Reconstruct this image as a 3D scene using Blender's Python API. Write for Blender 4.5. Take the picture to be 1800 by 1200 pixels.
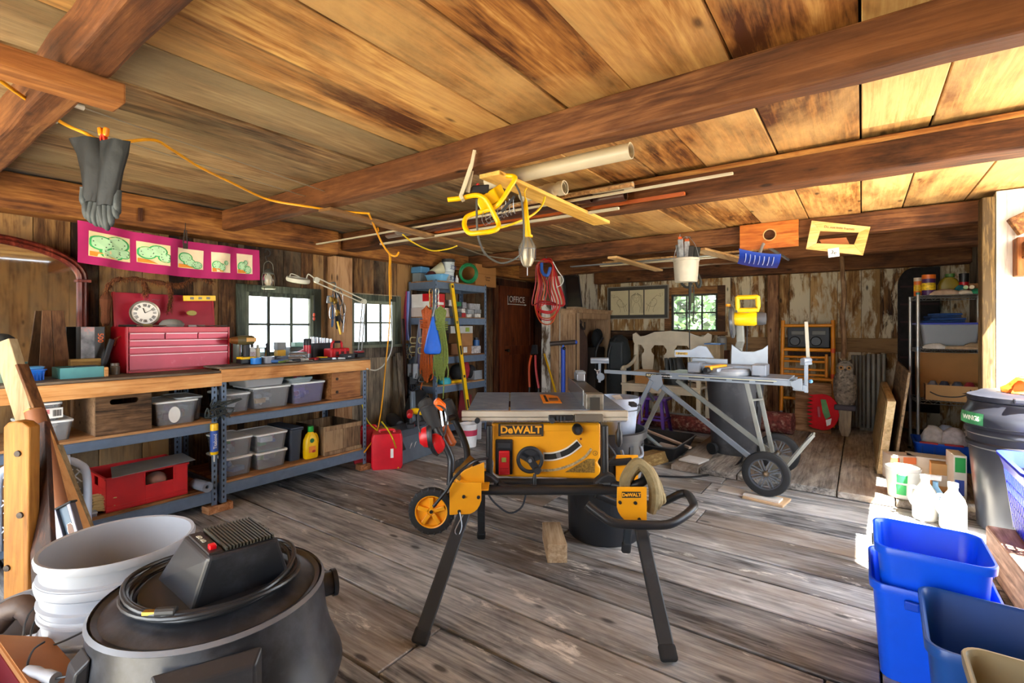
import bpy, math, random
from mathutils import Vector as V, Matrix
rnd = random.Random(7)
for o in list(bpy.data.objects): bpy.data.objects.remove(o)
scn = bpy.context.scene
COL = scn.collection
PI = math.pi
F = 859.0; HOR = 575.0; H = 1.25; YAW = math.radians(35.6)
cam = bpy.data.objects.new('camera', bpy.data.cameras.new('camera')); COL.objects.link(cam)
cam.location = (0, 0, H); cam.rotation_euler = (PI/2, 0, YAW)
cam.data.sensor_width = 36; cam.data.lens = 36*F/1800; cam.data.shift_y = -25/1800; cam.data.clip_start = .02
scn.camera = cam
scn.view_settings.view_transform = 'Standard'; scn.view_settings.look = 'None'
scn.view_settings.gamma = 1; scn.view_settings.use_curve_mapping = False
scn.view_settings.exposure = 1.68
wd = bpy.data.worlds.new('sky'); scn.world = wd; wd.use_nodes = True
bg = wd.node_tree.nodes['Background']; bg.inputs[0].default_value = (.84, .92, 1, 1); bg.inputs[1].default_value = 3.2
sun = bpy.data.objects.new('sun', bpy.data.lights.new('sun', 'SUN')); COL.objects.link(sun)
sun.data.energy = 36; sun.data.angle = .009; sun.data.color = (1, .93, .80)
sun.rotation_euler = V((-1, .8, -2.06)).to_track_quat('-Z', 'Y').to_euler()
sun.location = (4, -2, 8)
def portal(loc, rot, w, h):
    l = bpy.data.lights.new('opening', 'AREA'); l.shape = 'RECTANGLE'; l.size = w; l.size_y = h
    o = bpy.data.objects.new('opening', l); COL.objects.link(o); o.location = loc; o.rotation_euler = rot
    l.cycles.is_portal = True
portal((1.15, 3.42, 1.05), (PI/2, 0, PI/2), 2.3, 2.3)
portal((-1.7, -1.75, 1.05), (PI/2, 0, PI), 3.3, 2.1)
portal((-4.28, 2.33, 1.28), (PI/2, 0, -PI/2), .66, .6)
portal((-4.28, 3.36, 1.29), (PI/2, 0, -PI/2), .6, .5)
portal((-1.95, 7.3, 1.45), (-PI/2, 0, 0), .7, .56)
cy, sy = math.cos(YAW), math.sin(YAW)
def W(px, py=575, X=None, Y=None, z=None, t=None):
    u = (px-900)/F; v = (HOR-py)/F
    r = V((-sy+cy*u, cy+sy*u, v))
    if X is not None: t = X/r.x
    elif Y is not None: t = Y/r.y
    elif z is not None: t = (z-H)/v
    return V((r.x*t, r.y*t, H+v*t))
def C(px, py, t): return V(((px-900)/F*t, t, H+(HOR-py)/F*t))
def yx(px, X): return W(px, X=X).y
def zx(px, py, X): return W(px, py, X=X).z
def cw(s, t, z=0): return V((s*cy-t*sy, s*sy+t*cy, z))     # camera frame -> world
MATS = {}
def nn(nt, typ, **k):
    n = nt.nodes.new(typ)
    for a, b in k.items(): setattr(n, a, b)
    return n
def sRGB(h):
    if isinstance(h, str):
        h = [int(h[i:i+2], 16)/255 for i in (0, 2, 4)]
        return tuple((c/12.92 if c <= .04045 else ((c+.055)/1.055)**2.4) for c in h)
    return tuple(h)
def mat(col, rough=.5, metal=0, nz=.12, sc=9, bump=0, emit=0, alpha=None, coat=0, trans=0, dirt_or_glare=None, dn=.5):
    key = ('m', col, rough, metal, nz, sc, bump, emit, alpha, coat, trans, dirt_or_glare, dn)
    if key in MATS: return MATS[key]
    m = bpy.data.materials.new('mat%d' % len(MATS)); m.use_nodes = True; nt = m.node_tree
    b = nt.nodes['Principled BSDF']; c = sRGB(col); L = nt.links.new
    tc = nn(nt, 'ShaderNodeTexCoord'); no = nn(nt, 'ShaderNodeTexNoise'); L(tc.outputs['Object'], no.inputs[0])
    no.inputs['Scale'].default_value = sc; no.inputs['Detail'].default_value = 5
    rp = nn(nt, 'ShaderNodeValToRGB'); L(no.outputs[0], rp.inputs[0])
    e = rp.color_ramp.elements
    e[0].position = .3; e[1].position = .7
    e[0].color = (*[x*(1-nz) for x in c], 1); e[1].color = (*[min(1, x*(1+nz)) for x in c], 1)
    out = rp.outputs[0]
    if dirt_or_glare:
        n2 = nn(nt, 'ShaderNodeTexNoise'); n2.inputs['Scale'].default_value = sc*.5; n2.inputs['Detail'].default_value = 8; n2.inputs['Roughness'].default_value = .7
        L(tc.outputs['Object'], n2.inputs[0])
        mr = nn(nt, 'ShaderNodeMapRange'); L(n2.outputs[0], mr.inputs[0])
        mr.inputs[1].default_value = 1-dn-.05; mr.inputs[2].default_value = 1-dn+.12
        mx = nn(nt, 'ShaderNodeMix', data_type='RGBA'); L(mr.outputs[0], mx.inputs[0]); L(out, mx.inputs[6]); mx.inputs[7].default_value = (*sRGB(dirt_or_glare), 1)
        out = mx.outputs[2]
    L(out, b.inputs['Base Color'])
    b.inputs['Roughness'].default_value = rough; b.inputs['Metallic'].default_value = metal
    if coat: b.inputs['Coat Weight'].default_value = coat
    if trans: b.inputs['Transmission Weight'].default_value = trans
    if emit: b.inputs['Emission Color'].default_value = (*c, 1); b.inputs['Emission Strength'].default_value = emit
    if bump:
        bm = nn(nt, 'ShaderNodeBump'); bm.inputs['Strength'].default_value = bump; bm.inputs['Distance'].default_value = .01
        L(no.outputs[0], bm.inputs['Height']); L(bm.outputs[0], b.inputs['Normal'])
    if alpha is not None: b.inputs['Alpha'].default_value = alpha
    MATS[key] = m
    return m
def wood(dark, mid, light, axis='X', sc=1., rough=.72, stain=.45, var=.3, paint=None, pamt=.5, bump=.35, psc=1., blotch=None, bamt=.35):
    key = ('w', dark, mid, light, axis, sc, rough, stain, var, paint, pamt, bump, psc, blotch, bamt)
    if key in MATS: return MATS[key]
    m = bpy.data.materials.new('wood%d' % len(MATS)); m.use_nodes = True; nt = m.node_tree; L = nt.links.new
    b = nt.nodes['Principled BSDF']; b.inputs['Roughness'].default_value = rough
    b.inputs['Specular IOR Level'].default_value = .3
    tc = nn(nt, 'ShaderNodeTexCoord'); at = nn(nt, 'ShaderNodeAttribute', attribute_name='var')
    off = nn(nt, 'ShaderNodeVectorMath', operation='ADD')
    sca = nn(nt, 'ShaderNodeVectorMath', operation='SCALE'); sca.inputs[0].default_value = (37, 53, 71); L(at.outputs['Fac'], sca.inputs['Scale'])
    L(tc.outputs['Object'], off.inputs[0]); L(sca.outputs[0], off.inputs[1])
    def noise(al, ac, detail, dist, rg=.5):
        mp = nn(nt, 'ShaderNodeMapping'); s = [ac*sc]*3; s['XYZ'.index(axis)] = al*sc; mp.inputs['Scale'].default_value = s
        L(off.outputs[0], mp.inputs[0]); n = nn(nt, 'ShaderNodeTexNoise'); n.inputs['Scale'].default_value = 1
        n.inputs['Detail'].default_value = detail; n.inputs['Distortion'].default_value = dist; n.inputs['Roughness'].default_value = rg
        L(mp.outputs[0], n.inputs[0]); return n
    g = noise(2.2, 55, 7, .5, .65); s2 = noise(1.3, 4.5, 5, 1.2, .6); kn = noise(3, 16, 4, 2.5)
    def mth(op, a, c, d=None):
        n = nn(nt, 'ShaderNodeMath', operation=op)
        for i, x in enumerate((a, c, d)):
            if x is None: continue
            if isinstance(x, (int, float)): n.inputs[i].default_value = x
            else: L(x, n.inputs[i])
        return n.outputs[0]
    v = mth('MULTIPLY', g.outputs[0], .42)
    v = mth('MULTIPLY_ADD', s2.outputs[0], stain, v)
    v = mth('MULTIPLY_ADD', kn.outputs[0], .22, v)
    v = mth('MULTIPLY_ADD', mth('SUBTRACT', at.outputs['Fac'], .5), var, v)
    k = (.42+stain+.22)*.5
    rp = nn(nt, 'ShaderNodeValToRGB'); L(v, rp.inputs[0]); e = rp.color_ramp.elements
    e[0].position = k-.125; e[0].color = (*sRGB(dark), 1); e[1].position = k+.125; e[1].color = (*sRGB(light), 1)
    x = e.new(k); x.color = (*sRGB(mid), 1)
    out = rp.outputs[0]
    def over(out, col, amt, al, ac, sharp=.06):
        n = noise(al, ac, 9, .4, .68)
        w2 = noise(al*.5, ac*.35, 3, .2, .5)
        f = mth('MULTIPLY_ADD', n.outputs[0], .6, mth('MULTIPLY', w2.outputs[0], .4))
        mr = nn(nt, 'ShaderNodeMapRange'); L(f, mr.inputs[0]); th = .5+(.5-amt)*.3
        mr.inputs[1].default_value = th-sharp; mr.inputs[2].default_value = th+sharp
        mx = nn(nt, 'ShaderNodeMix', data_type='RGBA'); L(mr.outputs[0], mx.inputs[0]); L(out, mx.inputs[6]); mx.inputs[7].default_value = (*sRGB(col), 1)
        return mx.outputs[2]
    if blotch: out = over(out, blotch, bamt, 1.1, 2.6, .10)
    if paint: out = over(out, paint, pamt, 3*psc, 11*psc, .035)
    mp = nn(nt, 'ShaderNodeMapping'); q = [7*sc]*3; q['XYZ'.index(axis)] = 2.6*sc; mp.inputs['Scale'].default_value = q; L(off.outputs[0], mp.inputs[0])
    vo = nn(nt, 'ShaderNodeTexVoronoi'); vo.inputs['Scale'].default_value = 1; L(mp.outputs[0], vo.inputs[0])
    mr = nn(nt, 'ShaderNodeMapRange'); L(vo.outputs[0], mr.inputs[0]); mr.inputs[1].default_value = .05; mr.inputs[2].default_value = .10; mr.inputs[3].default_value = .8; mr.inputs[4].default_value = 0
    mx = nn(nt, 'ShaderNodeMix', data_type='RGBA'); L(mr.outputs[0], mx.inputs[0]); L(out, mx.inputs[6]); mx.inputs[7].default_value = (*[x*.5 for x in sRGB(dark)], 1); out = mx.outputs[2]
    L(out, b.inputs['Base Color'])
    if bump:
        bm = nn(nt, 'ShaderNodeBump'); bm.inputs['Strength'].default_value = bump; bm.inputs['Distance'].default_value = .008
        L(g.outputs[0], bm.inputs['Height']); L(bm.outputs[0], b.inputs['Normal'])
    MATS[key] = m
    return m
def glass(col=(.9, .95, 1), op=.12, rough=.05):
    key = ('g', col, op, rough)
    if key in MATS: return MATS[key]
    m = bpy.data.materials.new('glass%d' % len(MATS)); m.use_nodes = True; nt = m.node_tree; L = nt.links.new
    nt.nodes.clear(); o = nn(nt, 'ShaderNodeOutputMaterial'); mx = nn(nt, 'ShaderNodeMixShader'); mx2 = nn(nt, 'ShaderNodeMixShader')
    tr = nn(nt, 'ShaderNodeBsdfTransparent'); tr.inputs[0].default_value = (*col, 1)
    gl = nn(nt, 'ShaderNodeBsdfGlossy'); gl.inputs['Roughness'].default_value = rough
    df = nn(nt, 'ShaderNodeBsdfDiffuse'); df.inputs[0].default_value = (*col, 1)
    fr = nn(nt, 'ShaderNodeFresnel')
    L(tr.outputs[0], mx.inputs[1]); L(df.outputs[0], mx.inputs[2]); mx.inputs[0].default_value = op
    L(fr.outputs[0], mx2.inputs[0]); L(mx.outputs[0], mx2.inputs[1]); L(gl.outputs[0], mx2.inputs[2]); L(mx2.outputs[0], o.inputs[0])
    MATS[key] = m
    return m
def rrect(w, h, r, n=4):
    out = []
    for cx_, cy_, a0 in ((w/2-r, h/2-r, 0), (-w/2+r, h/2-r, 90), (-w/2+r, -h/2+r, 180), (w/2-r, -h/2+r, 270)):
        for i in range(n+1):
            a = math.radians(a0+90*i/n); out.append((cx_+r*math.cos(a), cy_+r*math.sin(a)))
    return out
def basis(d, up=(0, 0, 1)):
    d = V(d).normalized(); up = V(up)
    if abs(d.dot(up)) > .995*up.length: up = V((0, 1, 0)) if abs(d.z) > .9 else V((0, 0, 1))
    s = d.cross(up).normalized(); return s, s.cross(d).normalized(), d   # side, up', dir
def bez(pts, n=8, closed=False):
    pts = [V(p) for p in pts]; out = []; N = len(pts)
    rg = range(N if closed else N-1)
    for i in rg:
        g = (lambda k: pts[k % N]) if closed else (lambda k: pts[max(0, min(N-1, k))])
        a, b, c, d = g(i-1), g(i), g(i+1), g(i+2)
        for j in range(n):
            t = j/n
            out.append(.5*((2*b)+(c-a)*t+(2*a-5*b+4*c-d)*t*t+(3*b-a-3*c+d)*t**3))
    if not closed: out.append(pts[-1])
    return out
class MB:
    def __init__(s): s.v = []; s.f = []; s.m = []; s.r = []; s.mi = 0; s.M = None
    def add(s, vs, fs):
        o = len(s.v)
        if s.M is not None: vs = [s.M @ V(p) for p in vs]
        s.v += [tuple(p) for p in vs]; q = rnd.random()
        for f in fs: s.f.append([i+o for i in f]); s.m.append(s.mi); s.r.append(q)
        return s
    def mat(s, i): s.mi = i; return s
    def hexa(s, p): return s.add(p, [(0, 3, 2, 1), (4, 5, 6, 7), (0, 1, 5, 4), (1, 2, 6, 5), (2, 3, 7, 6), (3, 0, 4, 7)])
    def bx(s, x0, x1, y0, y1, z0, z1):
        return s.hexa([(x0, y0, z0), (x1, y0, z0), (x1, y1, z0), (x0, y1, z0), (x0, y0, z1), (x1, y0, z1), (x1, y1, z1), (x0, y1, z1)])
    def box(s, c, d, rz=0, rx=0, ry=0):
        R = Matrix.Rotation(rz, 3, 'Z') @ Matrix.Rotation(ry, 3, 'Y') @ Matrix.Rotation(rx, 3, 'X')
        x, y, z = d[0]/2, d[1]/2, d[2]/2
        return s.hexa([V(c)+R @ V(p) for p in ((-x, -y, -z), (x, -y, -z), (x, y, -z), (-x, y, -z), (-x, -y, z), (x, -y, z), (x, y, z), (-x, y, z))])
    def bar(s, p, q, w, h, up=(0, 0, 1)):
        p, q = V(p), V(q); a, b, d = basis(q-p, up); a = a*w/2; b = b*h/2
        return s.hexa([p-a-b, p+a-b, q+a-b, q-a-b, p-a+b, p+a+b, q+a+b, q-a+b])
    def loft(s, rings, cap0=True, cap1=True, closed=True):
        n = len(rings[0]); vs = [p for r in rings for p in r]; fs = []
        for i in range(len(rings)-1):
            for j in range(n if closed else n-1):
                k = (j+1) % n; fs.append((i*n+j, i*n+k, (i+1)*n+k, (i+1)*n+j))
        if cap0: fs.append(tuple(range(n-1, -1, -1)))
        if cap1: fs.append(tuple(range((len(rings)-1)*n, len(rings)*n)))
        return s.add(vs, fs)
    def tube(s, pts, r, n=8, closed=False, cap=True):
        pts = [V(p) for p in pts]; N = len(pts); rings = []; up = None
        for i, p in enumerate(pts):
            if closed: d = pts[(i+1) % N]-pts[i-1]
            else: d = pts[min(i+1, N-1)]-pts[max(i-1, 0)]
            if d.length < 1e-7: d = V((0, 0, 1))
            d.normalize()
            if up is None: a, b, _ = basis(d)
            else:
                b = (up-d*up.dot(d))
                if b.length < 1e-5: a, b, _ = basis(d)
                b.normalize(); a = d.cross(b)
            up = b; rr = r[i] if isinstance(r, (list, tuple)) else r
            rings.append([p+(a*math.cos(2*PI*k/n)+b*math.sin(2*PI*k/n))*rr for k in range(n)])
        if closed: rings.append(rings[0]); cap = False
        return s.loft(rings, cap, cap)
    def cyl(s, p, q, r, r2=None, n=16): return s.tube([p, q], [r, r if r2 is None else r2], n)
    def lathe(s, prof, c=(0, 0, 0), n=24, d=(0, 0, 1), sx=1, sy=1, cap=True):
        a, b, d = basis(d, (0, 1, 0)) if abs(V(d).normalized().z) > .9 else basis(d)
        c = V(c)
        rings = [[c+d*z+a*math.cos(2*PI*k/n)*r*sx+b*math.sin(2*PI*k/n)*r*sy for k in range(n)] for r, z in prof]
        return s.loft(rings, cap, cap)
    def sph(s, c, r, n=12, m=8):
        if not isinstance(r, (tuple, list)): r = (r, r, r)
        c = V(c); rings = []
        for i in range(m+1):
            a = -PI/2+PI*i/m; k = max(math.cos(a), .001)
            rings.append([c+V((math.cos(2*PI*j/n)*k*r[0], math.sin(2*PI*j/n)*k*r[1], math.sin(a)*r[2])) for j in range(n)])
        return s.loft(rings, True, True)
    def prism(s, poly, o, ux, uy, d):            # polygon extruded by vector d
        o, ux, uy, d = V(o), V(ux), V(uy), V(d)
        a = [o+ux*p[0]+uy*p[1] for p in poly]
        return s.loft([a, [p+d for p in a]])
    def quad(s, a, b, c, d): return s.add([a, b, c, d], [(0, 1, 2, 3)])
    def tub(s, c, w0, d0, w1, d1, h, r=.02, th=.004, rz=0, lip=0, n=4):   # open tapered container with thickness
        M0 = s.M; Mt = Matrix.Translation(V(c)) @ Matrix.Rotation(rz, 4, 'Z'); s.M = Mt if M0 is None else M0 @ Mt
        def ring(w, d, z): return [(x, y, z) for x, y in rrect(w, d, min(r, w/2.01, d/2.01), n)]
        R = [ring(w0, d0, 0), ring(w1, d1, h)]
        if lip: R = [ring(w0, d0, 0), ring(w1, d1, h-lip), ring(w1+lip*1.6, d1+lip*1.6, h-lip), ring(w1+lip*1.6, d1+lip*1.6, h)]
        R += [ring(w1-2*th, d1-2*th, h), ring(w0-2*th, d0-2*th, th)]
        s.loft(R); s.M = M0; return s
    def b(s, name, mats, parent=None, bevel=0, smooth=False, sub=0, label=None, cat=None, group=None, kind=None, cam=False, plabel=None, seg=2):
        me = bpy.data.meshes.new(name)
        o = bpy.data.objects.new(name, me); vs = s.v; off = V((0, 0, 0))
        if parent is None and kind != 'structure' and vs:
            xs, ys, zs = zip(*vs); off = V(((min(xs)+max(xs))/2, (min(ys)+max(ys))/2, min(zs)))
            vs = [(p[0]-off.x, p[1]-off.y, p[2]-off.z) for p in vs]
        me.from_pydata(vs, [], s.f)
        if not isinstance(mats, (list, tuple)): mats = [mats]
        for m in mats: me.materials.append(m)
        me.polygons.foreach_set('material_index', s.m)
        a = me.attributes.new('var', 'FLOAT', 'FACE'); a.data.foreach_set('value', s.r)
        if smooth: me.polygons.foreach_set('use_smooth', [True]*len(s.f)); me.set_sharp_from_angle(angle=math.radians(38 if smooth == 1 else smooth))
        me.update(); me.validate(clean_customdata=False)
        COL.objects.link(o)
        if parent is not None: o.parent = parent
        else:
            o.location = cw(off.x, off.y, off.z) if cam else off
            if cam: o.rotation_euler = (0, 0, YAW)
        if bevel:
            q = o.modifiers.new('bevel', 'BEVEL'); q.width = bevel; q.segments = seg; q.limit_method = 'ANGLE'; q.angle_limit = .6; q.harden_normals = False
        if sub:
            q = o.modifiers.new('sub', 'SUBSURF'); q.levels = sub; q.render_levels = sub
        tag(o, label, cat, group, kind)
        if plabel: o['label'] = plabel
        return o
def tag(o, label=None, cat=None, group=None, kind=None):
    if label: o['label'] = label
    if cat: o['category'] = cat
    if group: o['group'] = group
    if kind: o['kind'] = kind
    return o
AUTO = []
def T(name, label, cat, cam=False, group=None, loc=None, rz=0):
    o = bpy.data.objects.new(name, None); COL.objects.link(o); o.empty_display_size = .05
    if loc is not None: o.location = loc; o.rotation_euler = (0, 0, rz)
    else:
        AUTO.append(o)
        if cam: o.rotation_euler = (0, 0, YAW)
    return tag(o, label, cat, group)
KID = {}
def copy_thing(o, loc, rz=None, label=None, scale=None):
    def cp(x, par):
        c = x.copy(); COL.objects.link(c); c.parent = par
        for ch in [k for k in bpy.data.objects if k.parent == x]: cp(ch, c)
        return c
    r = cp(o, None); r.location = loc
    if rz is not None: r.rotation_euler[2] = rz
    if label: r['label'] = label
    if scale: r.scale = scale
    return r
GR = {'yellow_cable': 'yellow cables around the room', 'small_box': 'small boxes on the shelving unit', 'screwdriver': 'screwdrivers', 'pliers': 'pliers on the right bench', 'overhead_board': 'boards stored across the ceiling beams', 'folded_jeans': 'jeans on the storage tote', 'clothing': 'garments in the blue tote', 'recycling_bin': 'bright blue nested bins', 'white_jug': 'white jugs in the sun', 'rubber_glove': 'black rubber gloves on the cord', 'radiator_section': 'corrugated radiator sections', 'leaning_slab': 'slabs leaning by the wire shelf', 'tape_roll': 'tape rolls on the right bench', 'tapered_board': 'tapered boards before the mirror', 'putty_tool': 'tools in the hanging pail', 'lumber_block': 'square lumber blocks', 'plastic_pipe': 'pipes stored overhead', 'stored_strip': 'strips stored between the back beams', 'leafy_tree': 'trees outside', 'tin': 'tins on the right bench', 'wipes_canister': 'wipes canisters', 'paper_roll': 'paper rolls', 'board': 'boards under the stand wheel', 'rolled_rug': 'rolled rugs', 'carabiner_chain': 'carabiner strings', 'downspout': 'pipes stored overhead', 'red_tool_case': 'red tool cases at the bench end', 'carton': 'white cartons on the shelving unit', 'black_power_tool': 'dark power tools on the floor'}
def finish():
    for o in bpy.data.objects:
        g = GR.get(o.name.split('.')[0])
        if g and o.parent is None and not o.get('group'): o['group'] = g
    for o in AUTO:
        P = []
        def walk(x, off):
            for ch in [k for k in bpy.data.objects if k.parent == x]:
                q = off+V(ch.location)
                if ch.type == 'MESH': P.extend([V(v.co)+q for v in ch.data.vertices])
                walk(ch, q)
        walk(o, V((0, 0, 0)))
        if not P: continue
        loc = V(((min(p.x for p in P)+max(p.x for p in P))/2, (min(p.y for p in P)+max(p.y for p in P))/2, min(p.z for p in P)))
        o.location = Matrix.Rotation(o.rotation_euler[2], 3, 'Z') @ loc
        for ch in [k for k in bpy.data.objects if k.parent == o]: ch.location = V(ch.location)-loc
def text(s, size, M, ma, parent, name='lettering', ext=.0006, off=0, sx=1, label=None, align='CENTER'):
    cu = bpy.data.curves.new('t', 'FONT'); cu.body = s; cu.size = size; cu.extrude = ext; cu.offset = off
    cu.align_x = align; cu.align_y = 'CENTER'; cu.resolution_u = 3
    t = bpy.data.objects.new('t', cu); COL.objects.link(t); dg = bpy.context.evaluated_depsgraph_get(); dg.update()
    me = bpy.data.meshes.new_from_object(t.evaluated_get(dg)); bpy.data.objects.remove(t)
    me.transform(M @ Matrix.Diagonal((sx, 1, 1, 1))); me.materials.clear(); me.materials.append(ma); me.name = name
    o = bpy.data.objects.new(name, me); COL.objects.link(o); o.parent = parent
    if label: o['label'] = label
    return o
def frame(o, x, y):        # matrix with local x, y axes and origin
    x = V(x).normalized(); y = V(y); y = (y-x*y.dot(x)).normalized(); z = x.cross(y)
    return Matrix(((x.x, y.x, z.x, o[0]), (x.y, y.y, z.y, o[1]), (x.z, y.z, z.z, o[2]), (0, 0, 0, 1)))
def arc(c, r, a0, a1, n, ux=(1, 0, 0), uy=(0, 0, 1)):
    c, ux, uy = V(c), V(ux), V(uy)
    return [c+ux*r*math.cos(math.radians(a0+(a1-a0)*i/n))+uy*r*math.sin(math.radians(a0+(a1-a0)*i/n)) for i in range(n+1)]
XL, XR, YB, YP, ZC = -4.2, .95, 7.2, 4.31, 2.155
w_floor = wood('36383c', '8f9295', 'c8cacb', 'X', .8, .6, stain=.5, var=.10, paint='e2e0da', pamt=.14, psc=2.4, blotch='86786a', bamt=.27, bump=.5)
w_plat = wood('42403d', '96918a', 'c9c4ba', 'Y', .8, .62, stain=.5, var=.10, blotch='8c7763', bamt=.28, bump=.5)
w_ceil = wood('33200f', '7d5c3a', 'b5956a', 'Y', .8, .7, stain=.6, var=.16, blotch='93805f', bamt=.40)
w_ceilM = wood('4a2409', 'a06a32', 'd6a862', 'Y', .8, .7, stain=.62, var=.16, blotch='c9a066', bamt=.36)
w_ceilLit = wood('6a401a', 'b5864a', 'd8b678', 'Y', .8, .7, stain=.62, var=.14, blotch='cba970', bamt=.42)  # brighter copy for the right boards, bounced light put into the colour
w_beam = wood('241006', '543018', '835732', 'X', .9, .7, stain=.5, var=.1, blotch='7a4a24', bamt=.3)
w_beamL = wood('4d2a10', '9a6330', 'c99754', 'X', .9, .7, stain=.5, var=.1)
w_left = wood('24140b', '5c3d22', '957044', 'Z', .9, .75, stain=.55, var=.3, blotch='7f6e55', bamt=.22)
w_gray = wood('38302a', '756a5b', 'a2947c', 'Z', .9, .75, stain=.5, var=.2)
w_back = wood('2c190b', '7c5429', 'b58e58', 'Z', .9, .75, stain=.6, var=.22, paint='c9ba9a', pamt=.48, psc=1.3, blotch='8c6a3c', bamt=.3)
w_backL = wood('2b1a0f', '6e4d2c', 'a98755', 'Z', .9, .75, stain=.6, var=.2, paint='d6cdb8', pamt=.62, psc=.9)
w_dark = wood('1a0c06', '42210f', '653a1d', 'Z', .9, .7, stain=.5, var=.2)
w_plate = wood('3a1c0c', '7a4a22', 'a87238', 'Y', .9, .7, stain=.55, var=.15)
w_white = wood('8a7c68', 'cfcabd', 'dedad0', 'Z', .9, .6, stain=.4, var=.05)
w_green = wood('2c3129', '4f584a', '717866', 'Z', .9, .6)
def vplanks(mb, axis, c, u0, u1, z0, z1, holes=(), wmin=.14, wmax=.26, th=.024, side=1):
    cuts = [u0]; u = u0
    while u < u1-.08: u += rnd.uniform(wmin, wmax); cuts.append(min(u, u1))
    if cuts[-1] < u1: cuts.append(u1)
    for h in holes: cuts += [h[0], h[1]]
    cuts = sorted(set(round(x, 4) for x in cuts))
    for a, b in zip(cuts, cuts[1:]):
        if b-a < .012 and not any(abs(h[0]-a) < .001 or abs(h[1]-b) < .001 for h in holes): pass
        segs = [(z0, z1)]
        for h in holes:
            if (a+b)/2 > h[0] and (a+b)/2 < h[1]:
                segs = [q for s_ in segs for q in ((s_[0], min(s_[1], h[2])), (max(s_[0], h[3]), s_[1])) if q[1]-q[0] > .01]
        j = rnd.uniform(0, .006); g = .0018
        for s0, s1 in segs:
            if axis == 'X': mb.bx(min(c, c+side*(th+j)), max(c, c+side*(th+j)), a+g, b-g, s0, s1)
            else: mb.bx(a+g, b-g, min(c, c+side*(th+j)), max(c, c+side*(th+j)), s0, s1)
mb = MB(); y = -1.8
while y < YB:
    w = rnd.choice((.22, .27, .31, .34)); y1 = y+w
    x = XL-.05
    while x < 1.3:
        L_ = rnd.uniform(2.2, 4.4); x1 = min(x+L_, 1.3); dz = rnd.uniform(0, .004)
        mb.bx(x+.004, x1-.004, y+.008, y1-.007, -.05, -dz); x = x1
    y = y1
f1 = mb.b('floor', w_floor, bevel=.003, seg=1, kind='structure')
mb = MB(); mb.bx(XL-.1, 1.3, -1.8, YB, -.12, -.052)
mb.b('floor', mat('0a0806', .9), kind='structure')
mb = MB(); x = -1.37
while x < XR:
    w = rnd.choice((.24, .3, .34)); e = min(x+w, XR)
    mb.bx(x+.004, e-.004, YP+rnd.uniform(-.015, .02), YB-.03, .001, .05+rnd.uniform(-.003, .003)); x += w
mb.b('floor', w_plat, bevel=.006, seg=2, kind='structure')
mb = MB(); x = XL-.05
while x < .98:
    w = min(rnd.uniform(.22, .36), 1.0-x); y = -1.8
    mb.mat(2 if x > -.35 else 1 if x > -1.9 else 0)  # board tone steps up toward the right, painting in the light's gradient
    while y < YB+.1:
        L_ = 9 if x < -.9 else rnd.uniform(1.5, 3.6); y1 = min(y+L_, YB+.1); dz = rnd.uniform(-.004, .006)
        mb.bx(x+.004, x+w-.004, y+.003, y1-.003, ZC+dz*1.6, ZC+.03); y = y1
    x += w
mb.b('ceiling', [w_ceil, w_ceilM, w_ceilLit], bevel=.003, seg=1, kind='structure')
mb = MB(); mb.bx(XL-.1, 1.0, -1.85, YB+.1, ZC+.032, ZC+.08); mb.b('ceiling', mat('0c0805', .9), kind='structure')
H1 = (2.02, 2.65, 1.0, 1.55); H2 = (3.07, 3.64, 1.066, 1.53)
mb = MB(); vplanks(mb, 'X', XL, -1.8, 2.9, 0, ZC, [H1], side=-1); mb.mat(1)
vplanks(mb, 'X', XL, 2.9, 3.9, 0, 1.066, [], side=-1); mb.mat(0)
vplanks(mb, 'X', XL, 2.9, 3.9, 1.066, ZC, [H2], side=-1)
vplanks(mb, 'X', XL, 3.9, 5.45, 0, ZC, side=-1); vplanks(mb, 'X', XL, 5.45, 6.5, 1.86, ZC, side=-1)
mb.mat(1); mb.bx(XL, XL+.03, 2.95, 3.85, .93, 1.04); mb.bx(XL-.022, XL+.022, 3.03, 3.7, 1.535, 1.6)
mb.b('wall_left', [w_left, w_gray], bevel=.002, seg=1, kind='structure')
mb = MB(); mb.bx(XL-.07, XL-.03, -1.8, 2.0, 0, ZC); mb.bx(XL-.07, XL-.03, 2.67, 3.05, 0, ZC); mb.bx(XL-.07, XL-.03, 3.66, 6.6, 0, ZC)
mb.bx(XL-.07, XL-.03, 2.0, 3.66, 0, .98); mb.bx(XL-.07, XL-.03, 2.0, 3.66, 1.57, ZC)
mb.b('wall_left', w_dark, kind='structure')
mb = MB(); vplanks(mb, 'Y', YB, -3.5, 1.2, 0, ZC, [(-2.27, -1.63, 1.19, 1.725)], side=1, wmin=.16, wmax=.3)
mb.mat(1); mb.bx(-3.4, -2.35, YB-.025, YB-.001, 1.05, 1.2); mb.bx(-1.55, -.95, YB-.025, YB-.001, .93, 1.12); mb.bx(-.83, .92, YB-.025, YB-.001, .95, 1.12)
mb.b('wall_back', [w_back, wood('2a190d', '5e4127', '8d6b43', 'X', .9)], bevel=.002, seg=1, kind='structure')
mb = MB();
for a in ((-3.5, -2.29, 0, ZC), (-1.61, 1.2, 0, ZC), (-2.29, -1.61, 0, 1.17), (-2.29, -1.61, 1.75, ZC)): mb.bx(a[0], a[1], YB+.03, YB+.06, a[2], a[3])
mb.b('wall_back', w_dark, kind='structure')
mb = MB(); vplanks(mb, 'X', -3.46, 6.02, YB, 0, ZC, side=-1, wmin=.13, wmax=.2)
mb.b('wall_partition', w_backL, bevel=.002, seg=1, kind='structure')
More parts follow.
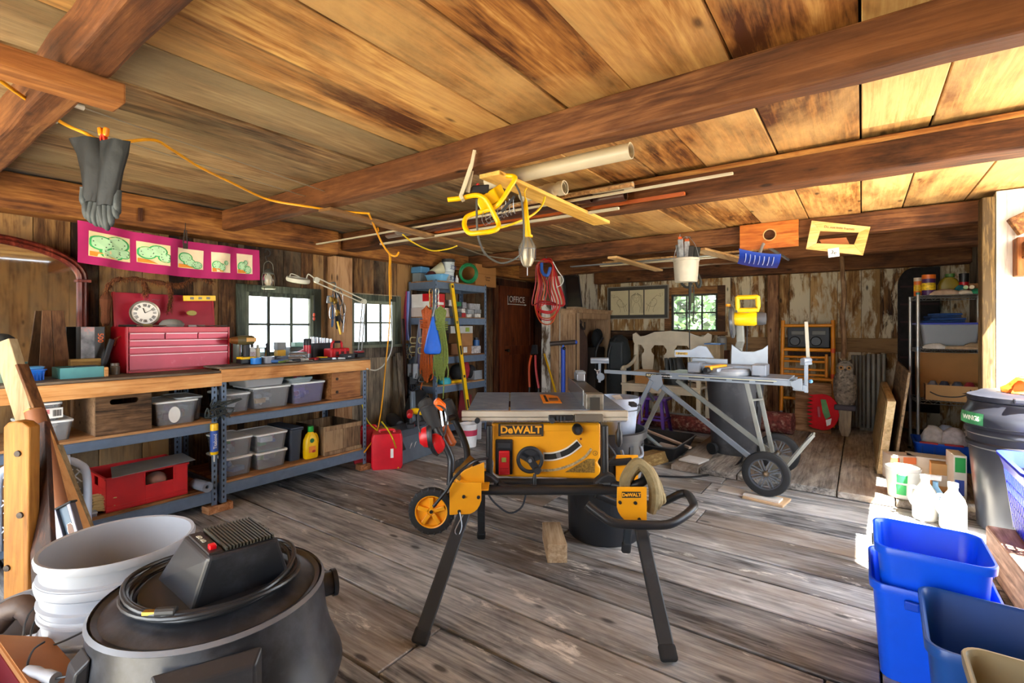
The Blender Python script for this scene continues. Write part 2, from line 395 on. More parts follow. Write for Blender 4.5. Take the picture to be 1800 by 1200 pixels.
mb = MB(); mb.bx(XL-.03, -3.63, 6.46, 6.5, 0, ZC); mb.mat(2); mb.bx(-3.62, -3.486, 6.0, 6.16, 0, 1.5); mb.mat(1); mb.bx(-3.62, -3.486, 6.02, 6.16, 1.5, ZC); mb.bx(-3.79, -3.64, 6.03, 6.44, 0, ZC)
mb.bx(-3.62, -3.49, 6.17, 6.22, 0, ZC)
mb.b('wall_partition', [w_dark, wood('5b4630', 'a89880', 'e2dccc', 'Z', .9, paint='e6e2d6', pamt=.62), wood('6b4a30', 'a37f5a', 'bd9a74', 'Z', .9, .6, var=.05)], bevel=.002, seg=1, kind='structure')
mb = MB(); vplanks(mb, 'X', XR, 4.62, YB, 0, ZC, side=1); mb.b('wall_right', w_gray, bevel=.002, seg=1, kind='structure')
mb = MB(); vplanks(mb, 'X', XR, -1.8, 2.35, 0, ZC, side=1); mb.bx(XR, XR+.06, 2.35, 4.6, 2.12, ZC)
mb.bx(XR+.03, XR+.07, -1.8, 2.35, 0, ZC); mb.bx(XR+.03, XR+.07, 4.5, YB, 0, ZC)
mb.b('wall_right', w_left, bevel=.002, seg=1, kind='structure')
mb = MB(); vplanks(mb, 'Y', 4.52, .725, 1.25, 0, ZC, side=1, wmin=.2, wmax=.3); mb.b('wall_return', w_white, bevel=.002, seg=1, kind='structure')
mb = MB(); mb.bx(XL-.1, -3.3, -1.8, -1.76, 0, ZC); mb.bx(-.1, 1.0, -1.8, -1.76, 0, ZC); mb.bx(-3.3, -.1, -1.8, -1.76, 2.05, ZC)
mb.b('wall_front', w_left, kind='structure')
tn = [0]
def trim(mb, m, bevel=.008):
    tn[0] += 1; return mb.b('trim_%d' % tn[0], m, bevel=bevel, kind='structure')
def rough_beam(y0, y1, z0, x0=XL+.0, x1=1.0, m=w_beam, z1=ZC-.003):
    mb = MB(); n = 26; rings = []
    for i in range(n+1):
        x = x0+(x1-x0)*i/n; j = lambda: rnd.uniform(-.004, .004)
        rings.append([(x, y0+j(), z0+j()), (x, y1+j(), z0+j()), (x, y1+j(), z1), (x, y0+j(), z1)])
    mb.loft(rings); return trim(mb, m, .012)
rough_beam(.39, .49, 2.0); rough_beam(1.76, 1.86, 2.0, m=w_beam); rough_beam(2.86, 3.02, 1.985, m=[w_beam][0])
mb = MB(); mb.bx(-2.0, 1.0, 2.835, 2.858, 2.115, 2.135); trim(mb, w_beamL, .002)
rough_beam(4.72, 4.86, 1.995, x1=XR); rough_beam(5.85, 5.98, 1.97, x1=XR); rough_beam(7.02, 7.17, 1.93, x0=-3.44, x1=XR)
mb = MB(); mb.bx(XL+.002, -4.0, -1.7, 2.79, 1.935, ZC-.004); trim(mb, w_plate, .01)
mb = MB(); mb.bx(XL+.002, -4.06, 2.79, 6.45, 1.955, ZC-.004); trim(mb, w_plate, .01)
mb = MB(); mb.bx(XL+.002, -4.08, 2.80, 3.0, 0, 1.93); trim(mb, wood('4a2c18', '8a6240', 'b89068', 'Z', .9, paint='a8a498', pamt=.15), .006)
mb = MB(); mb.bx(-1.0, -.87, YB-.1, YB-.028, .05, 1.93); trim(mb, wood('3c2415', '7a5335', 'a77c54', 'Z', .9), .01)
mb = MB(); mb.bx(.655, .72, 4.5, 4.64, .05, 2.12); mb.bx(.72, .95, 4.545, 4.62, 0, ZC-.01); trim(mb, wood('4a3a22', '8f7547', 'b89f6c', 'Z', 1.2), .006)
mb = MB(); mb.bar((.86, 4.46, 1.72), (1.0, 2.9, 2.12), .08, .1); mb.bar((.8, 4.49, 1.9), (1.25, 4.49, 2.13), .07, .12); trim(mb, wood('6a4322', 'b58148', 'dcb077', 'Y', .9), .006)
mb = MB(); mb.bx(XL, -4.17, 5.4, 5.5, 0, 1.9); mb.bx(XL, -4.17, 6.36, 6.45, 0, 1.9); mb.bx(XL, -4.17, 5.4, 6.45, 1.84, 1.94); trim(mb, w_dark, .004)
mb = MB(); a = W(1732, 993, z=0); b_ = V((.585, 2.38, 0))
mb.hexa([(b_.x, b_.y, 0), (1.15, 2.38, 0), (1.15, a.y, 0), (a.x, a.y, 0), (b_.x, b_.y, .215), (1.15, 2.38, .215), (1.15, a.y, .215), (a.x, a.y, .215)])
trim(mb, wood('4a3228', '8f6c5c', 'c29c86', 'Y', .9), .012)
mb = MB(); mb.bx(XR+.25, XR+.4, 3.6, 4.5, -.05, .02); mb.bx(-.02, .66, 7.02, 7.16, .05, .1); trim(mb, w_gray, .004)
mb = MB(); mb.bx(XL+.01, XL+.05, 5.5, 6.36, .03, 1.84)
for k in range(2):
    y0 = 5.58+k*.38
    mb.bx(XL+.05, XL+.06, 5.5+k*.76, 5.6+k*.76, .03, 1.84)
mb.bx(XL+.05, XL+.06, 5.6, 6.26, 1.72, 1.84); mb.bx(XL+.05, XL+.06, 5.6, 6.26, .03, .25); mb.bx(XL+.05, XL+.06, 5.6, 6.26, .85, .98)
door = mb.b('door_1', wood('2b0f06', '5e2a12', '7f4220', 'Z', .8, .45, var=.05), bevel=.003, kind='structure')
mb = MB(); mb.cyl((XL+.06, 5.62, .92), (XL+.1, 5.62, .92), .012); mb.sph((XL+.115, 5.62, .92), .025); mb.b('door_knob', mat('3b3024', .4, .8), door, smooth=1)
def window(n, axis, c, u0, u1, z0, z1, cols, rows, m, side, glz, fw=.035):
    root = MB(); d = .04
    def B(a0, a1, b0, b1, q0=-.02, q1=.02):
        if axis == 'X': root.bx(c+q0, c+q1, a0, a1, b0, b1)
        else: root.bx(a0, a1, c+q0, c+q1, b0, b1)
    B(u0, u0+fw, z0, z1); B(u1-fw, u1, z0, z1); B(u0+fw, u1-fw, z1-fw, z1); B(u0+fw, u1-fw, z0, z0+fw)
    for i in range(1, cols): x = u0+(u1-u0)*i/cols; B(x-.012, x+.012, z0+fw, z1-fw, -.008, .008)
    for i in range(1, rows): z = z0+(z1-z0)*i/rows; B(u0+fw, u1-fw, z-.010, z+.010, -.007, .007)
    o = root.b('window_%d' % n, m, bevel=.002, kind='structure')
    g = MB(); q = .001
    if axis == 'X': g.bx(c-q, c+q, u0+fw, u1-fw, z0+fw, z1-fw)
    else: g.bx(u0+fw, u1-fw, c-q, c+q, z0+fw, z1-fw)
    g.b('pane', glz, o)
    return o
w1 = window(1, 'X', XL-.01, *H1, 3, 2, w_green, 1, glass((.96, .98, 1), .05))
w2 = window(2, 'X', XL-.01, *H2, 3, 2, w_green, 1, glass((.96, .98, 1), .05))
w3 = window(3, 'Y', YB+.012, -2.27, -1.63, 1.19, 1.725, 3, 2, wood('2a2a24', '4a4a40', '5f6054', 'Z'), 1, glass((.97, 1, .99), .1), fw=.028)
for n, (a, b_, c_, d_) in enumerate((H1, H2)):
    mb = MB(); x0, x1 = XL+.001, XL+.025
    mb.bx(x0, x1, a-.07, a, c_-.05, d_+.06); mb.bx(x0, x1, b_, b_+.07, c_-.05, d_+.06); mb.bx(x0, x1, a, b_, d_, d_+.06); mb.bx(x0, x1+.03, a-.07, b_+.07, c_-.03, c_)
    trim(mb, w_green, .003)
mb = MB(); y0, y1 = YB-.026, YB-.001
mb.bx(-2.37, -2.27, y0, y1, 1.13, 1.83); mb.bx(-1.63, -1.53, y0, y1, 1.13, 1.83); mb.bx(-2.27, -1.63, y0, y1, 1.725, 1.83); mb.bx(-2.4, -1.5, y0-.02, y1, 1.14, 1.19)
trim(mb, wood('3e2412', '80562e', 'a97c48', 'X', .9), .003)
mb = MB(); mb.bx(-14, 12, -14, 20, -.35, -.3)
mb.b('ground', mat('a39a84', .95, nz=.25, sc=3), kind='structure')
gl = [mat('22401a', .8), mat('3f6a34', .8), mat('6a8f5a', .8)]
def tree(x, y, h, r, label):
    t = T('leafy_tree', label, 'tree', loc=(x, y, -.3)); mb = MB()
    mb.tube([(0, 0, 0), (.05, 0, h*.5), (0, 0, h*.8)], [.14, .1, .04]); mb.b('trunk', w_gray, t)
    mb = MB()
    for i in range(2400):
        a = rnd.uniform(0, 2*PI); e = math.asin(rnd.uniform(-.9, 1)); q = r*rnd.uniform(.55, 1)
        c = V((math.cos(a)*math.cos(e)*q, math.sin(a)*math.cos(e)*q, h*.62+math.sin(e)*q*1.1)); s_ = rnd.uniform(.08, .17)
        u = V((rnd.uniform(-1, 1), rnd.uniform(-1, 1), rnd.uniform(-1, 1))).normalized()*s_; w_ = u.cross(V((rnd.uniform(-1, 1), rnd.uniform(-1, 1), 1))).normalized()*s_
        mb.mat(rnd.choice((0, 0, 1, 2))); mb.quad(c-u, c-w_, c+u, c+w_)
    mb.b('foliage', gl, t)
tree(-4.9, 14.0, 3.2, 1.6, 'leafy tree outside seen through the left panes of the back window')
tree(-2.6, 17.4, 3.2, 1.6, 'leafy tree outside seen through the right panes of the back window')
m_steel = mat('62748c', .42, .2, nz=.1, sc=20, dirt_or_glare='8a96a2', dn=.3)
m_hole = mat('17181a', .8)
w_deck = wood('6b4424', 'a5764a', 'c79a6a', 'Y', 1, .7)
w_2x = wood('9a5f2c', 'd2965a', 'e6b57a', 'Y', .8, .6, var=.08)
w_top = wood('3a322a', '6d5f50', '8f806d', 'Y', .9, .7, var=.06)
w_block = wood('6a3f22', 'a5714a', 'c4926a', 'X', 1.2)
m_blk = mat('15161a', .45); m_blk2 = mat('23252a', .6, dirt_or_glare='5a5d63', dn=.3); m_chrome = mat('c5c8cc', .22, .9); m_gal = mat('9aa0a6', .4, .75)
m_white = mat('e4e5e2', .45); m_red = mat('c0121c', .35); m_yel = mat('f2c200', .4); m_dark = mat('0b0b0c', .9)
def bench(y0, y1, ztop, zmid, zlow, label):
    t = T('steel_workbench', label, 'workbench'); X0, X1 = -4.16, -3.55
    for x in (X0, X1):
        for y, s in ((y0, 1), (y1, -1)):
            mb = MB(); sx = 1 if x == X0 else -1
            mb.bx(min(x, x+sx*.035), max(x, x+sx*.035), min(y, y+s*.003), max(y, y+s*.003), .052, ztop-.02)
            mb.bx(min(x, x+sx*.003), max(x, x+sx*.003), min(y, y+s*.036), max(y, y+s*.036), .052, ztop-.02)
            mb.mat(1); z = .09
            while z < ztop-.06:
                xx = x-sx*.0008
                mb.prism([(-.004, -.009), (.004, -.009), (.0055, .004), (0, .011), (-.0055, .004)], (xx, y+s*.018, z), (0, 1, 0), (0, 0, 1), (sx*.004, 0, 0))
                z += .038
            mb.b('post', [m_steel, m_hole], t)
            MB().box((x+sx*.02, y+s*.02, .026), (.09, .1, .05), rz=rnd.uniform(-.2, .2)).b('foot_block', w_block, t, bevel=.003)
    for z, h in ((zmid, .055), (zlow, .075)):
        mb = MB()
        mb.bx(X1-.032, X1-.002, y0+.004, y1-.004, z-h, z); mb.bx(X1-.002, X1+.004, y0+.037, y1-.037, z-h, z-.004)
        mb.bx(X0+.003, X0+.032, y0+.004, y1-.004, z-h, z); mb.bx(X0+.03, X1-.03, y0+.004, y0+.03, z-h, z); mb.bx(X0+.03, X1-.03, y1-.03, y1-.004, z-h, z)
        mb.b('shelf_beam', m_steel, t, bevel=.003)
        MB().bx(X0+.006, X1-.006, y0+.01, y1-.01, z+.001, z+.016).b('shelf_deck', w_deck, t, bevel=.001)
    mb = MB(); mb.bx(X0-.02, X1+.03, y0-.012, y1+.012, ztop-.003, ztop+.012); mb.b('bench_top', w_top, t, bevel=.002)
    mb = MB(); mb.bx(X1+.004, X1+.042, y0-.012, y1+.012, ztop-.09, ztop-.004); mb.b('front_rail', w_2x, t, bevel=.003)
    return t
ZT1, ZT2, ZM1, ZM2, ZL1, ZL2 = .945, .968, .605, .63, .148, .178
bench(.2, 1.53, ZT1, ZM1, ZL1, 'longer steel workbench under the arched mirror at far left')
bench(1.552, 2.755, ZT2, ZM2, ZL2, 'steel workbench under the bright left wall window, nearer the red case')
T1, T2 = ZT1+.0125, ZT2+.0125; M1, M2, L1, L2 = ZM1+.0165, ZM2+.0165, ZL1+.0165, ZL2+.0165
m_clear = glass((.93, .96, 1), .16, .12); m_lid = mat('f4f8f8', .4, nz=.03); m_purple = glass((.66, .64, .88), .2, .12)
junkc = ['aab0b8', 'e0dacc', '3e6fba', 'ab4f4a', 'd9a45a', '656a70', 'f0f2f2', '6a9a56', 'c05a70']
def clearbox(px0, px1, zb, h, label, xf=-3.60, depth=.33, lid=m_lid, body=m_clear, junk=junkc, green=False, group=None, y=None, open_=False):
    y0, y1 = y or (yx(px0, xf), yx(px1, xf)); w = y1-y0
    t = T('storage_box', label, 'box', group=group)
    cx_, cy_ = xf-depth/2, (y0+y1)/2
    MB().tub((cx_, cy_, zb), depth*.86, w*.84, depth*.95, w*.95, h-.012, r=.025, th=.003, lip=.006).b('body', body, t, smooth=1)
    if not open_:
        mb = MB(); R = []
        for ww, dd, z in ((depth*.99, w*.99, h-.012), (depth, w, h-.004), (depth*.97, w*.97, h), (depth*.9, w*.9, h), (depth*.88, w*.88, h-.004)):
            R.append([(cx_+a, cy_+b2, zb+z) for a, b2 in rrect(ww, dd, .025)])
        mb.loft(R); mb.b('lid', lid, t, smooth=1)
    mb = MB(); q = random.Random(int(px0*7+px1)); ms = [mat(c, .6) for c in junk]
    for i in range(10):
        mb.mat(q.randrange(len(ms))); sx_, sy_, sz_ = q.uniform(.03, .1), q.uniform(.03, .09), q.uniform(.02, h*.28)
        for _ in range(1):
            x = cx_+q.uniform(-1, 1)*(depth*.36-sx_/2); yy = cy_+q.uniform(-1, 1)*(w*.36-sy_/2)
            if q.random() < .5: mb.box((x, yy, zb+.008+sz_/2+q.uniform(0, h*.4)), (sx_, sy_, sz_), rz=q.uniform(-.6, .6))
            else: mb.sph((x, yy, zb+.03+q.uniform(0, h*.4)), (sx_*.4, sy_*.4, sz_*.5), 8, 6)
    mb.b('contents', ms, t, bevel=.002)
    return t, (y0, y1)
G = 'clear plastic boxes on the workbench shelves'
clearbox(399, 443, M2, .135, 'clear lidded box holding white bags, left end of right bench middle shelf', group=G, junk=['e6e4df', 'd9d6d0', 'f2f0ea'])
t, yy = clearbox(445, 514, M2, .16, 'clear lidded box with tan things under the lidless tub, right bench middle shelf', group=G, junk=['b98a4a', '8a8f96', 'c9c2b4'])
clearbox(0, 0, M2+.165, .095, 'lidless grey translucent tub sitting on a clear box, right bench middle shelf', body=glass((.72, .74, .76), .5, .2), y=(yx(430, -3.6), yx(506, -3.6)), group=G, junk=['c9c9c6', 'b5b5b1'], open_=True)
t, yy = clearbox(517, 574, M2, .165, 'purple-tinted clear box with lid, beside the brown plywood crate', body=m_purple, group=G, junk=['e6e4ee', '9b8fd0', 'b03a50', '5a5fb0'])
clearbox(0, 0, M2+.167, .04, 'small flat clear organizer case lying on the purple-tinted box', body=glass((.55, .66, .68), .5, .2), lid=mat('8da3a6', .3), y=(yx(508, -3.63), yx(548, -3.63)), group=G, depth=.2)
def crate(y0, y1, xf, zb, h, m, label, depth=.4, slats=2, hole=False, th=.016, rail=True, name='wooden_crate'):
    t = T(name, label, 'crate'); x0 = xf-depth; gap = .0015
    def face(nm, a, hd=False):
        mb = MB()
        if hd:   # plank face with a hand hole
            cyh = (y0+y1)/2; hz = zb+h*.76; w = .055; hh = .016
            out = rrect(2*w+.03, 2*hh, hh*.99, 4)
            N = len(out); R_ = [((1 if p[0] > 0 else -1)*(y1-y0)/2, p[1]) for p in out]
            outer = []
            for k, p in enumerate(out):
                a_ = math.atan2(p[1], p[0]); hx, hy0, hy1 = (y1-y0)/2, hz-zb, zb+h-hz
                dx, dy = math.cos(a_), math.sin(a_); s_ = min(hx/abs(dx) if abs(dx) > 1e-6 else 9, (hy1/dy if dy > 1e-6 else hy0/-dy if dy < -1e-6 else 9))
                outer.append((dx*s_, dy*s_))
            crn = [(hx, hy1), (-hx, hy1), (-hx, -hy0), (hx, -hy0)]
            for c_ in crn:
                k = min(range(N), key=lambda q: (outer[q][0]-c_[0])**2+(outer[q][1]-c_[1])**2); outer[k] = c_
            f_ = lambda p, x: (x, cyh+p[0], hz+p[1])
            R = [[f_(p, xf-th) for p in out], [f_(p, xf) for p in out], [f_(p, xf) for p in outer], [f_(p, xf-th) for p in outer], [f_(p, xf-th) for p in out]]
            mb.loft(R, False, False)
        else:
            mb.bx(*a)
        return mb.b(nm, m, t, bevel=.002)
    hs = h/slats
    if hole: face('front_panel', None, True)
    else:
        for i in range(slats): face('front_board', (xf-th, xf, y0+(y1-y0)*i/slats+gap, y0+(y1-y0)*(i+1)/slats-gap, zb, zb+h))
    face('side_board', (x0, xf-th-.001, y0, y0+th*.8, zb, zb+h)); face('side_board', (x0, xf-th-.001, y1-th*.8, y1, zb, zb+h))
    face('back_board', (x0-th, x0-.001, y0, y1, zb, zb+h)); face('bottom_board', (x0, xf-th-.001, y0+th, y1-th, zb, zb+th))
    return t
w_ply = wood('5c341c', '9a6438', 'b98350', 'Y', 1, .55, var=.08); w_old = wood('2e2218', '6b5038', '93755a', 'Y', 1, .8)
w_oldv = wood('3a2c20', '7a6047', 'a38767', 'Z', 1, .8)
t = crate(yx(583, -3.58), yx(634, -3.58), -3.58, M2, .235, w_ply, 'open brown plywood crate with two bolt heads, right end of middle shelf', slats=1, depth=.5)
y0 = yx(583, -3.58)
for z in (.06, .17): MB().cyl((-3.58, y0+.05, M2+z), (-3.574, y0+.05, M2+z), .012).b('bolt', mat('3a2a20', .6, .4), t)
clearbox(397, 447, L2, .135, 'bottom clear box with blue papers, left stack of right bench lower shelf', group=G, junk=['4d7fb5', '8fb0d0', 'c9d2da'])
clearbox(397, 447, L2+.137, .135, 'clear box with a green packet, on top of the left stack of lower shelf', group=G, junk=['2f9a4a', 'd8dadb', '8a8f96', 'a06a70'])
clearbox(452, 508, L2, .125, 'bottom clear box with a green bag, second stack of right bench lower shelf', group=G, junk=['6fae4a', 'b8bdb0', '565a60'])
clearbox(452, 508, L2+.127, .135, 'clear box of coloured cartons, on top of the second stack of lower shelf', group=G, junk=['a04a90', '2f5fae', 'e04a3a', 'e8e8e8', '2fa060'])
mb = MB(); y0, y1 = yx(512, -3.62), yx(534, -3.62); mb.tub((-3.8, (y0+y1)/2, L2), .3, y1-y0-.02, .34, y1-y0, .25, r=.02, lip=.01)
t = T('tote', 'dark blue grey tote behind the yellow jug on the lower shelf', 'tote'); mb.b('body', mat('333c4b', .5), t, smooth=1)
MB().box((-3.8, (y0+y1)/2, L2+.258), (.35, y1-y0+.005, .012)).b('lid', mat('3d4757', .5), t, bevel=.004)
c = W(551, 812, X=-3.59); t = T('plant_food_jug', 'yellow plant food jug with a green cap on the lower bench shelf', 'jug', loc=(-3.63, c.y, L2), rz=0)
R = []
for z, w, d in ((0, .052, .030), (.01, .058, .034), (.10, .060, .036), (.15, .056, .034), (.19, .036, .028), (.205, .02, .02), (.215, .018, .018)):
    R.append([(x, y, z) for y, x in [(p[0]*1, p[1]) for p in rrect(2*w, 2*d, min(w, d)*.8, 4)]])
MB().loft(R).b('body', m_yel, t, smooth=1)
MB().lathe([(.022, .212), (.024, .216), (.022, .255), (.001, .256)], n=18).b('cap', mat('1d9a3c', .4), t, smooth=1)
mb = MB().tube(bez([(0, .034, .19), (0, .052, .175), (0, .063, .13), (0, .056, .09)], 6), .009); mb.b('handle', m_yel, t, smooth=1)
MB().mat(0).lathe([(.018, 0), (.018, .002)], (.0365, -.01, .145), 18, (1, 0, 0)).mat(1).prism(rrect(.06, .05, .006), (.0355, -.008, .075), (0, 1, 0), (0, 0, 1), (.002, 0, 0)).b('front_label', [mat('156a34', .5), mat('e9882a', .5)], t)
MB().sph((.039, .004, .058), (.003, .016, .01)).b('front_label', mat('b02a1a', .5), t)
t = crate(yx(570, -3.58), yx(634, -3.58), -3.58, L2, .235, w_oldv, 'weathered grey wooden crate, right end of bench lower shelf', slats=2, depth=.4)
MB().bx(-3.578, -3.566, yx(570, -3.58), yx(634, -3.58), L2, L2+.03).bx(-3.578, -3.566, yx(570, -3.58), yx(634, -3.58), L2+.2, L2+.235).b('front_batten', w_oldv, t, bevel=.002)
clearbox(40, 132, M1, .115, 'lower clear box of small parts, left end of left bench middle shelf', group=G)
t, yy = clearbox(40, 112, M1+.118, .1, 'clear box with white and pink paper label, top left of left bench shelf', group=G, junk=['7a7f86', '55595f'])
yl = yx(85, -3.605)
MB().bx(-3.607, -3.605, yl-.075, yl+.06, M1+.13, M1+.185).b('paper_label', m_white, t)
MB().bx(-3.605, -3.6035, yl-.07, yl+.005, M1+.155, M1+.18).b('paper_label', mat('d98a90', .6), t)
text('Sterilite', .02, frame((-3.603, yl-.033, M1+.167), (0, 1, 0), (0, 0, 1)), mat('a01528', .5), t)
for k in range(9):
    if k == 0: mb = MB()
    mb.bx(-3.605, -3.604, yl+.018+k*.004, yl+.0195+k*.004+(k % 3)*.0006, M1+.14, M1+.175)
mb.b('bar_code', m_dark, t)
crate(yx(168, -3.57), yx(267, -3.57), -3.57, M1, .25, w_old, 'old brown wooden crate with an oval hand hole on middle shelf', slats=1, hole=True, depth=.5)
clearbox(272, 351, M1, .155, 'clear lidded box with a white oval sticker, beside the crate with a hand hole', group=G, junk=['c9c9ce', '8a6a90', '9a9aa0'])
mb = MB(); ys = yx(305, -3.62); mb.lathe([(.001, 0), (.045, 0), (.045, .002), (.001, .002)], (-3.606, ys, M1+.065), 24, (1, 0, 0), sx=.75, sy=1.15)
tag(mb.b('sticker', m_white, None), 'white oval sticker on the clear box beside the old crate', 'sticker')
clearbox(0, 0, M1, .16, 'clear box at the very right end of left bench, behind the posts', group=G, y=(1.34, 1.5), xf=-3.68, depth=.3)
t = T('red_crate', 'red plastic crate with handle slots on the left bench lower shelf', 'crate')
xf = -3.58; y0, y1 = yx(186, xf), yx(330, xf); cy_ = (y0+y1)/2; w = y1-y0; zb = L1; hh = .205; dp = .36
mb = MB(); th = .005
hy0, hy1 = cy_-.02, cy_+.13
for a in ((y0, hy0, zb, zb+hh), (hy1, y1, zb, zb+hh), (hy0, hy1, zb, zb+hh-.09), (hy0, hy1, zb+hh-.012, zb+hh)): mb.bx(xf-th, xf, *a)
mb.bx(xf-dp, xf-dp+th, y0, y1, zb, zb+hh); mb.bx(xf-dp, xf, y0, y0+th, zb, zb+hh-.07); mb.bx(xf-dp, xf-dp*.6, y0, y0+th, zb+hh-.07, zb+hh); mb.bx(xf-dp*.4, xf, y0, y0+th, zb+hh-.07, zb+hh); mb.bx(xf-dp*.6, xf-dp*.4, y0, y0+th, zb+hh-.015, zb+hh)
mb.bx(xf-dp, xf, y1-th, y1, zb, zb+hh); mb.bx(xf-dp, xf, y0, y1, zb, zb+th)
mb.bx(xf-.004, xf+.008, y0-.006, hy0, zb+hh-.012, zb+hh); mb.bx(xf-.004, xf+.008, hy1, y1+.006, zb+hh-.012, zb+hh); mb.bx(xf-dp, xf+.008, y0-.008, y0, zb+hh-.012, zb+hh)
for z in (.012, .03): mb.bx(xf, xf+.005, y0, y1, zb+z, zb+z+.004)
mb.bx(xf, xf+.005, cy_-.02-.006, cy_-.02, zb+hh-.09, zb+hh-.01); mb.bx(xf, xf+.005, hy1, hy1+.006, zb+hh-.09, zb+hh-.01)
mb.b('crate_body', mat('c41a22', .4, dirt_or_glare='9b4a48', dn=.25), t, bevel=.002)
MB().sph((xf-.1, cy_+.07, zb+.11), (.07, .06, .05)).sph((xf-.22, cy_-.05, zb+.1), (.09, .1, .06)).b('contents', mat('b08a80', .7), t, smooth=1)
mb = MB(); a, b_ = W(212, 808, X=xf+.03), W(346, 803, X=xf-.02)
mb.hexa([(xf-.25, y0+.09, zb+hh+.001), (xf+.03, y0+.02, zb+hh+.001), (xf+.04, y1+.03, zb+hh+.014), (xf-.22, y1+.05, zb+hh+.016), (xf-.25, y0+.09, zb+hh+.003), (xf+.03, y0+.02, zb+hh+.003), (xf+.04, y1+.03, zb+hh+.016), (xf-.22, y1+.05, zb+hh+.018)])
mb.b('metal_sheet', mat('97a0a6', .4, .5), None, label='thin grey metal sheet lying across the red crate', cat='sheet')
c = W(348, 856, X=-3.62); mb = MB()
mb.lathe([(.012, 0), (.032, 0), (.034, .004), (.034, .16), (.030, .16), (.012, .155), (.012, 0)], (-3.62-.03, 1.43, L1+.036), 20, (1, 0.1, 0), cap=False)
mb.b('mat_roll', mat('7a8494', .6), None, smooth=1, label='small grey foam roll on the lower shelf right of the red crate', cat='roll')
mb = MB(); y0 = yx(158, -3.6); y1 = yx(200, -3.6)
for i in range(260):
    a = rnd.random(); b2 = rnd.random(); p = V((-3.74+.12*b2, y0+(y1-y0)*.1+.02*a, L1+.02+.07*rnd.random()))
    mb.tube([p, p+V((rnd.uniform(.0, .05), (y1-y0)*.8+rnd.uniform(-.01, .02), rnd.uniform(-.012, .012)))], .0035, 4)
t = T('straw_bundle', 'bundle of straw bristles lying left of the red crate', 'brush'); mb.b('bristles', mat('b39a66', .8), t)
MB().box((-3.7, y0+.0, L1+.05), (.15, .05, .075)).b('brush_back', mat('7f7556', .8), t, bevel=.01)
mb = MB(); y0 = yx(152, -3.57)
mb.bx(-3.62, -3.57, y0-.03, y0+.05, L1+.018, L1+.028)
for i in range(11): mb.bx(-3.615, -3.575, y0-.03+i*.0075, y0-.027+i*.0075, L1, L1+.018)
mb.b('comb_brush', mat('8f939b', .5), None, label='small grey toothed brush at the front of the lower shelf by the straw', cat='brush')
t = T('lattice_rack', 'pale blue plastic lattice rack standing behind the leaning boards', 'rack', loc=(-3.42, .64, .12), rz=math.radians(50))
P_ = [(-.19, 0, .0), (-.19, 0, .34), (-.15, 0, .42), (-.06, 0, .45), (.06, 0, .45), (.15, 0, .42), (.19, 0, .34), (.19, 0, 0)]
MB().tube(bez(P_, 5), .018, 10).b('rim', mat('b9c7de', .4), t, smooth=1)
mb = MB()
for i in range(-9, 14):
    for s_ in (-1, 1):
        a = V((i*.045-.2*s_, 0, .02)); pts = []
        for k in range(13):
            q = a+V((s_*.045*k*.75, 0, .045*k*.75));
            if abs(q.x) < .18 and q.z < .44-abs(q.x)*.25: pts.append(q)
        if len(pts) > 1: mb.tube([pts[0], pts[-1]], .0035, 4)
mb.b('lattice', mat('e8edf5', .4), t)
c = W(376, 765, X=-3.52); t = T('caulk_tube', 'yellow and blue adhesive tube hanging on the bench post', 'tube', loc=(-3.515, c.y, W(376, 798, X=-3.52).z), rz=0)
MB().lathe([(.001, .0), (.021, .0), (.024, .004), (.024, .20), (.022, .205), (.001, .205)], n=20).b('cartridge', m_yel, t, smooth=1)
MB().lathe([(.004, -.05), (.005, -.01), (.012, 0)], n=10).b('nozzle', m_white, t, smooth=1)
MB().lathe([(.0245, .02), (.0245, .16)], n=20, cap=False).b('wrap_label', mat('2a4f9e', .5, nz=.3), t, smooth=1)
text('Titebond', .03, frame((.0265, -.004, .09), (0, 0, 1), (0, -1, 0)), m_white, t, sx=.9)
t['label'] = 'yellow and blue adhesive tube hanging on the bench post'
mb = MB()      # knotted dark bungee on the mid posts
for k in range(5):
    p0 = V((-3.53, 1.5+rnd.uniform(-.02, .05), .7+rnd.uniform(-.03, .05))); mb.tube(bez([p0+V((rnd.uniform(0, .03), rnd.uniform(-.05, .08), rnd.uniform(-.05, .05))) for _ in range(6)], 5), .005, 6)
mb.tube(bez([(-3.52, 1.53, .74), (-3.5, 1.6, .75), (-3.49, 1.66, .755), (-3.5, 1.60, .735), (-3.52, 1.54, .72)], 5), .007, 6)
mb.b('bungee', mat('2b302f', .7), None, smooth=1, label='dark tangled bungee cord knotted around the two middle bench posts', cat='cord')
w_cherry = wood('2a0c08', '5a2016', '8a4534', 'Z', 1, .3, var=.05)
t = T('arched_mirror', 'large arched mirror with dark cherry frame leaning behind the left bench top', 'mirror')
X0 = -4.12; yc, hw, zb, zs, zt = .48, .5, T1, 1.57, 1.80
def outl(k):
    h = hw-k; P = [(yc-h, zb+k*.6), (yc-h, zs-k*.2)]
    for i in range(1, 24): a = PI-PI*i/24; P.append((yc+h*math.cos(a), zs-k*.2+(zt-zs-k*.8)*math.sin(a)))
    return P+[(yc+h, zs-k*.2), (yc+h, zb+k*.6)]
prof = [(0, 0), (0, .03), (.012, .04), (.022, .03), (.035, .042), (.048, .03), (.055, .02), (.055, .004)]
MB().loft([[(X0+d, y, z) for y, z in outl(k)] for k, d in prof]+[[(X0, y, z) for y, z in outl(0)]], False, False).b('frame', w_cherry, t, smooth=1)
MB().add([(X0+.012, y, z) for y, z in outl(.05)], [tuple(range(len(outl(.05))))]).add([(X0+.002, y, z) for y, z in outl(.05)], [tuple(range(len(outl(.05))))[::-1]]).b('mirror_glass', mat('d8dcdc', .03, 1, nz=0), t)
